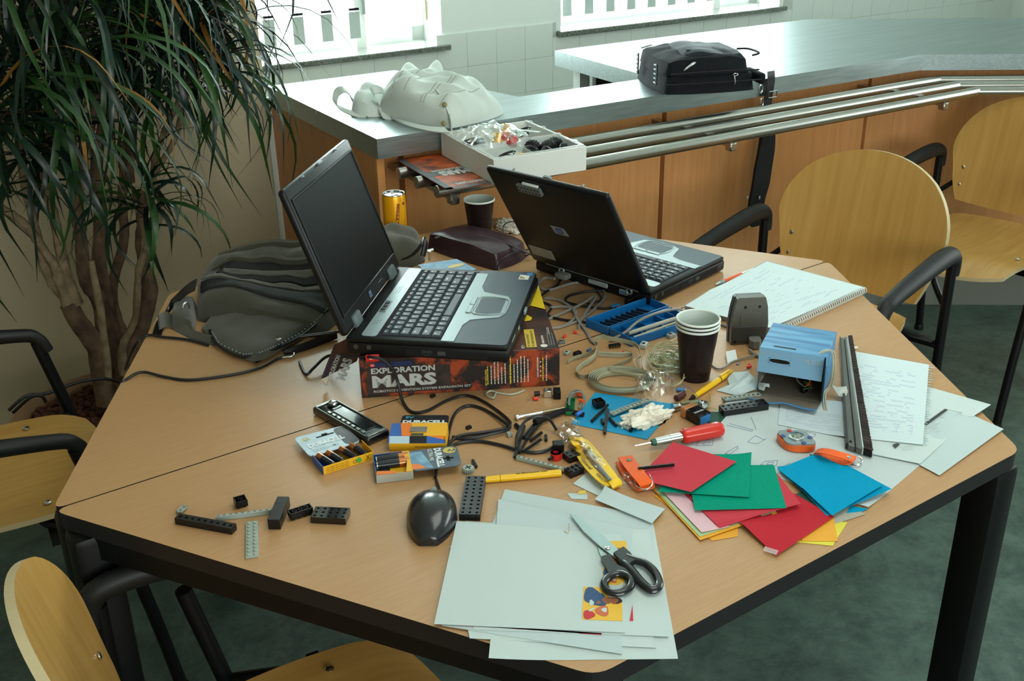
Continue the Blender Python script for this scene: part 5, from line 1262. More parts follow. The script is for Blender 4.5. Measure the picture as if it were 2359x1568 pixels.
cable('black_power_cord', 'black power cord looping under the grey cable behind the box', [(1300, 628, .003), (1285, 655, .003), (1258, 672, .003), (1240, 690, .003), (1270, 705, .003), (1262, 725, .003), (1290, 735, .003), (1350, 742, .003)], .0024)
cable('black_usb_cord', 'black cord looping behind the right laptop to its corner', [(1425, 678, .004), (1400, 670, .003), (1350, 672, .003), (1310, 682, .003), (1305, 695, .003), (1340, 704, .003), (1390, 710, .003), (1420, 705, .003)], .0024)
cable('black_thin_cord', 'thin black cord dropping from the middle of the rear ports of the right laptop', [(1348, 632, .012), (1362, 648, .006), (1375, 670, .003), (1385, 690, .003), (1352, 700, .003)], .0018)
m_ = MB(); m_.rbox((0, 0, 0), (.045, .014, .010), .003, 2, frame(at(1458, 688, .012), at(1480, 672, .014)-at(1430, 700, .010), (0, 0, 1))); tag(m_.build('usb_stick', BLK, loc=at(1458, 688, .01)), 'black plug at the near corner of the right laptop', 'plug')
cable('black_curl_cord', 'black cord curling from behind the right laptop over the napkin', [(1162, 545, .01), (1160, 520, .03), (1182, 510, .03), (1210, 520, .01)], .0016)
# long black cords at the left
wl = cable('black_long_cord', 'black cord running from the satchel over the left table edge, upper one', [(480, 795, .003), (430, 782, .004), (375, 776, .004), (340, 772, .005), (318, 786, .002), (300, 815, -.03), (288, 850, -.09)], .0026)
cable('black_long_cord', 'black cord crossing the empty left part of the table, lower one', [(672, 818, .006), (640, 826, .003), (600, 846, .003), (540, 862, .003), (440, 875, .003), (380, 868, .003), (330, 857, .006), (300, 868, .004), (275, 890, -.01), (262, 930, -.08)], .0026)
cable('black_mouse_cord', 'black cable crossing the lettered side of the box and looping over the table', [(690, 832, .003), (705, 862, .003), (722, 848, .01), (755, 820, .02), (800, 820, .05), (850, 822, .076), (884, 829, .071), (905, 850, .055), (918, 885, .028), (928, 925, .005), (950, 949, .003), (985, 945, .003), (1030, 922, .003), (1075, 911, .003), (1120, 928, .003), (1172, 968, .003), (1165, 985, .003), (1110, 996, .003), (1060, 1003, .003), (1035, 1020, .003), (1028, 1034, .004), (1010, 1060, .004), (1003, 1100, .004)], .0026)
cable('black_loop_cord', 'black cable making the inner loop below the box', [(1030, 1018, .003), (1036, 985, .003), (1050, 950, .003), (1080, 934, .003), (1120, 945, .003), (1165, 975, .006), (1172, 988, .006), (1130, 1000, .006), (1075, 1010, .003), (1042, 1006, .003)], .0026)
cable('black_sensor_cord', 'black cable running right from the battery cards to the black block', [(1018, 1046, .003), (1050, 1022, .003), (1100, 1016, .003), (1150, 1024, .003), (1190, 1035, .004), (1230, 1042, .003), (1262, 1036, .004), (1280, 1024, .008)], .0026)
cable('black_arch_cord', 'black cable arching over the axle heap into the lanyard pouch', [(1190, 1032, .006), (1192, 1000, .014), (1210, 970, .020), (1240, 958, .022), (1265, 965, .018), (1282, 990, .008)], .0024)
m_ = MB(); m_.rbox((0, 0, 0), (.016, .015, .014), .001, 1, Matrix.Translation(at(1286, 1028, .008)) @ Matrix.Rotation(-.5, 4, 'Z')); tag(m_.build('cable_brick', BBLK, loc=at(1284, 1030, .009)), 'black cable-end block behind the red ring connector', 'brick')
# thin clear tube below the box
cable('clear_hose', 'pale clear hose curling out below the right end of the box', [(1208, 899, .002), (1180, 908, .002), (1150, 905, .002), (1130, 900, .003), (1120, 908, .003), (1136, 916, .003), (1142, 904, .002)], .0016, mat('hose_pale', (170, 174, 156), .4))

# ================================================================== helper: put local parts under a thing made with world coordinates
def under(o, t, lab=None):
    o.parent = t; o.location = Vector(o.location)-Vector(t.location)
    if lab: o['label'] = lab
    return o
def strip_mesh(m_, P, wvec, th=.0012, res=5, mi=0, sm=True):
    """flat band following points P, half-width vectors wvec (one or list)"""
    q = []; W = []
    for i in range(len(P)-1):
        a, b, c, d = P[max(0, i-1)], P[i], P[i+1], P[min(len(P)-1, i+2)]
        w0 = wvec[i] if isinstance(wvec, list) else wvec; w1 = wvec[i+1] if isinstance(wvec, list) else wvec
        for k in range(res):
            t_ = k/res; q.append(.5*((2*b)+(-a+c)*t_+(2*a-5*b+4*c-d)*t_*t_+(-a+3*b-3*c+d)*t_**3)); W.append(w0*(1-t_)+w1*t_)
    q.append(P[-1]); W.append(wvec[-1] if isinstance(wvec, list) else wvec)
    vs = []
    for i, p in enumerate(q):
        tg = (q[min(i+1, len(q)-1)]-q[max(0, i-1)]).normalized(); nn = tg.cross(W[i]).normalized()*th/2
        vs += [p-W[i]-nn, p+W[i]-nn, p+W[i]+nn, p-W[i]+nn]
    fs = [(i*4+k, i*4+(k+1) % 4, (i+1)*4+(k+1) % 4, (i+1)*4+k) for i in range(len(q)-1) for k in range(4)]+[(0, 1, 2, 3), tuple(4*(len(q)-1)+k for k in range(4))]
    m_.add(vs, fs, None, mi, sm)

# ================================================================== car radio faceplate
t = thing('radio_faceplate', 'glossy black car radio faceplate with a round chrome knob', 'radio', at(805, 965))
H_ = .014
P0, P1, P2, P3 = at(718, 937, H_), at(846, 1011, H_), at(899, 985, H_), at(764, 913, H_)
X = frame(P0, P1-P0, P3-P0); L_ = (P1-P0).length; W_ = (P3-P0).dot(X.to_3x3() @ Vector((0, 1, 0)))
m_ = MB(); m_.rbox((L_/2, W_/2, -H_/2), (L_, W_, H_-.0008), .004, 3, X); under(m_.build('case', mat('radio_black', (16, 18, 20), .14, coat=.5)), t) if False else None
o = m_.build('case', mat('radio_black', (16, 18, 20), .14, coat=.5), t); o.location = -Vector(t.location)
RG = mat('radio_silver', (150, 160, 158), .25, .7)
def rpart(name, c, d, mm, r=.001):
    m_ = MB(); m_.rbox(c, d, r, 1, X); o = m_.build(name, mm, t); o.location = -Vector(t.location); return o
rpart('display', (L_*.55, W_*.58, .0004), (L_*.60, W_*.48, .0012), mat('radio_display', (18, 30, 32), .06, coat=1))
rpart('trim_strip', (L_*.5, W_*.93, .0006), (L_*.86, .0022, .0018), RG, .0006); rpart('trim_strip', (L_*.5, W_*.07, .0006), (L_*.9, .0018, .0018), RG, .0006)
rpart('trim_end', (L_*.02+.003, W_*.5, .0004), (.005, W_*.8, .0016), RG); rpart('trim_end', (L_*.955, W_*.5, .0004), (.006, W_*.8, .0016), RG)
for k in range(8): rpart('preset_button', (L_*(.25+.085*k), W_*.20, .0008), (L_*.055, .0055, .002), RG)
rpart('eject_button', (L_*.22, W_*.60, .0008), (.005, W_*.4, .002), RG)
m_ = MB(); m_.lathe([(.0105, 0), (.0105, .002), (.0085, .003)], 24, X @ Matrix.Translation((.019, W_*.66, 0))); o = m_.build('knob_base', BLKG, t); o.location = -Vector(t.location)
m_ = MB(); m_.lathe([(.008, .002), (.0076, .0052), (.006, .0064), (.0005, .0066)], 24, X @ Matrix.Translation((.019, W_*.66, 0))); o = m_.build('knob', CHROME, t); o.location = -Vector(t.location)

# ================================================================== battery cards
DY = mat('card_yellow', (228, 170, 28), .45); DB = mat('card_blue', (50, 96, 170), .45); DOR = mat('card_orange', (226, 118, 30), .45); DBL = mat('card_black', (26, 30, 34), .4); DPALE = mat('card_pale_blue', (176, 200, 212), .35); DGREY = mat('card_slate', (88, 100, 110), .4, c2=(70, 86, 100), scale=30)
COPP = mat('battery_copper', (190, 120, 72), .25, .8); BATB = mat('battery_black', (24, 28, 34), .22)
def battery(label, a, b, r=.0070, group=None):
    t = thing('battery', label, 'battery', (a+b)/2, 0, group); d = b-a
    for f0, f1, rr, mm, nm in [(-.03, .0, .0026, CHROME, 'terminal'), (.0, .30, r, COPP, 'copper_band'), (.30, .97, r, BATB, 'casing'), (.97, 1.0, r*.9, CHROME, 'base')]:
        m_ = MB(); m_.cyl(a+d*f0, a+d*f1, rr, n=16); o = m_.build(nm, mm, t); o.location = -Vector(t.location)
def tray(t, X, L_, W_, H_, mats, th=.0008, front=None, floor=None):
    names = ['front_wall', 'back_wall', 'left_wall', 'right_wall', 'floor']
    dims = [((L_/2, 0, H_/2), (L_, th, H_)), ((L_/2, W_, H_/2), (L_, th, H_)), ((0, W_/2, H_/2), (th, W_, H_)), ((L_, W_/2, H_/2), (th, W_, H_)), ((L_/2, W_/2, th/2), (L_, W_, th))]
    for nm, (c, d), mm in zip(names, dims, mats):
        if mm is None: continue
        m_ = MB(); m_.box(c, d, X); o = m_.build(nm, mm, t); o.location = -Vector(t.location)
def piece(t, name, X, c, d, mm, r=None):
    m_ = MB()
    if r: m_.rbox(c, d, r, 1, X)
    else: m_.box(c, d, X)
    o = m_.build(name, mm, t); o.location = -Vector(t.location); return o
def ltext(t, name, X, s_, x, y, w_, h, z, mm, bold=.03):
    m_ = MB(); text(m_, s_, X, x, y, w_, h, z, 0, bold); o = m_.build(name, mm, t); o.location = -Vector(t.location); return o
Zup = Vector((0, 0, 1))
def frame_px(p0, p1, h=0.0):
    a, b = at(*p0, h), at(*p1, h); return frame(a, b-a, Zup.cross(b-a)), (b-a).length
# pack 1
X, L_ = frame_px((746, 1093), (861, 1057), .0004); t = thing('battery_card', 'battery pack with four cells in a yellow tray and a pale blue card', 'battery pack', X.translation)
tray(t, X, L_, .040, .013, [DY, None, DB, DY, DB]); piece(t, 'inner_lining', X, (L_*.75, .020, .0012), (L_*.5, .038, .0006), DY)
m_ = MB(); co = rounded([(-.004, .040), (L_*.98, .040), (L_*.98, .100), (-.004, .106)], .010); m_.prism(co, .0100, .0112, X); o = m_.build('hanging_card', DPALE, t); o.location = -Vector(t.location)
m_ = MB(); m_.prism(rounded([(L_*.70, .042), (L_*.985, .042), (L_*.985, .099), (L_*.70, .099)], .010), .0112, .0115, X); o = m_.build('card_dark_end', DBL, t); o.location = -Vector(t.location)
ltext(t, 'brand_lettering', X, 'DURACELL', L_*.06, .062, L_*.72, .013, .0118, mat('letters_white', (222, 230, 232), .5), .05); ltext(t, 'brand_lettering', X, 'ULTRA M3', L_*.08, .050, L_*.52, .007, .0118, mat('letters_pale', (200, 212, 206), .5))
ltext(t, 'size_lettering', X, 'AA', L_*.04, .086, L_*.16, .010, .0118, mat('letters_gold', (206, 190, 110), .5))
m_ = MB(); m_.prism(rounded([(L_*.32, .086), (L_*.68, .086), (L_*.68, .0885), (L_*.32, .0885)], .001), .0108, .0118, X); m_.prism(rounded([(L_*.44, .086), (L_*.56, .086), (L_*.56, .093), (L_*.44, .093)], .003), .0108, .0118, X); o = m_.build('hanger_slot', HOLE, t); o.location = -Vector(t.location); o['kind'] = 'stuff'
m_ = MB(); XFc = X @ frame((0, -.0005, 0), (1, 0, 0), (0, 0, 1)); m_.lathe([(.0045, 0), (.0045, .0004)], 16, XFc @ Matrix.Translation((L_*.70, .0065, 0))); o = m_.build('recycling_mark', GREENI, t); o.location = -Vector(t.location)
m_ = MB(); text(m_, 'X', XFc, L_*.84, .002, .007, .009, .0005, 0, .0); text(m_, 'O', XFc, L_*.58, .003, .006, .006, .0005)
for k in range(3): text(m_, 'nicht aufladen oder ins feuer werfen', XFc, L_*.06, .002+.0034*k, L_*.44, .0022, .0005)
o = m_.build('side_print', mat('print_ochre', (120, 84, 20), .5), t); o.location = -Vector(t.location)
for k, f in enumerate((.17, .36, .62, .83)):
    a = X @ Vector((L_*f-.004, .040, .0085)); b = X @ Vector((L_*f+.004, .003, .0085)); battery(['leftmost', 'second from the left', 'third from the left', 'rightmost'][k]+' of the four black and copper batteries in the yellow tray', a, b, .0054)
# pack 2
X, L_ = frame_px((868, 1113), (1066, 1090), .0004); t = thing('battery_card', 'half-empty battery pack with two cells and a slate card above the mouse', 'battery pack', X.translation)
Wc = .058; Lt = .052
tray(t, X, Lt, Wc, .013, [mat('carton_grey', (176, 176, 166), .6), DB, DB, DPALE, mat('tray_grey', (150, 150, 142), .6)])
piece(t, 'yellow_lining', X, (Lt*.66, Wc*.33, .0035), (Lt*.5, Wc*.5, .0008), DY)
m_ = MB(); m_.prism([(0.0, .001), (Lt*.55, -.001), (Lt*.50, .006), (.002, .010)], .0132, .0140, X); o = m_.build('orange_rim', DOR, t); o.location = -Vector(t.location)
m_ = MB(); m_.prism([(Lt*.82, .0), (Lt, .0), (Lt, Wc), (Lt*.80, Wc), (Lt*.90, Wc*.5)], .0132, .0140, X); o = m_.build('yellow_rim', DY, t); o.location = -Vector(t.location)
m_ = MB(); m_.prism(rounded([(Lt, .0), (L_, .002), (L_, Wc), (Lt, Wc)], .010), .0120, .0132, X); o = m_.build('hanging_card', DGREY, t); o.location = -Vector(t.location)
m_ = MB(); m_.prism([(Lt, .004), (Lt+.030, .004), (Lt+.018, Wc*.9), (Lt, Wc*.9)], .0132, .0134, X); o = m_.build('printed_glow', mat('glow_blue', (126, 170, 196), .4, c2=(90, 130, 160), scale=60), t); o.location = -Vector(t.location)
m_ = MB(); m_.prism([(Lt, .004), (Lt+.020, .004), (Lt+.012, .016), (Lt, .020)], .0134, .0136, X); o = m_.build('printed_orange', DOR, t); o.location = -Vector(t.location)
XD = X @ Matrix(((0, 1, 0, 0), (-1, 0, 0, 0), (0, 0, 1, 0), (0, 0, 0, 1)))
ltext(t, 'brand_lettering', X @ Matrix(((0, 1, 0, L_*.715), (-1, 0, 0, Wc*.97), (0, 0, 1, 0), (0, 0, 0, 1))), 'DURACELL', 0, 0, Wc*.92, .011, .0137, mat('letters_white', (222, 230, 232), .5), .05)
ltext(t, 'brand_lettering', X @ Matrix(((0, 1, 0, L_*.64), (-1, 0, 0, Wc*.97), (0, 0, 1, 0), (0, 0, 0, 1))), 'ULTRA M3', 0, 0, Wc*.58, .007, .0137, mat('letters_pale', (200, 212, 206), .5))
m_ = MB(); cc_ = (L_*.90, Wc*.80); m_.add([(cc_[0], cc_[1], .0136)]+[(cc_[0]+.010*math.cos(q*.5236), cc_[1]+.009*math.sin(q*.5236), .0136) for q in range(12)], [(0, 1+q, 1+(q+1) % 12) for q in range(12)], X); o = m_.build('size_badge', mat('badge_gold', (200, 184, 96), .5), t); o.location = -Vector(t.location)
ltext(t, 'size_lettering', X, 'AA', L_*.87, Wc*.73, .014, .007, .0139, DGREY)
m_ = MB()
for c, d in [((L_*.86, Wc*.42, .0134), (.016, .004, .0008)), ((L_*.86, Wc*.42, .0134), (.005, .014, .0008))]: m_.rbox(c, d, .0003, 1, X)
o = m_.build('hanger_cross', HOLE, t); o.location = -Vector(t.location); o['kind'] = 'stuff'
for k, y in enumerate((Wc*.88, Wc*.62)):
    a = X @ Vector((.050, y, .0085)); b = X @ Vector((.003, y-.002, .0085)); battery(['farther', 'nearer'][k]+' of the two batteries left in the half-empty pack', a, b, .0066)
# pack 3: nine volt
X, L_ = frame_px((897, 1037), (1028, 1037), .0004); t = thing('battery_card', 'empty yellow and blue nine volt battery pack on a black card', 'battery pack', X.translation)
Hb, Db = .020, .040
piece(t, 'front_wall', X, (L_/2, 0, Hb*.3), (L_, .001, Hb*.6), DY); piece(t, 'floor', X, (L_/2, Db/2, .0006), (L_, Db, .001), DY)
m_ = MB(); m_.add([(0, 0, Hb*.6), (L_, 0, Hb*.6), (L_, .008, Hb), (0, .008, Hb)], [(0, 1, 2, 3)], X); o = m_.build('chamfer_panel', DPALE, t); o.location = -Vector(t.location)
m_ = MB(); m_.add([(L_*.36, -.0002, Hb*.6+.0002), (L_*.66, -.0002, Hb*.6+.0002), (L_*.66, .0078, Hb+.0003), (L_*.36, .0078, Hb+.0003)], [(0, 1, 2, 3)], X, 0); m_.add([(L_*.66, -.0002, Hb*.6+.0002), (L_, -.0002, Hb*.6+.0002), (L_, .0035, Hb*.78+.0003), (L_*.66, .0078, Hb+.0003)], [(0, 1, 2, 3)], X, 1); m_.add([(L_*.68, .0078, Hb+.0003), (L_, .0036, Hb*.78+.0003), (L_, .0078, Hb+.0003)], [(0, 1, 2)], X, 2); o = m_.build('chamfer_print', [DBL, DB, DOR], t); o.location = -Vector(t.location)
m_ = MB(); m_.add([(0, .008, Hb), (L_*.22, .008, Hb), (L_*.16, Db, Hb+.004), (0, Db, Hb+.004)], [(0, 1, 2, 3)], X, 0); m_.add([(L_*.22, .008, Hb), (L_*.40, .008, Hb), (L_*.36, Db, Hb+.004), (L_*.16, Db, Hb+.004)], [(0, 1, 2, 3)], X, 1); m_.add([(L_*.40, .008, Hb), (L_, .008, Hb), (L_, Db, Hb+.004), (L_*.36, Db, Hb+.004)], [(0, 1, 2, 3)], X, 2)
o = m_.build('top_panel', [DB, DOR, DY], t); o.location = -Vector(t.location); md = o.modifiers.new('thick', 'SOLIDIFY'); md.thickness = .0008
piece(t, 'window_opening', X, (L_*.50, .026, Hb+.0030), (L_*.30, .020, .0012), mat('blister_grey', (120, 116, 112), .3), .0005); piece(t, 'window_recess', X, (L_*.49, .011, Hb+.0012), (L_*.22, .006, .0008), mat('recess_green', (52, 72, 66), .5))
for xx in (0, L_): piece(t, 'end_wall', X, (xx, Db/2, Hb/2), (.001, Db, Hb), DY if xx else DB)
m_ = MB(); m_.prism(rounded([(L_*.12, Db), (L_*.99, Db), (L_*.98, Db+.040), (L_*.13, Db+.040)], .006), .0150, .0162, X); o = m_.build('hanging_card', DBL, t); o.location = -Vector(t.location)
ltext(t, 'brand_lettering', X, 'DURACELL', L_*.16, Db+.014, L_*.80, .0095, .0165, mat('letters_white', (222, 230, 232), .5), .06); ltext(t, 'size_lettering', X, '9V', L_*.19, Db+.028, L_*.16, .008, .0165, mat('letters_cyan', (60, 150, 180), .5))
ltext(t, 'side_print', X @ frame((0, -.0006, 0), (1, 0, 0), (0, 0, 1)), 'alkaline battery', L_*.45, .004, L_*.5, .004, .0002, mat('print_ochre', (120, 84, 20), .5), 0)

# ================================================================== blue tool case
CASE = mat('case_blue', (6, 96, 156), .38); CASEI = mat('case_blue_inner', (4, 78, 132), .5)
def opentray(t, name, pts, h, dep, wl=.0022):
    P = [at(u, v, h) for u, v in pts]
    m_ = MB(); c = sum(P, Vector())/4
    for i in range(4):
        a, b = P[i], P[(i+1) % 4]; d = b-a; X = frame(a, d, Zup.cross(d)); m_.rbox((d.length/2, wl/2, -dep/2), (d.length, wl, dep), .0006, 1, X)
    lo = [Vector((p.x, p.y, P[0].z-dep)) for p in P]; hi = [Vector((p.x, p.y, P[0].z-dep+.0015)) for p in P]
    m_.add(lo+hi, [(3, 2, 1, 0), (4, 5, 6, 7)]); o = m_.build(name, CASE, t); o.location = -Vector(t.location); return P
t = thing('tool_case', 'open blue plastic tool case behind the stacked cups', 'case', at(1460, 745))
Pl = opentray(t, 'lid_tray', [(1349, 733), (1401, 753), (1541, 703), (1491, 683)], .0175, .017)
Pb = opentray(t, 'base_tray', [(1404, 754), (1455, 779), (1600, 735), (1546, 706)], .0175, .017)
for k in range(9):
    f = .12+k*.085; p = Pl[0]+(Pl[3]-Pl[0])*f; q = Pl[1]+(Pl[2]-Pl[1])*f
    m_ = MB(); m_.rbox((0, 0, 0), ((q-p).length*.72, .003, .007), .001, 1, frame((p+q)/2+Vector((0, 0, -.0135)), (q-p)+(Pl[3]-Pl[0])*.12, Zup.cross(q-p))); o = m_.build('bit_slot', mat('slot_dark', (10, 34, 52), .6), t); o.location = -Vector(t.location)
for f in (.18, .42, .70, .88):
    p = Pb[0]+(Pb[3]-Pb[0])*f; q = p+(Pb[1]-Pb[0])*.45
    m_ = MB(); m_.rbox((0, 0, 0), ((q-p).length, .0015, .012), .0005, 1, frame((p+q)/2+Vector((0, 0, -.0095)), (q-p), Zup.cross(q-p))); o = m_.build('divider', CASE, t); o.location = -Vector(t.location)
for f in (.30, .62):
    p = Pb[0]+(Pb[3]-Pb[0])*f+(Pb[1]-Pb[0])*.48; q = Pb[0]+(Pb[3]-Pb[0])*f+(Pb[1]-Pb[0])*.95
    m_ = MB(); m_.rbox((0, 0, 0), ((q-p).length, .003, .008), .001, 1, frame((p+q)/2+Vector((0, 0, -.0125)), (q-p), Zup.cross(q-p))); o = m_.build('pen_rest', CASE, t); o.location = -Vector(t.location)
m_ = MB(); m_.rbox((0, 0, 0), (.020, .008, .002), .0006, 1, frame(at(1417, 703, .0165), Pl[3]-Pl[0], Pl[0]-Pl[1])); o = m_.build('latch_tab', CASE, t); o.location = -Vector(t.location)
def rod(name, label, cat, p, q, r, h, mm, n=12): m_ = MB(); m_.cyl(at(*p, h), at(*q, h), r, n=n); return tag(m_.build(name, mm, loc=at(*p, h)), label, cat)
rod('grey_pen', 'thick grey pen lying in the blue tool case', 'pen', (1447, 768), (1556, 734), .0042, .0085, mat('pen_grey', (170, 168, 152), .4))
rod('thin_stick', 'thin cream stick lying in front of the thick grey pen in the blue case', 'pen', (1460, 777), (1562, 741), .0022, .0080, mat('stick_cream', (186, 178, 140), .5))
# ================================================================== infrared tower
t = thing('infrared_tower', 'grey upright tapering transmitter tower with a plug at its foot', 'device', at(1718, 790))
TG = mat('tower_grey', (92, 92, 84), .5, bump=.05, bscale=300); TG2 = mat('tower_side', (60, 64, 68), .45)
X, L_ = frame_px((1683, 794), (1764, 790), .0004); Ht = .090
out = [(0, 0), (L_, 0), (L_*1.02, Ht*.45), (L_*.97, Ht*.80), (L_*.90, Ht*.985), (L_*.86, Ht), (L_*.16, Ht), (L_*.10, Ht*.97), (L_*.03, Ht*.72), (-.001, Ht*.40)]
XT_ = X @ frame((0, .0, 0), (1, 0, 0), (0, 0, 1))
m_ = MB(); m_.prism(out, -.014, 0, XT_); o = m_.build('tower_body', TG, t); o.location = -Vector(t.location)
m_ = MB(); m_.prism([(x-.002, y*.99) for x, y in out], -.024, -.0145, XT_); o = m_.build('front_cover', TG2, t); o.location = -Vector(t.location)
m_ = MB(); m_.rbox((L_*.52, Ht*.53, .0004), (L_*.60, Ht*.30, .0012), .0004, 1, XT_); o = m_.build('battery_door', TG, t); o.location = -Vector(t.location)
m_ = MB(); m_.rbox((L_*.5, Ht*.22, .0012), (L_*.96, Ht*.34, .0024), .001, 1, XT_); o = m_.build('foot_panel', mat('tower_foot', (66, 64, 58), .55), t); o.location = -Vector(t.location)
for x_, z_ in ((.34, .80), (.74, .80), (.10, .07), (.84, .12)):
    m_ = MB(); m_.lathe([(.0026, 0), (.0026, .0005)], 12, XT_ @ Matrix.Translation((L_*x_, Ht*z_, .0002 if z_ > .5 else .0024))); o = m_.build('screw_hole', HOLE, t); o.location = -Vector(t.location)
m_ = MB(); m_.prism([(.004, 0), (-.009, -.003), (-.011, -.016), (-.006, -.026), (.004, -.026), (.010, -.018), (.011, -.004)], .002, .016, X @ Matrix.Translation((L_*.62, -.001, .0))); o = m_.build('plug_housing', mat('plug_grey', (112, 112, 106), .5), t); o.location = -Vector(t.location)
m_ = MB(); m_.tube([at(1726, 806, .006), at(1738, 815, .004), at(1752, 822, .003), at(1790, 830, .003)], .003, 8); o = m_.build('data_lead', GC, t); o.location = -Vector(t.location)
cable('thin_grey_lead', 'thin grey lead with a white tag running from behind the cups to the blue carton', [(1560, 806, .002), (1600, 795, .002), (1650, 848, .002), (1690, 832, .003), (1744, 817, .006)], .0016, GC)
sheet('white_tag', 'small white looped tag on the thin grey lead right of the cups', [(1672, 810), (1694, 805), (1699, 829), (1676, 838)], [.012, .012, .002, .002], mat('tag_white', (220, 226, 224), .4), cat='tag', nu=4, nv=4)
comp('x', 1700, 840, 'cyl', [mat('lead_blue2', (100, 130, 180), .4)], .003, .2)['label'] = 'tiny blue ferrule on the table below the white tag'

# ================================================================== light blue carton
CBX = mat('carton_sky', (120, 164, 194), .5); CBT = mat('carton_print', (92, 156, 194), .4, c2=(50, 112, 160), scale=7, stretch=(1, 12, 6)); CIN = mat('carton_inside', (104, 98, 86), .8)
BXX = frame((.229, -.3313, TZ+.0008), (math.cos(R(-59)), math.sin(R(-59)), 0), (math.cos(R(31)), math.sin(R(31)), 0))
L_, D_, H_ = .104, .105, .080
t = thing('light_blue_carton', 'open light blue carton with a hanger hole, standing on the notes at the right', 'carton', BXX.translation, R(-59))
def cb(nm, c, d, mm): m_ = MB(); m_.rbox(c, d, .0004, 1); return m_.build(nm, mm, t)
cb('top_panel', (L_/2, D_/2, H_), (L_, D_, .001), CBT); cb('bottom_panel', (L_/2, D_/2, .0008), (L_, D_, .001), CIN)
cb('left_panel', (0, D_/2, H_/2), (.001, D_, H_), CBX); cb('right_panel', (L_, D_/2, H_/2), (.001, D_, H_), CBT); cb('back_panel', (L_/2, D_, H_/2), (L_, .001, H_), CBT)
for nm, c, d in [('inner_left', (.0012, D_/2, H_/2), (.0006, D_-.004, H_-.004)), ('inner_right', (L_-.0012, D_/2, H_/2), (.0006, D_-.004, H_-.004)), ('inner_back', (L_/2, D_-.0014, H_/2), (L_-.006, .0006, H_-.004)), ('inner_top', (L_/2, D_/2, H_-.0014), (L_-.004, D_-.006, .0006))]: cb(nm, c, d, CIN)
# front flap with a pierced hanger hole (strips around the hole)
fl = frame((0, 0, H_), (1, 0, 0), (0, -.18, -1))   # x right, y down the flap
Fw = L_*.98; Fh = .040
m_ = MB(); hx0, hx1, hy0, hy1 = Fw*.16, Fw*.50, .014, .0225
for x0, x1, y0, y1 in [(0, Fw, 0, hy0), (0, hx0, hy0, hy1), (hx1, Fw, hy0, hy1), (0, Fw, hy1, Fh)]: m_.box(((x0+x1)/2, (y0+y1)/2, 0), (x1-x0, y1-y0, .0009), fl)
o = m_.build('front_flap', CBX, t)
m_ = MB(); m_.tube([fl @ Vector(((hx0+hx1)/2+.5*(hx1-hx0)*math.copysign(abs(math.cos(q*.3927))**.6, math.cos(q*.3927)), (hy0+hy1)/2+.5*(hy1-hy0)*math.copysign(abs(math.sin(q*.3927))**.8, math.sin(q*.3927)), -.0006)) for q in range(16)], .0011, 5, closed=True, res=2); m_.build('hole_rim', CBX, t)
m_ = MB(); m_.rbox((L_*.36, .012, H_+.0004), (L_*.34, .0045, .0006), .0002, 1); m_.build('top_slot', HOLE, t)
fmir = frame(Vector((0, 0, H_)), (1, 0, 0), (0, .18, 1))
m_ = MB(); text(m_, 'NL 5105', fmir, Fw*.70, -.0145, .027, .0070, .0009, 0, .02); m_.build('printed_code', mat('print_palegrey', (166, 180, 186), .5), t); m_ = MB(); text(m_, 'EDV-NR.17601', fmir, Fw*.05, -.0095, .026, .0036, .0009); m_.build('printed_code', mat('print_palegrey', (166, 180, 186), .5), t)
# bottom flap with crimped blue edge
m_ = quad_slab([Vector((0, 0, .001)), Vector((L_, 0, .001)), Vector((L_*.99, -.046, .009)), Vector((-.004, -.040, .006))], .001, None); m_.build('bottom_flap', [CIN, CIN], t)
m_ = MB(); m_.tube([Vector((-.004, -.040, .006)), Vector((L_*.3, -.043, .006)), Vector((L_*.5, -.041, .009)), Vector((L_*.8, -.045, .008)), Vector((L_*.99, -.046, .009))], .0014, 6); m_.build('flap_fold', mat('fold_blue', (62, 120, 170), .5), t)
m_ = quad_slab([Vector((L_, 0, .004)), Vector((L_, 0, H_)), Vector((L_+.004, -.020, H_*.92)), Vector((L_+.004, -.016, .012))], .0008, None); m_.build('side_flap', [CBT, CBT], t)
# grey twin lead arching over the carton, and the lamp bundle inside
t2 = thing('twin_lead', 'cream twin lead arching over the front of the light blue carton', 'cable', at(1850, 850))
m_ = MB()
for dx in (0, .0024): m_.tube([p+Vector((dx, -dx, 0)) for p in [at(1849, 856, .045), at(1862, 836, .065), at(1890, 812, .082), at(1907, 806, .086), at(1918, 815, .080), at(1918, 850, .055), at(1912, 885, .02), at(1898, 905, .008), at(1897, 930, .003), at(1900, 945, .002)]], .0013, 6)
o = m_.build('lead_pair', mat('lead_cream', (176, 170, 146), .5), t2); o.location = -Vector(t2.location); o['kind'] = 'stuff'
t2 = thing('lamp_bundle', 'little knot of coloured wires and a red lamp inside the open blue carton', 'component', at(1856, 885))
for cl, pts in [((190, 170, 40), [(1849, 860, .04), (1858, 870, .03), (1866, 878, .02), (1856, 890, .012)]), ((60, 130, 60), [(1852, 878, .02), (1862, 884, .02), (1870, 892, .012), (1850, 896, .01)]), ((120, 122, 120), [(1846, 860, .04), (1835, 868, .03), (1840, 880, .016), (1856, 892, .01)]), ((90, 90, 88), [(1856, 888, .014), (1872, 884, .012), (1876, 892, .008), (1862, 900, .006)])]:
    m_ = MB(); m_.tube([at(*p) for p in pts], .0009, 5); o = m_.build('wire', mat('wire_%d' % cl[0], cl, .5), t2); o.location = -Vector(t2.location)
m_ = MB(); m_.rbox(tuple(at(1864, 884, .014)), (.010, .006, .006), .001, 1); o = m_.build('red_lamp', LRED, t2); o.location = -Vector(t2.location)
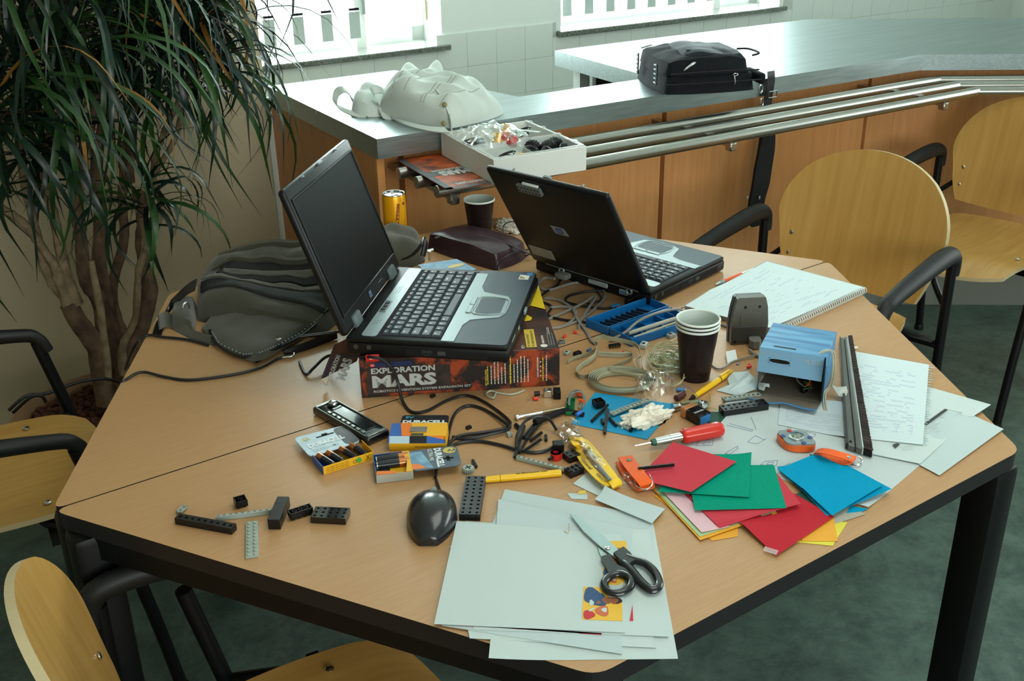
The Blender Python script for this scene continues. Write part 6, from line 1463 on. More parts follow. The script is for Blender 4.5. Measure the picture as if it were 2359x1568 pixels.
m_ = MB(); m_.rbox(tuple(at(1852, 898, .005)), (.012, .008, .008), .001, 1); o = m_.build('black_socket', BLK, t2); o.location = -Vector(t2.location)

# torn white papers in front of the carton
def scrap(name, label, pts, hs, mtl, cat='scrap'):
    P = [at(u, v, h) for (u, v), h in zip(pts, hs)]; c = sum(P, Vector())/len(P); n = len(P); up = Vector((0, 0, .0005))
    hub = c+Vector((0, 0, .002)); m_ = MB(); vs = P+[hub]+[p+up for p in P]+[hub+up]
    fs = [(n, (k+1) % n, k) for k in range(n)]+[(2*n+1, n+1+k, n+1+(k+1) % n) for k in range(n)]+[(k, (k+1) % n, n+1+(k+1) % n, n+1+k) for k in range(n)]
    m_.add(vs, fs); return tag(m_.build(name, mtl, loc=c), label, cat)
scrap('torn_paper', 'torn white paper bent up like a petal in front of the blue carton', [(1650, 899), (1680, 888), (1676, 872), (1688, 858), (1722, 855), (1738, 870), (1744, 895), (1700, 912)], [.001, .002, .006, .014, .018, .012, .004, .001], WP2)
scrap('torn_paper', 'folded flap of the torn paper standing before the carton corner', [(1680, 900), (1700, 884), (1728, 862), (1736, 872), (1722, 886)], [.004, .010, .02, .016, .006], WP)
scrap('glue_blob', 'small white curled shaving at the carton corner', [(1744, 880), (1757, 882), (1772, 884), (1773, 892), (1764, 890), (1760, 900), (1748, 896)], [.010, .012, .010, .006, .009, .008, .008], WP)
sheet('white_stub', None, [(1744, 878), (1756, 862), (1760, 866), (1748, 882)], [.01, .02, .02, .01], WP, nu=2, nv=2); tag(bpy.data.objects['white_stub'], 'narrow white paper stub leaning on the left wall of the carton', 'scrap')
scrap('torn_paper', 'grey-white torn scrap hanging over the middle of the brush strip', [(1915, 886), (1928, 892), (1950, 890), (1953, 902), (1948, 916), (1932, 912), (1924, 900)], [.020, .016, .018, .014, .008, .010, .014], mat('scrap_grey', (176, 182, 174), .8))

# ================================================================== brush strip
t = thing('brush_strip', 'long grey metal profile with a dark bristle edge lying over the notes', 'brush', at(1965, 920))
a, b = at(1933, 787, .003), at(1947, 1033, .003); a2, b2 = at(1961, 785, .003), at(2008, 1054, .003)
PR = mat('profile_grey', (98, 98, 92), .35, .6)
def longstrip(nm, f0, f1, z0, z1, mm):
    q = [a+(a2-a)*f0, a+(a2-a)*f1, b+(b2-b)*f1, b+(b2-b)*f0]; m_ = MB()
    vs = [p+Vector((0, 0, z0)) for p in q]+[p+Vector((0, 0, z1)) for p in q]; m_.add(vs, [(3, 2, 1, 0), (4, 5, 6, 7), (0, 1, 5, 4), (1, 2, 6, 5), (2, 3, 7, 6), (3, 0, 4, 7)]); o = m_.build(nm, mm, t); o.location = -Vector(t.location)
longstrip('edge_channel', 0, .10, 0, .010, mat('profile_black', (28, 28, 28), .4)); longstrip('flat_profile', .10, .34, 0, .0075, PR); longstrip('groove', .34, .40, 0, .004, BLK); longstrip('flat_profile', .40, .62, 0, .0085, PR); longstrip('chrome_bead', .62, .67, 0, .012, CHROME)
longstrip('bristle_bed', .67, 1.0, 0, .0085, BLKM)
BRI = mat('bristles', (58, 48, 44), .8); m_ = MB()
for k in range(420):
    f = k/420; p = a+(b-a)*f+((a2+(b2-a2)*f)-(a+(b-a)*f))*.68; q = a+(b-a)*f+((a2+(b2-a2)*f)-(a+(b-a)*f))*(1.0+.03*rw.random()); sh = (b-a).normalized()*(.004*(rw.random()-.5))
    z = .0100+.002*rw.random(); m_.box((0, 0, 0), ((q-p).length, .0009, .0016), frame((p+q)/2+Vector((0, 0, z)), q+sh-p, Zup.cross(q-p)))
o = m_.build('bristles', BRI, t); o['kind'] = 'stuff'; o.location = -Vector(t.location)
m_ = MB(); m_.lathe([(.002, .0), (.002, .0090)], 10, Matrix.Translation(at(1958, 1027, .003))); o = m_.build('rivet', BLK, t); o.location = -Vector(t.location)
rod('white_stick', 'short white stick poking out right of the far end of the brush strip', 'stick', (1950, 801), (1976, 800), .0018, .004, WHITE)

# ================================================================== compass keychain and orange strap
OST = mat('orange_strap', (232, 92, 10), .6, bump=.4, bscale=600); OPL = mat('orange_plastic', (222, 98, 34), .35)
t = thing('compass', 'orange and silver compass on a strap lying on the drawing sheet', 'compass', at(1838, 1030, .003))
ctr = at(1833, 1023, .002); ax_ = (at(1885, 1042, .002)-at(1790, 1010, .002)).normalized(); X = frame(ctr, ax_, Zup.cross(ax_))
def clover(sc, k_=.16): return [(sc*(1+k_*math.cos(4*q*.1963-.0))*math.cos(q*.1963)*.0285, sc*(1+k_*math.cos(4*q*.1963))*math.sin(q*.1963)*.0225) for q in range(32)]
m_ = MB(); m_.prism(clover(1.0, .05), 0, .010, X, sm=False); o = m_.build('orange_case', OPL, t); o.location = -Vector(t.location)
m_ = MB(); m_.prism(clover(.92, .13), .010, .0125, X); o = m_.build('silver_face', SILV, t); o.location = -Vector(t.location)
m_ = MB(); m_.lathe([(.0118, .012), (.0118, .0145), (.0105, .0150)], 24, X); o = m_.build('dial_rim', CHROME, t); o.location = -Vector(t.location)
m_ = MB(); m_.lathe([(.0104, .0148), (.0003, .0158)], 24, X); o = m_.build('dial', mat('dial_dark', (44, 62, 54), .15, c2=(150, 160, 140), scale=300), t); o.location = -Vector(t.location)
for k, (x_, y_) in enumerate([(-.0165, .010), (.0165, .010), (.0165, -.010), (-.0165, -.010)]):
    m_ = MB(); m_.lathe([(.0036, .012), (.0036, .0138), (.0028, .0142)], 12, X @ Matrix.Translation((x_, y_, 0))); o = m_.build('button', mat('button_red', (190, 60, 50), .4) if k == 0 else mat('button_blue', (60, 84, 140), .4), t); o.location = -Vector(t.location)
m_ = MB(); up_ = Vector((0, 0, 1)); w_ = Zup.cross(ax_).normalized()*.0085
strip_mesh(m_, [at(1880, 1040, .006), at(1893, 1038, .018), at(1915, 1042, .020), at(1950, 1052, .016), at(1968, 1058, .010)], w_, .0016); strip_mesh(m_, [at(1885, 1044, .004), at(1910, 1052, .006), at(1945, 1064, .005), at(1966, 1062, .006)], w_, .0016)
o = m_.build('strap', OST, t); o.location = -Vector(t.location); 
m_ = MB(); m_.tube([at(1948, 1060, .006), at(1960, 1052, .010), at(1978, 1052, .009), at(1986, 1060, .007), at(1978, 1070, .005), at(1958, 1068, .004)], .0013, 7, closed=True, res=4); o = m_.build('split_ring', CHROME, t); o.location = -Vector(t.location)
m_ = MB(); m_.lathe([(.0035, 0), (.0030, .0018), (.0004, .0024)], 14, Matrix.Translation(at(1956, 1054, .015))); o = m_.build('rivet', CHROME, t); o.location = -Vector(t.location)
m_ = MB(); m_.cyl(at(1866, 1045, .005), at(1884, 1050, .005), .0022, n=8); o = m_.build('swivel', SILV, t); o.location = -Vector(t.location)

t = thing('strap_keychain', 'orange fabric strap keychain with a steel ring, right of the lanyard pouch', 'keychain', at(1465, 1090, .004))
p, q = at(1440, 1052, .010), at(1488, 1118, .014); d = (q-p).normalized(); w_ = Zup.cross(d).normalized()*.0105
m_ = MB(); strip_mesh(m_, [p, at(1452, 1070, .014), at(1470, 1092, .018), at(1487, 1112, .014), at(1492, 1122, .006), at(1486, 1128, .003)], w_, .0022); o = m_.build('strap', OST, t); o.location = -Vector(t.location)
m_ = MB(); strip_mesh(m_, [at(1434, 1062, .004), at(1450, 1092, .004), at(1476, 1122, .004), at(1488, 1127, .003)], w_, .0022); o = m_.build('strap_underside', OST, t); o.location = -Vector(t.location)
m_ = MB(); m_.lathe([(.0040, 0), (.0040, .0012), (.0022, .0018), (.0012, .0010)], 16, Matrix.Translation(at(1450, 1060, .0135))); o = m_.build('snap_button', mat('snap_grey', (130, 128, 110), .35, .8), t); o.location = -Vector(t.location)
m_ = MB(); m_.tube([at(1462, 1104, .012), at(1468, 1120, .010), at(1484, 1127, .010), at(1498, 1122, .012), at(1503, 1108, .014), at(1496, 1092, .018)], .0010, 7, res=5); o = m_.build('ring', CHROME, t); o.location = -Vector(t.location)
def film_mat(name, base, edge, rough):
    m = bpy.data.materials.new(name); m.use_nodes = True; nt = m.node_tree; N = nt.nodes; N.remove(N['Principled BSDF'])
    tr = N.new('ShaderNodeBsdfTransparent'); gl = N.new('ShaderNodeBsdfGlossy'); gl.inputs['Roughness'].default_value = rough; gl.inputs['Color'].default_value = (.95, 1, .99, 1)
    lw = N.new('ShaderNodeLayerWeight'); lw.inputs[0].default_value = .45; mr = N.new('ShaderNodeMapRange'); mr.inputs[3].default_value = base; mr.inputs[4].default_value = edge
    mx = N.new('ShaderNodeMixShader'); nt.links.new(lw.outputs['Facing'], mr.inputs[0]); nt.links.new(mr.outputs[0], mx.inputs[0]); nt.links.new(tr.outputs[0], mx.inputs[1]); nt.links.new(gl.outputs[0], mx.inputs[2])
    nt.links.new(mx.outputs[0], N['Material Output'].inputs[0]); return m
CLR = film_mat('clear_film', .14, .55, .10)
CLR2 = film_mat('clear_film_bright', .09, .55, .14)
def film(m_, corners, hs, H, seed, nu=14, nv=10, amp=.008):
    P = [at(u, v, h) for (u, v), h in zip(corners, hs)]; vs = []
    for j in range(nv+1):
        for i in range(nu+1):
            s_, t_ = i/nu, j/nv; p = (P[0]*(1-s_)+P[1]*s_)*(1-t_)+(P[3]*(1-s_)+P[2]*s_)*t_
            e = math.sin(math.pi*s_)**.5*math.sin(math.pi*t_)**.5 if 0 < s_ < 1 and 0 < t_ < 1 else 0
            g = Vector((p.x*60+seed, p.y*60, seed)); z = H*e+amp*(abs(noise.noise(g))+.6*abs(noise.noise(g*2.6)))
            p = p+Vector((amp*.5*noise.noise(g+Vector((9, 0, 0))), amp*.5*noise.noise(g+Vector((0, 9, 0))), z)); vs.append(p)
    idx = lambda i, j: j*(nu+1)+i
    m_.add(vs, [(idx(i, j), idx(i+1, j), idx(i+1, j+1), idx(i, j+1)) for j in range(nv) for i in range(nu)])
m_ = MB(); film(m_, [(1432, 1085), (1465, 1108), (1492, 1132), (1432, 1128)], [.002]*4, .010, 4, 8, 8, .006); tag(m_.build('clear_wrapper', CLR2, loc=at(1455, 1112)), 'crinkled clear wrapper beside the orange strap keychain', 'wrapper')

# ================================================================== lanyard in its clear pouch
LYE = mat('lanyard_yellow', (232, 190, 36), .5)
t = thing('lanyard', 'yellow lettered lanyard folded inside a clear pouch', 'lanyard', at(1370, 1060, .004))
for pts, w0 in [([(1326, 1008, .010), (1345, 1016, .012), (1375, 1050, .014), (1408, 1092, .014), (1421, 1112, .008)], .0062), ([(1332, 1040, .006), (1350, 1068, .010), (1380, 1100, .012), (1405, 1118, .008)], .0062), ([(1318, 1006, .008), (1326, 1022, .018), (1336, 1030, .010), (1330, 1042, .008)], .0050), ([(1322, 1012, .014), (1336, 1010, .020), (1350, 1022, .014)], .0045)]:
    P = [at(*p) for p in pts]; d = (P[-1]-P[0]).normalized(); m_ = MB(); strip_mesh(m_, P, Zup.cross(d).normalized()*w0, .0016); o = m_.build('ribbon', LYE, t); o.location = -Vector(t.location)
m_ = MB(); P = [at(1404, 1118, .006), at(1414, 1112, .008), at(1423, 1110, .006)]; m_.tube(P, .0085, 10, flat=.8); o = m_.build('folded_end', LYE, t); o.location = -Vector(t.location)
m_ = MB(); P = [at(1340, 1048, .006), at(1352, 1058, .010), at(1362, 1072, .008)]
def bandtext(p, q, h, s_, off):
    a_, b_ = at(*p, h), at(*q, h); X = frame(a_, b_-a_, Zup.cross(b_-a_)); m_ = MB(); text(m_, s_, X, 0, -.0025, (b_-a_).length, .005, off, 0, .02); o = m_.build('lettering', INKB, t); o.location = -Vector(t.location)
bandtext((1354, 1034), (1374, 1058), .014, 'General', .0016); bandtext((1340, 1056), (1362, 1082), .011, 'General', .0018); bandtext((1376, 1092), (1398, 1112), .013, 'General', .0016)
m_ = MB()
for k, (u, v, r) in enumerate([(1296, 1001, .004), (1304, 1008, .0045), (1300, 1016, .0035), (1312, 1012, .003)]):
    m_.tube([at(u, v, .008)+Vector((r*math.cos(q), r*math.sin(q), .002*math.sin(q+k))) for q in [i*.785 for i in range(8)]], .0010, 6, closed=True, res=2)
o = m_.build('clip_hook', CHROME, t); o.location = -Vector(t.location); o['kind'] = 'stuff'
m_ = MB(); P = [at(1376, 1070, .016), at(1405, 1104, .016)]; m_.tube(P, .003, 6, flat=.3, curve=False); o = m_.build('grey_slider', BDG, t); o.location = -Vector(t.location)
m_ = MB(); film(m_, [(1272, 993), (1308, 970), (1428, 1112), (1398, 1134)], [.001]*4, .018, 2, 10, 26, .004); tag(m_.build('clear_pouch', CLR, loc=at(1350, 1055)), 'long clear plastic pouch holding the yellow lanyard', 'pouch')
m_ = MB(); film(m_, [(1302, 975), (1312, 966), (1336, 974), (1330, 990)], [.006]*4, .008, 5, 6, 6, .005); tag(m_.build('clear_wrapper', CLR, loc=at(1320, 978)), 'torn clear flap at the top of the lanyard pouch', 'wrapper')
m_ = MB(); film(m_, [(1458, 888), (1545, 872), (1556, 905), (1470, 946)], [.002]*4, .028, 7, 20, 16, .016); tag(m_.build('plastic_bag', CLR2, loc=at(1510, 905)), 'crinkled clear plastic bag between the ribbon coil and the battery', 'bag')

# ================================================================== olive satchel
OLV = mat('olive_canvas', (62, 62, 46), .9, bump=.5, bscale=700, var=.25, scale=7, sheen=.3); OLD = mat('satchel_lining', (20, 20, 18), .85); BLE = mat('black_leather', (22, 22, 24), .3)
t = thing('satchel', 'olive canvas satchel lying open-mouthed behind the left laptop', 'bag', at(560, 730))
Z = -Vector(t.location)
K0, K1, K2, K3 = at(440, 742), at(742, 790), at(905, 612), at(476, 655)
def Hs(s_, t_): return .045+.055*t_+.010*math.sin(9*t_+2*s_)+.008*math.sin(5*s_+4*t_)
m_ = MB(); cushion(m_, [K0, K1, K2, K3], TZ+.001, Hs, 36, 28, .28, nz=.012, seed=3); o = m_.build('body', OLV, t); o.location = Z
def onbag(s_, t_, off=.002):
    x, y = sq2disc(2*s_-1, 2*t_-1, .35); s2, t2 = (x+1)/2, (y+1)/2
    P = [Vector((c.x, c.y, 0)) for c in (K0, K1, K2, K3)]; p = (P[0]*(1-s2)+P[1]*s2)*(1-t2)+(P[3]*(1-s2)+P[2]*s2)*t2
    e = (max(0, 1-abs(2*s_-1)**4)*max(0, 1-abs(2*t_-1)**4))**.28
    z = TZ+.001+e*Hs(s2, t2)+.012*e*noise.noise(Vector((p.x*22+3, p.y*22, 3)))
    return Vector((p.x, p.y, z+off))
def patch(name, s0, s1, t0, t1, mm, off=.002, n=14, bend=lambda s_: 0):
    m_ = MB(); vs = []
    for j in range(5):
        for i in range(n+1):
            s_ = s0+(s1-s0)*i/n; vs.append(onbag(s_, t0+(t1-t0)*j/4+bend(s_), off))
    m_.add(vs, [(j*(n+1)+i, j*(n+1)+i+1, (j+1)*(n+1)+i+1, (j+1)*(n+1)+i) for j in range(4) for i in range(n)], sm=True); o = m_.build(name, mm, t); o.location = Z; md = o.modifiers.new('thick', 'SOLIDIFY'); md.thickness = .002; md.offset = 1
patch('zip_band', .16, .99, .52, .60, OLD); patch('zip_band', .16, .99, .40, .45, OLD); patch('zip_end', .15, .19, .40, .60, OLD, .0022, 3)
patch('zip_flap', .18, .99, .45, .52, OLV, .003)
patch('pocket_opening', .06, .97, .10, .27, OLD, .0025, bend=lambda s_: .05*math.sin(3*s_))
patch('pocket_hem', .06, .97, .28, .33, OLV, .005, bend=lambda s_: .05*math.sin(3*s_))
for f in (.62, .80):
    m_ = MB(); m_.tube([onbag(.10+i*.11, f+.04*math.sin(i*.9), .0) for i in range(9)], [.004, .008, .010, .011, .011, .011, .010, .008, .004], 8); o = m_.build('canvas_fold', OLV, t); o.location = Z
# front flap
F = [at(452, 762), at(588, 856), at(800, 716), at(570, 672)]
m_ = MB(); cushion(m_, F, TZ+.006, lambda s_, t_: .012+.030*t_, 24, 18, .35, nz=.006, seed=8); o = m_.build('front_flap', OLV, t); o.location = Z
m_ = MB(); m_.tube([at(484, 762, .012), at(497, 790, .008), at(530, 812, .007), at(562, 822, .008), at(596, 818, .010), at(640, 800, .012), at(690, 776, .016), at(735, 740, .022), at(758, 712, .030)], .0035, 8); o = m_.build('leather_edge', BLE, t); o.location = Z
m_ = MB(); 
for k in range(46):
    f = k/45; pts = [(488, 764, .018), (505, 790, .014), (560, 816, .013), (600, 811, .016), (640, 794, .019), (690, 768, .023), (735, 732, .029), (754, 710, .036)]; g = f*7; i = min(6, int(g)); h = g-i
    u = pts[i][0]*(1-h)+pts[i+1][0]*h; v = pts[i][1]*(1-h)+pts[i+1][1]*h; z = pts[i][2]*(1-h)+pts[i+1][2]*h
    m_.rbox(tuple(at(u, v, z)), (.0022, .0022, .0012), .0004, 1)
o = m_.build('stitches', mat('stitch_pale', (150, 170, 172), .5), t); o.location = Z; o['kind'] = 'stuff'
m_ = MB(); m_.lathe([(.0065, 0), (.006, .002), (.003, .0026), (.0028, .0012), (.0004, .0012)], 18, frame(at(641, 782, .0235), (1, 0, -.1), (0, 1, -.2))); o = m_.build('snap_stud', mat('stud_nickel', (130, 134, 120), .4, .7), t); o.location = Z
# strap loop at the left
m_ = MB(); strip_mesh(m_, [at(362, 770, .002), at(372, 740, .004), at(392, 705, .020), at(430, 668, .050), at(452, 655, .060)], [(at(385, 770)-at(355, 770))*.35]*2+[Vector((.004, .0, .012))]*3, .003); o = m_.build('leather_loop', BLE, t); o.location = Z
m_ = MB(); strip_mesh(m_, [at(366, 742, .022), at(388, 735, .014), at(420, 760, .006), at(450, 778, .004), at(500, 792, .003)], Vector((.004, .012, .010)), .003); o = m_.build('shoulder_strap', OLV, t); o.location = Z
m_ = MB(); cushion(m_, [at(395, 760), at(450, 775), at(455, 700), at(400, 715)], TZ+.002, .030, 12, 12, .4, nz=.006, seed=2); o = m_.build('side_gusset', OLV, t); o.location = Z
m_ = MB(); m_.tube([at(429, 708, .035)+Vector((.006*math.cos(q), 0, .010*math.sin(q))) for q in [i*.785 for i in range(8)]], .0016, 7, closed=True, res=3); o = m_.build('ring', CHROME, t); o.location = Z
m_ = MB(); m_.tube([at(651, 823, .004), at(674, 820, .005), at(677, 813, .006), at(668, 810, .005)], .0018, 7); o = m_.build('buckle', CHROME, t); o.location = Z
m_ = MB(); m_.tube([at(655, 815, .004), at(700, 800, .006), at(750, 780, .008), at(775, 770, .010)], .009, 8, flat=.35, side=Vector((0, 0, 1))); o = m_.build('black_strap', BLE, t); o.location = Z
# right end of the satchel, showing beyond the laptop screen
m_ = MB(); cushion(m_, [at(880, 640), at(985, 604), at(962, 555), at(860, 575)], TZ+.002, lambda s_, t_: .050+.02*(1-s_), 18, 16, .35, nz=.016, seed=6); o = m_.build('right_end', OLV, t); o.location = Z
m_ = MB(); m_.tube([at(925, 598, .040), at(945, 590, .050), at(960, 578, .062), at(972, 560, .075), at(976, 548, .078), at(980, 560, .066), at(974, 590, .04)], [.003, .006, .007, .006, .004, .006, .006], 9, flat=.6); o = m_.build('leather_tab', BLE, t); o.location = Z
m_ = MB(); m_.cyl(at(990, 600, .02), at(990, 578, .045), .0028, n=8); m_.cyl(at(984, 578, .045), at(998, 574, .047), .003, n=8); o = m_.build('metal_hook', CHROME, t); o.location = Z; o['kind'] = 'stuff'
# tongs-like dark pen beside the laptop hinge
rod('black_stylus', 'thin black stylus poking out left of the hinge of the left laptop', 'pen', (690, 775), (795, 762), .0025, .045, BLKG)

# ================================================================== things on the counter
CV = CZ+.0006
def ac(u, v, h=0.0): return atz(u, v, CZ+h)
# light jacket
JK = mat('pale_denim', (194, 204, 196), .9, bump=.4, bscale=500, sheen=.2, var=.06, scale=12); JKD = mat('denim_seam', (150, 154, 142), .9)
t = thing('light_jacket', 'pale grey denim jacket thrown in a heap on the left end of the counter', 'jacket', ac(960, 255)); Z = -Vector(t.location)
m_ = MB(); cushion(m_, [ac(862, 268), ac(1040, 300), ac(1180, 262), ac(925, 218)], CV, lambda s_, t_: .072+.030*math.sin(3.1*s_+.3)-.009*math.cos(9*s_+4*t_)-.008*abs(math.sin(13*t_-7*s_)), 80, 50, .30, nz=.012, seed=11); o = m_.build('body', JK, t); o.location = Z
m_ = MB(); cushion(m_, [ac(800, 268), ac(890, 272), ac(960, 215), ac(850, 212)], CV, lambda s_, t_: .035+.02*math.sin(5*s_+2*t_), 26, 18, .4, nz=.016, seed=4); o = m_.build('sleeve', JK, t); o.location = Z
m_ = MB(); cushion(m_, [ac(905, 240), ac(1010, 225), ac(1030, 200), ac(925, 212)], CV+.045, lambda s_, t_: .030+.010*math.sin(9*s_), 26, 16, .4, nz=.014, seed=5); o = m_.build('bunched_collar', JK, t); o.location = Z
def openloop(pts, wv, nm):
    m_ = MB(); strip_mesh(m_, [ac(*p) for p in pts], wv, .003, res=6); o = m_.build(nm, JK, t); o.location = Z
openloop([(845, 262, .004), (815, 262, .006), (786, 250, .012), (772, 236, .024), (776, 214, .042), (792, 206, .052), (808, 222, .036), (822, 248, .014), (842, 262, .006)], Vector((.004, .020, .004)), 'cuff')
openloop([(905, 265, .006), (878, 262, .01), (872, 236, .03), (858, 212, .056), (872, 205, .062), (888, 216, .056), (894, 240, .032), (912, 262, .012), (950, 275, .006)], Vector((.006, .022, .006)), 'lapel')
openloop([(893, 222, .050), (912, 200, .066), (935, 190, .074), (962, 188, .078), (985, 198, .076), (1008, 215, .070), (1024, 238, .056), (1034, 262, .036), (1036, 290, .006)], Vector((.003, .014, .010)), 'button_band')
openloop([(900, 268, .006), (930, 282, .006), (965, 292, .006), (1000, 298, .006), (1030, 300, .006)], Vector((.003, .016, .003)), 'waistband')
def onjk(s_, t_, off=.0):
    x, y = sq2disc(2*s_-1, 2*t_-1, .35); s2, t2 = (x+1)/2, (y+1)/2
    P = [ac(862, 268), ac(1040, 300), ac(1180, 262), ac(925, 218)]; p = (P[0]*(1-s2)+P[1]*s2)*(1-t2)+(P[3]*(1-s2)+P[2]*s2)*t2
    e = (max(0, 1-abs(2*s_-1)**4)*max(0, 1-abs(2*t_-1)**4))**.30
    hh = .072+.030*math.sin(3.1*s2+.3)-.009*math.cos(9*s2+4*t2)-.008*abs(math.sin(13*t2-7*s2))
    return Vector((p.x, p.y, CV+e*hh+.012*e*noise.noise(Vector((p.x*22+11, p.y*22, 11)))+off))
for pts in [[(.22, .06), (.24, .30), (.26, .55)], [(.26, .55), (.40, .55), (.41, .30), (.38, .06)], [(.62, .03), (.63, .3), (.66, .6), (.66, .9)], [(.655, .03), (.665, .3), (.695, .6), (.695, .9)], [(.84, .05), (.86, .4), (.88, .8)], [(.30, .58), (.34, .75), (.36, .92)]]:
    q_ = []
    for (s0, t0), (s1, t1) in zip(pts[:-1], pts[1:]): q_ += [(s0+(s1-s0)*k/8, t0+(t1-t0)*k/8) for k in range(8)]
    m_ = MB(); m_.tube([onjk(a_, b_) for a_, b_ in q_+[pts[-1]]], .0013, 5, curve=False); o = m_.build('seam', JKD, t); o.location = Z
for u, v, h in ((1022, 284, .018), (1024, 241, .055)):
    m_ = MB(); m_.lathe([(.0065, 0), (.0065, .002), (.005, .003), (.002, .0022)], 14, frame(ac(u, v, h), (1, -.1, 0), (0, .4, 1))); o = m_.build('button', mat('brass_button', (120, 110, 70), .4, .7), t); o.location = Z
# briefcase
NY = mat('black_nylon', (18, 22, 26), .75, bump=.3, bscale=900, var=.2, scale=40, spec=.18)
NY2 = mat('black_nylon_satin', (28, 35, 40), .65, bump=.2, bscale=500, spec=.22)
WEB = mat('black_webbing', (18, 18, 20), .75)
BO = Vector((1.0437, .800, CV)); bz = R(-23.6)
t = thing('briefcase', 'black nylon laptop bag lying on the counter', 'bag', BO, bz)
L_, D_, H_ = .285, .300, .090
def soft(nm, c, d, r, mm, nz=.004, seed=0, seg=4):
    m_ = MB(); m_.rbox(c, d, r, seg); o = m_.build(nm, mm, t)
    for v in o.data.vertices: pass
    return o
m_ = MB(); cushion(m_, [Vector((0, 0, 0)), Vector((L_, 0, 0)), Vector((L_, D_, 0)), Vector((0, D_, 0))], 0, .058, 30, 26, .10, nz=.004, seed=2); m_.build('main_compartment', NY, t)
m_ = MB(); cushion(m_, [Vector((.004, .006, 0)), Vector((L_-.02, .006, 0)), Vector((L_-.02, D_-.01, 0)), Vector((.004, D_-.01, 0))], .050, lambda s_, t_: .040+.012*math.sin(3*s_), 30, 26, .12, nz=.006, seed=6); m_.build('front_pocket', NY, t)
m_ = MB(); cushion(m_, [Vector((.06, .03, 0)), Vector((L_-.03, .03, 0)), Vector((L_-.03, D_-.04, 0)), Vector((.08, D_-.04, 0))], .088, lambda s_, t_: .016+.006*math.sin(6*s_), 24, 20, .18, nz=.004, seed=9); m_.build('top_flap', NY2, t)
m_ = MB(); m_.tube([(.02, -.001, .058), (.10, -.004, .060), (.2, -.004, .060), (L_-.01, -.001, .058)], .0025, 6); m_.tube([(.01, -.001, .030), (.15, -.004, .030), (L_, 0, .030)], .0022, 6); m_.build('zip_line', WEB, t)['kind'] = 'stuff'
m_ = MB(); m_.tube([(.055, -.006, .068), (.075, -.010, .082), (.085, -.008, .088), (.078, -.004, .086), (.058, -.006, .072)], .0016, 6, closed=True, res=3); m_.build('zip_pull', CHROME, t)
m_ = MB(); m_.tube([(.200, -.008, .046), (.203, -.010, .030), (.201, -.009, .022)], .0016, 6); m_.tube([(.196, -.008, .050), (.203, -.010, .053), (.210, -.009, .049), (.203, -.009, .046)], .0014, 6, closed=True, res=3); m_.build('zip_pull', CHROME, t)
m_ = MB(); m_.tube([(.01, D_*.8, .092), (.05, D_*.9, .094)], .003, 6); m_.build('zip_pull', CHROME, t)
for yy in (.055, .225):
    m_ = MB(); m_.rbox((-.003, yy, .050), (.003, .010, .060), .001, 1); m_.build('side_ladder', WEB, t)
    for k in range(5):
        m_ = MB(); m_.rbox((-.006, yy+.006, .026+k*.012), (.004, .018, .004), .0012, 1); m_.build('ladder_rung', SILV, t)
m_ = MB(); m_.rbox((.10, .075, .1085), (.026, .018, .002), .0008, 1); m_.build('badge', BLKM, t)
m_ = MB(); m_.tube([(L_-.02, .03, .092), (L_+.004, .04, .096), (L_-.004, .10, .098), (L_-.03, .12, .096)], .003, 6); m_.build('handle_loop', WEB, t)
m_ = MB(); m_.rbox((L_+.006, .06, .030), (.02, .11, .03), .008, 3); m_.build('end_handle', NY, t)
# shoulder strap hanging behind the tray rail
WZ = Matrix.Translation(BO) @ Matrix.Rotation(bz, 4, 'Z'); WI = WZ.inverted()
def sp(A_, N_, z): return WI @ an(A_, N_, z)
def pxA(u, v, N_): p = atN(u, v, N_); return p.dot(AX), p.z
hang = []
for u, v, N_ in [(1776, 165, .93), (1776, 186, .878), (1770, 225, .876), (1768, 255, .878), (1765, 300, .91), (1762, 330, .92)]:
    a_, z_ = pxA(u, v, N_); hang.append(sp(a_, N_, z_))
wv = (WI.to_3x3() @ AX)
m_ = MB(); strip_mesh(m_, hang, wv*.0145, .004); m_.build('shoulder_strap', WEB, t)
hang = []; 
for u, v, N_ in [(1768, 312, .925), (1765, 345, .925), (1758, 385, .925), (1752, 425, .92), (1742, 470, .92), (1740, 520, .925), (1738, 512, .925)][:6]:
    a_, z_ = pxA(u, v, N_); hang.append(sp(a_, N_, z_))
m_ = MB(); strip_mesh(m_, hang, [wv*.028, wv*.032, wv*.034, wv*.034, wv*.030, wv*.016], .010); m_.build('shoulder_pad', WEB, t)
for u, v in ((1753, 205), (1755, 236)):
    m_ = MB(); p = atN(u, v, .868); m_.tube([WI @ (p+AX*(.006*math.cos(q))+Vector((0, 0, .012*math.sin(q)))) for q in [i*.785 for i in range(8)]], .0022, 7, closed=True, res=3); m_.build('swivel_hook', CHROME, t)
m_ = MB(); p = atN(1780, 217, .868); m_.tube([WI @ (p+AX*x+Vector((0, 0, z))) for x, z in [(-.016, .009), (.016, .009), (.016, -.009), (-.016, -.009)]], .0020, 7, closed=True, res=1, curve=False); m_.build('slider_buckle', CHROME, t)
for du in (1722, 1749):
    m_ = MB(); p = atN(du, 455, .905); m_.rbox(tuple(WI @ p), (.006, .006, .012), .002, 2); m_.build('pad_rivet', CHROME, t)

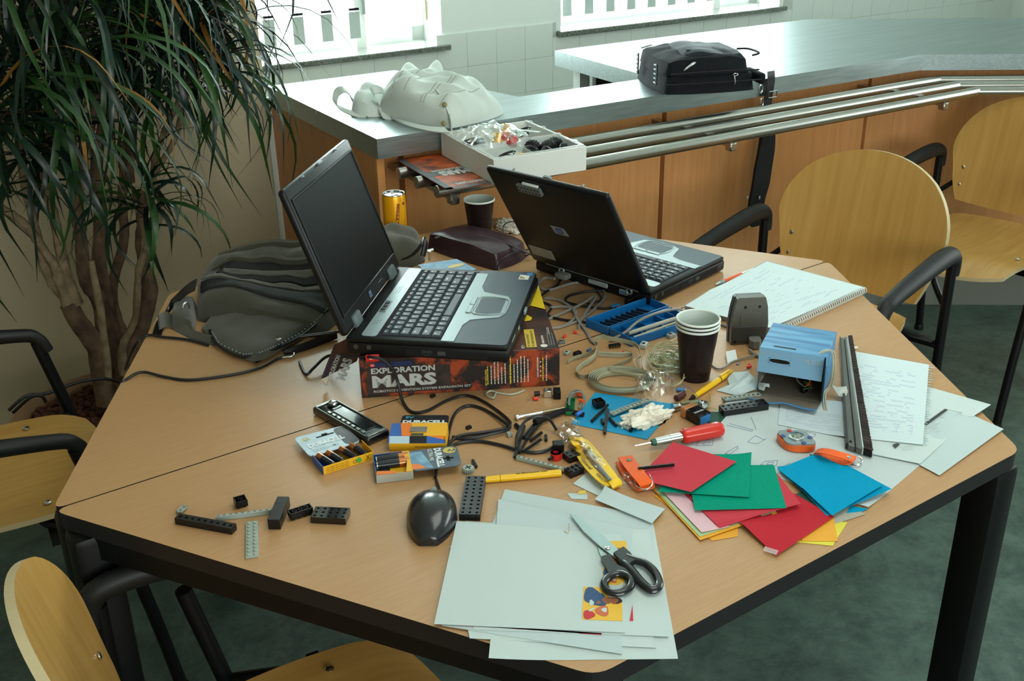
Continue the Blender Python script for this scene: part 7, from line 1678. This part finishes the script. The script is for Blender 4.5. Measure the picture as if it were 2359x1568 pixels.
# ================================================================== white parts box on the tray rails
WO = Vector((.3181, .5603, .8675)); wz = R(-8.3)
t = thing('parts_box', 'white cardboard parts box with clear dividers resting on the tray rails', 'box', WO, wz)
L_, D_, H_ = .240, .300, .058
for nm, c, d in [('front_wall', (L_/2, .0015, H_/2), (L_, .003, H_)), ('back_wall', (L_/2, D_-.0015, H_/2), (L_, .003, H_)), ('left_wall', (.0015, D_/2, H_/2), (.003, D_-.006, H_)), ('right_wall', (L_-.0015, D_/2, H_/2), (.003, D_-.006, H_)), ('floor', (L_/2, D_/2, .0015), (L_-.006, D_-.006, .003))]:
    m_ = MB(); m_.rbox(c, d, .001, 1); m_.build(nm, mat('box_white', (214, 218, 212), .55), t)
CP = mat('clear_plastic', (225, 232, 230), .1, alpha=.35, coat=1)
for nm, c, d in [('insert_rim', (L_/2, D_*.42, H_-.004), (L_-.008, .003, .016)), ('insert_rim', (L_*.42, D_*.22, H_-.004), (.003, D_*.40, .016)), ('insert_rim', (L_*.55, D_*.72, H_-.002), (.003, D_*.5, .014)), ('insert_edge', (.006, D_/2, H_+.001), (.006, D_-.01, .004)), ('insert_edge', (L_-.006, D_/2, H_+.001), (.006, D_-.01, .004)), ('insert_edge', (L_/2, .006, H_+.001), (L_-.01, .006, .004))]:
    m_ = MB(); m_.rbox(c, d, .001, 1); m_.build(nm, CP, t)
for y_ in (.04, .12, .2, .27): m_ = MB(); m_.rbox((L_-.006, y_, H_+.003), (.008, .012, .006), .0015, 1); m_.build('rim_clip', CP, t)
WB = Matrix.Translation(WO) @ Matrix.Rotation(wz, 4, 'Z')
TY = mat('tyre_rubber', (16, 17, 18), .55); 
tyres = [(.135, .080, 'nearest left'), (.165, .045, 'nearest middle'), (.185, .085, 'middle'), (.205, .050, 'nearest right'), (.155, .108, 'farthest left'), (.21, .10, 'farthest right')]
tp = None
for i, (x_, y_, l_) in enumerate(tyres):
    if tp is None:
        tp = thing('toy_roller', '', 'wheel', WB @ Vector((x_, y_, .038)), wz, 'black toy tyres in the parts box')
        m_ = MB(); 
        m_.lathe([(.009, -.009), (.014, -.010), (.0185, -.007), (.0195, 0), (.0185, .007), (.014, .010), (.009, .009)], 24, Matrix.Rotation(.5, 4, 'X'), cap0=False, cap1=False)
        m_.build('tyre', TY, tp); m_ = MB()
        for k in range(16): q = k*math.pi/8; m_.rbox((0, 0, 0), (.0016, .0030, .014), .0005, 1, Matrix.Rotation(.5, 4, 'X') @ Matrix.Rotation(q, 4, 'Z') @ Matrix.Translation((.0195, 0, 0)))
        o = m_.build('tread_blocks', TY, tp); o['kind'] = 'stuff'
        m_ = MB(); m_.lathe([(.009, -.007), (.009, .007), (.003, .007), (.003, -.007)], 16, Matrix.Rotation(.5, 4, 'X')); m_.build('hub', BBLK, tp); o = tp
    else:
        o = dup(tp); o.location = WB @ Vector((x_, y_, .038+.002*(i % 3))); o.rotation_euler = (.3*i, .2*i, i*1.3)
    o['label'] = l_+' ribbed black toy tyre in the right half of the white parts box'
spool = None
for i, (x_, y_, z_, mm, l_) in enumerate([(.075, .135, .070, BYEL, 'yellow spool wheel at the left under the clear bag'), (.100, .150, .066, BRED, 'red spool part in the middle under the clear bag'), (.120, .175, .078, BYEL, 'yellow spool wheel at the top right under the clear bag'), (.108, .120, .060, BRED, 'red block part lowest under the clear bag'), (.085, .030, .040, BYEL, 'yellow translucent hub in the front left compartment')]):
    t2 = thing('spool', l_, 'toy part', WB @ Vector((x_, y_, z_)), i*.7)
    m_ = MB(); m_.lathe([(.004, -.009), (.013, -.009), (.013, -.006), (.009, -.005), (.009, .005), (.013, .006), (.013, .009), (.004, .009)], 18, Matrix.Rotation(.25*i, 4, 'X')); m_.build('spool', mm, t2)
    m_ = MB(); m_.lathe([(.003, -.0095), (.003, .0095)], 10, Matrix.Rotation(.25*i, 4, 'X')); m_.build('axle_hole', HOLE, t2)
for i, (x_, y_, l_) in enumerate([(.030, .20, 'black hose coil in the left rear compartment'), (.055, .045, 'black hose ring in the front left compartment'), (.190, .230, 'thin black hose coil in the right rear compartment')]):
    m_ = MB(); c = WB @ Vector((x_, y_, .040)); m_.tube([c+Vector((.020*math.cos(q)+.003*math.sin(q*.7), .014*math.sin(q), .0015*q+.006*math.sin(q*1.3))) for q in [k*.7 for k in range(20)]], .0016, 6, res=3); tag(m_.build('hose_coil', BBLK, loc=c), l_, 'hose')
for i, (x_, y_) in enumerate([(.020, .16), (.042, .15), (.05, .18)]):
    t2 = thing('black_connector', ['leftmost', 'middle', 'rearmost'][i]+' black connector block at the left edge of the clear bag', 'toy part', WB @ Vector((x_, y_, .056)), i*.8); m_ = MB(); m_.rbox((0, 0, 0), (.022, .014, .014), .003, 2); m_.build('body', BBLK, t2); m_ = MB(); m_.cyl((.008, 0, 0), (.018, 0, 0), .004, n=8); m_.build('peg', BBLK, t2)
def filmW(m_, corners, H, seed, nu=18, nv=14, amp=.02):
    vs = []; P = [WB @ Vector(c) for c in corners]
    for j in range(nv+1):
        for i in range(nu+1):
            s_, t_ = i/nu, j/nv; p = (P[0]*(1-s_)+P[1]*s_)*(1-t_)+(P[3]*(1-s_)+P[2]*s_)*t_; e = math.sin(math.pi*s_)**.5*math.sin(math.pi*t_)**.5 if 0 < s_ < 1 and 0 < t_ < 1 else 0
            g = Vector((p.x*38+seed, p.y*38, seed)); vs.append(p+Vector((amp*.4*noise.noise(g+Vector((9, 0, 0))), amp*.4*noise.noise(g+Vector((0, 9, 0))), H*e+amp*abs(noise.noise(g))+amp*.5*abs(noise.noise(g*2.7)))))
    idx = lambda i, j: j*(nu+1)+i; m_.add(vs, [(idx(i, j), idx(i+1, j), idx(i+1, j+1), idx(i, j+1)) for j in range(nv) for i in range(nu)])
m_ = MB(); filmW(m_, [(.004, .10, .056), (.155, .10, .056), (.150, .235, .060), (-.004, .235, .062)], .030, 3); tag(m_.build('plastic_bag', CLR2, loc=WB @ Vector((.08, .16, .08))), 'crinkled clear plastic bag over the yellow and red parts in the white box', 'bag')
sheetv = [WB @ Vector(c) for c in [(.150, .235, .060), (.190, .150, .064), (.205, .160, .062), (.165, .245, .058)]]
m_ = quad_slab(sheetv, .0008, None); tag(m_.build('paper_slip', [WP, WP], loc=WB @ Vector((.18, .2, .06))), 'white paper slip sticking out of the parts box beside the clear bag', 'paper')
# booklet under the box
bc = [atz(1034, 438, .866), atz(1130, 423, .866), atz(1014, 353, .866), atz(913, 368, .866)]
c = sum(bc, Vector())/4; t = thing('printed_booklet', 'orange and grey rock-printed booklet lying under the white parts box', 'booklet', Vector((c.x, c.y, .8648)))
m_ = MB(); m_.prism([(p.x, p.y) for p in bc], .8648, .8668); o = m_.build('cover', mat('booklet_orange', (206, 92, 36), .4, c2=(96, 50, 34), scale=24), t); o.location = -Vector(t.location)
X = frame(bc[2]+Vector((0, 0, .0010)), bc[3]-bc[2], bc[1]-bc[2]); wb_ = (bc[3]-bc[2]).length; hb_ = (bc[1]-bc[2]).length
m_ = MB(); m_.box((wb_*.93, hb_*.5, .0002), (wb_*.14, hb_*.98, .0003), X); m_.box((wb_*.5, hb_*.97, .0002), (wb_, hb_*.06, .0003), X); m_.box((wb_*.5, hb_*.55, .0003), (wb_, hb_*.12, .0002), X); o = m_.build('grey_border', mat('booklet_grey', (84, 88, 92), .5, c2=(60, 62, 66), scale=80), t); o.location = -Vector(t.location); o['kind'] = 'stuff'
Xt = frame(bc[0]+Vector((0, 0, .0018)), bc[1]-bc[0], bc[3]-bc[0])
Xu = frame(bc[2]+Vector((0, 0, .0016)), bc[3]-bc[2], bc[1]-bc[2]) 
Xq = frame(bc[2]+Vector((0, 0, .0016)), bc[3]-bc[2], (bc[1]-bc[2])) @ Matrix(((1, 0, 0, 0), (0, 1, 0, 0), (0, 0, 1, 0), (0, 0, 0, 1)))
zz = 1 if (Xu.to_3x3() @ Vector((0, 0, 1))).z > 0 else -1
if zz < 0: Xu = frame(bc[3]+Vector((0, 0, .0016)), bc[2]-bc[3], bc[0]-bc[3])
m_ = MB(); text(m_, 'MARS', Xu, wb_*.06, hb_*.52, wb_*.62, hb_*.13, .0, 0, .06); text(m_, 'EXPLORATION', Xu, wb_*.05, hb_*.46, wb_*.70, hb_*.05, .0, 0, .04); text(m_, 'MINDSTORMS', Xu, wb_*.10, hb_*.86, wb_*.6, hb_*.055, .0, 0, .04); o = m_.build('cover_lettering', mat('booklet_silver', (190, 192, 188), .5), t); o.location = -Vector(t.location)

# ================================================================== potted dragon tree
PN = 1.30
pc = Vector((-.44, 1.20, 0))
t = thing('potted_dragon_tree', 'tall many-stemmed dragon tree with drooping strap leaves in a clay pot, left of the counter', 'plant', (pc.x, pc.y, 0)); Z = -Vector(t.location)
CLAY = mat('clay_pot', (150, 118, 86), .7, bump=.2, bscale=90, var=.2, scale=9); SOIL = mat('clay_pebbles', (84, 48, 32), .9, var=.4, scale=60)
m_ = MB(); m_.lathe([(.18, 0), (.24, .20), (.262, .235), (.268, .25), (.262, .26), (.250, .262), (.240, .25), (.235, .22)], 40, Matrix.Translation(pc), cap1=False); o = m_.build('pot', CLAY, t); o.location = Z
m_ = MB(); m_.lathe([(.236, .226), (.1, .232), (.0005, .234)], 32, Matrix.Translation(pc), cap0=False)
rp = random.Random(9)
for k in range(900):
    q = rp.random()*6.283; rr = .228*math.sqrt(rp.random()); s_ = .006+rp.random()*.006
    m_.lathe([(s_*.6, -s_*.6), (s_, 0), (s_*.6, s_*.6)], 5, Matrix.Translation((pc.x+rr*math.cos(q), pc.y+rr*math.sin(q), .236+rp.random()*.006)) @ Matrix.Rotation(rp.random()*3, 4, 'X'))
o = m_.build('clay_pebbles', SOIL, t); o['kind'] = 'stuff'; o.location = Z
BARK = mat('grey_brown_bark', (112, 88, 66), .85, c2=(70, 54, 42), scale=26, bump=.6, bscale=70); BARKP = mat('pale_stem', (136, 118, 90), .8, c2=(104, 88, 66), scale=40, bump=.4, bscale=200)
def V(u, v, N_): return atN(u, v, N_)
stems = [
 (BARK, [(252, 925, 1.20), (235, 850, 1.20), (225, 800, 1.20), (190, 755, 1.21), (158, 700, 1.22)], [.034, .030, .028, .024, .022]),
 (BARKP, [(160, 705, 1.22), (140, 655, 1.22), (130, 620, 1.22), (90, 560, 1.22), (50, 510, 1.20), (-20, 460, 1.20), (-60, 380, 1.18)], [.018, .014, .012, .011, .010, .009, .008]),
 (BARKP, [(160, 690, 1.23), (122, 650, 1.24), (100, 600, 1.24), (85, 540, 1.24), (70, 480, 1.24), (40, 300, 1.24), (55, 150, 1.25)], [.018, .014, .012, .011, .010, .009, .008]),
 (BARKP, [(175, 700, 1.22), (158, 655, 1.22), (145, 600, 1.22), (125, 500, 1.22), (105, 420, 1.22), (112, 330, 1.2), (150, 240, 1.15), (143, 160, 1.12)], [.020, .016, .014, .012, .0115, .011, .010, .009]),
 (BARK, [(255, 905, 1.24), (246, 800, 1.26), (232, 700, 1.26), (196, 640, 1.26), (188, 560, 1.26), (175, 470, 1.27), (190, 350, 1.28), (230, 190, 1.3), (240, 60, 1.32)], [.030, .026, .022, .018, .015, .013, .012, .011, .010]),
 (BARK, [(262, 890, 1.28), (262, 790, 1.30), (246, 700, 1.30), (228, 600, 1.30), (232, 500, 1.30), (222, 380, 1.30), (245, 250, 1.32), (252, 120, 1.34)], [.026, .022, .019, .017, .016, .015, .014, .012]),
 (BARK, [(285, 880, 1.18), (300, 820, 1.16), (325, 740, 1.15), (345, 665, 1.14), (330, 600, 1.14), (325, 520, 1.13), (335, 448, 1.12)], [.030, .027, .024, .020, .015, .013, .012]),
 (BARKP, [(285, 860, 1.14), (283, 800, 1.13), (312, 730, 1.12), (318, 640, 1.12), (335, 560, 1.11), (328, 500, 1.11)], [.012, .010, .009, .009, .009, .008]),
 (BARKP, [(250, 880, 1.10), (240, 780, 1.10), (225, 680, 1.10), (210, 600, 1.10)], [.010, .010, .009, .008]),
 (BARK, [(300, 800, 1.3), (270, 740, 1.32), (258, 660, 1.34), (285, 560, 1.34), (282, 460, 1.36), (290, 340, 1.38), (310, 240, 1.4)], [.018, .016, .014, .013, .012, .010, .009]),
 (BARKP, [(345, 660, 1.30), (350, 560, 1.36), (372, 480, 1.38), (352, 400, 1.4), (372, 320, 1.42), (408, 240, 1.42), (440, 170, 1.42)], [.010, .009, .009, .009, .008, .008, .008]),
 (BARKP, [(352, 400, 1.38), (390, 345, 1.40), (415, 280, 1.40), (470, 60, 1.38)], [.009, .008, .008, .007]),
 (BARK, [(300, 420, 1.36), (300, 360, 1.36), (305, 290, 1.38), (320, 200, 1.4), (345, 60, 1.4)], [.011, .010, .010, .009, .008]),
]
for mm, pts, rr in stems:
    P = [V(*p) for p in pts]; m_ = MB(); m_.tube(P, rr, 10, res=5)
    for k in range(3, len(m_.v)):
        v = m_.v[k]; m_.v[k] = v+Vector((noise.noise(v*60), noise.noise(v*60+Vector((5, 0, 0))), 0))*.0035
    o = m_.build('trunk', mm, t); o.location = Z
LF1 = mat('leaf_dark', (22, 44, 30), .34, c2=(14, 28, 22), scale=6, spec=.45); LF2 = mat('leaf_mid', (40, 74, 28), .38, c2=(20, 44, 22), scale=6, spec=.45); LF3 = mat('leaf_teal', (26, 48, 40), .30, spec=.55); LFD = mat('leaf_dry', (140, 96, 34), .6)
def leaf_mesh(L_, droop, wid, seed, start):
    """strap leaf in the xz plane: out along x, arching down"""
    n = 12; vs = []; x = 0; z = 0; a = start
    for k in range(n+1):
        f = k/n; w_ = wid*math.sin(math.pi*min(1, .14+f*.86))**.7*(1-f**3)+.0004
        side = .10*L_*seed*f*f
        vs += [(x, -w_+side, z+w_*.35), (x, side, z), (x, w_+side, z+w_*.35)]
        ds = L_/n; x += ds*math.cos(a); z += ds*math.sin(a); a = max(-1.50, a-droop*(.4+1.5*f)/n)
    fs = []
    for k in range(n):
        b = k*3; fs += [(b, b+1, b+4, b+3), (b+1, b+2, b+5, b+4)]
    m_ = MB(); m_.add(vs, fs, sm=True); return m_
protos = []
rl = random.Random(21)
for k in range(16):
    m_ = leaf_mesh(.34+.22*rl.random(), 2.3+2.0*rl.random(), .0060+.0035*rl.random(), rl.uniform(-1, 1), rl.uniform(.2, 1.2))
    o = m_.build('leaf', [LF1, LF2, LF3, LF1, LF2, LF1, LF1, LF2][k % 8] if k != 7 else LFD, t); protos.append(o)
crowns = [ # u, v, N, count, scale, up-bias
 (143, 143, 1.12, 58, .95), (448, 165, 1.30, 62, 1.0), (474, 33, 1.38, 46, .95), (335, 455, 1.12, 34, .62), (50, 200, 1.18, 46, .9), (434, 95, 1.28, 34, .85),
 (300, 90, 1.38, 40, .8), (240, 40, 1.30, 40, .85), (-40, 340, 1.1, 30, .9), (345, 20, 1.42, 34, .8), (60, 20, 1.30, 36, .85), (180, -60, 1.2, 34, 1.0), (480, -120, 1.35, 24, .9), (20, 420, 1.16, 16, .7), (380, -160, 1.3, 20, 1.0), (20, -140, 1.2, 20, 1.0), (90, 300, 1.16, 34, .95), (250, 170, 1.3, 36, .9), (-30, 250, 1.1, 30, 1.0), (380, 60, 1.35, 34, .9)]
allv = []; count = 0; used = set()
extra_m = {}
for ci, (u, v, N_, cnt, sc) in enumerate(crowns):
    c = V(u, v, N_)
    for k in range(cnt):
        az = rl.random()*2*math.pi; f = k/cnt
        tilt = rl.uniform(-.7, .65) - (.35 if f < .35 else 0); s_ = sc*rl.uniform(.75, 1.2)
        pr = protos[rl.randrange(len(protos))]
        if pr.data.materials[0] == LFD and rl.random() < .6: pr = protos[0]
        m4 = Matrix.Translation(c+Vector((0, 0, rl.uniform(-.07, .05)))+Z) @ Matrix.Rotation(az, 4, 'Z') @ Matrix.Rotation(-tilt, 4, 'Y') @ Matrix.Rotation(rl.uniform(-.4, .4), 4, 'X') @ Matrix.Diagonal((s_, 1.0, s_, 1))
        # keep leaves from passing through the wall behind and out of the way of the counter
        tip = m4 @ pr.data.vertices[-2].co - Z
        mid = m4 @ pr.data.vertices[19].co - Z
        if tip.dot(NX) > 1.66 or mid.dot(NX) > 1.66:
            az = az+math.pi
            m4 = Matrix.Translation(c+Vector((0, 0, rl.uniform(-.07, .05)))+Z) @ Matrix.Rotation(-az, 4, 'Z') @ Matrix.Rotation(-tilt, 4, 'Y') @ Matrix.Diagonal((s_, 1.0, s_, 1))
            tip = m4 @ pr.data.vertices[-2].co - Z; mid = m4 @ pr.data.vertices[19].co - Z
        if any((m4 @ q.co - Z).dot(NX) > 1.668 and (m4 @ q.co - Z).dot(AX) < .16 for q in pr.data.vertices): continue
        if any((m4 @ q.co - Z).z < CZ+.02 and (m4 @ q.co - Z).dot(AX) > .10 for q in pr.data.vertices): continue
        if ci in (5, 6, 7, 9, 10, 12, 14, 15, 11, 17, 18, 19) or count >= 284:
            mi = pr.data.materials[0].name; extra_m.setdefault(mi, MB()).add([m4 @ q.co - Z for q in pr.data.vertices], [list(p.vertices) for p in pr.data.polygons], None, 0, True)
            continue
        if pr.name in used: o = pr.copy(); COL.objects.link(o); o.parent = t
        else: o = pr; used.add(pr.name)
        o.matrix_basis = m4; count += 1
for p_ in protos:
    if p_.name not in used: bpy.data.objects.remove(p_)
for k_, mbx in extra_m.items():
    o = mbx.build('foliage', bpy.data.materials[k_], t); o.location = Z; o['kind'] = 'stuff'
# cords and stakes in the pot
m_ = MB(); m_.tube([V(20, 945, 1.0), V(60, 912, 1.0), V(110, 905, 1.02), V(180, 880, 1.05), V(240, 872, 1.08), V(275, 880, 1.1)], .004, 6); tag(m_.build('black_pot_cord', WIRE, loc=V(100, 905, 1.0)), 'black cord lying across the clay pot behind the left chair', 'cord')
m_ = MB(); m_.tube([V(30, 950, .98), V(70, 915, .96), V(95, 912, .96), V(105, 925, .98)], .004, 6); tag(m_.build('black_pot_cord', WIRE, loc=V(60, 930, .97)), 'short black cord end hanging over the left rim of the clay pot', 'cord')

# ================================================================== sub-parts: pieces that belong to one part
SUBS = {'laptop': {'lid': ('screen', 'screen_bezel', 'logo_badge', 'bezel_lettering', 'lid_latch', 'lid_badge', 'asset_label'), 'keyboard_well': ('key',), 'touchpad': ('touchpad_rim', 'touchpad_button'),
                   'base': ('audio_jacks', 'optical_drive', 'drive_lettering', 'release_button', 'status_lights', 'parallel_port', 'serial_port', 'video_port', 'lock_slot', 'network_socket', 'rear_trim'), 'speaker_strip': ('button_rim', 'volume_button', 'speaker_slots')},
        'toy_set_box': {'front_wall': ('dark_title_field', 'title_lettering', 'subtitle_lettering', 'name_plate', 'brand_lettering', 'brand_badge', 'contents_print', 'list_heading', 'spine_lettering'), 'lid_panel': ('yellow_label', 'label_lettering', 'top_lettering', 'red_badge'), 'side_flap': ('flap_lettering', 'flap_brand', 'flap_tuck')},
        'light_blue_carton': {'front_flap': ('hole_rim', 'printed_code'), 'top_panel': ('top_slot',), 'bottom_panel': ('bottom_flap', 'flap_fold')},
        'briefcase': {'shoulder_strap': ('swivel_hook', 'slider_buckle'), 'shoulder_pad': ('pad_rivet',), 'main_compartment': ('zip_line', 'zip_pull')},
        'drink_can': {'can_lid': ('pull_tab', 'drink_opening'), 'can_body': ('printed_stripe', 'printed_badge', 'fine_print')},
        'parts_box': {'right_wall': ('rim_clip',)}, 'serving_counter': {}}
base_of = lambda n: n.split('.')[0]
for root in [o for o in COL.objects if o.parent is None and base_of(o.name) in SUBS]:
    kids = list(root.children)
    for host, names in SUBS[base_of(root.name)].items():
        h_ = next((k for k in kids if base_of(k.name) == host), None)
        if h_ is None: continue
        for k in kids:
            if base_of(k.name) in names and k is not h_:
                k.parent = h_; k.matrix_parent_inverse = h_.matrix_basis.inverted()
for root in [o for o in COL.objects if o.parent is None and base_of(o.name) == 'armchair']:
    kids = list(root.children); back = next(k for k in kids if base_of(k.name) == 'backrest'); seat_ = next(k for k in kids if base_of(k.name) == 'seat')
    for i, k in enumerate([k for k in kids if base_of(k.name) == 'bolt']): k.parent = seat_ if (i % 3) == 2 else back
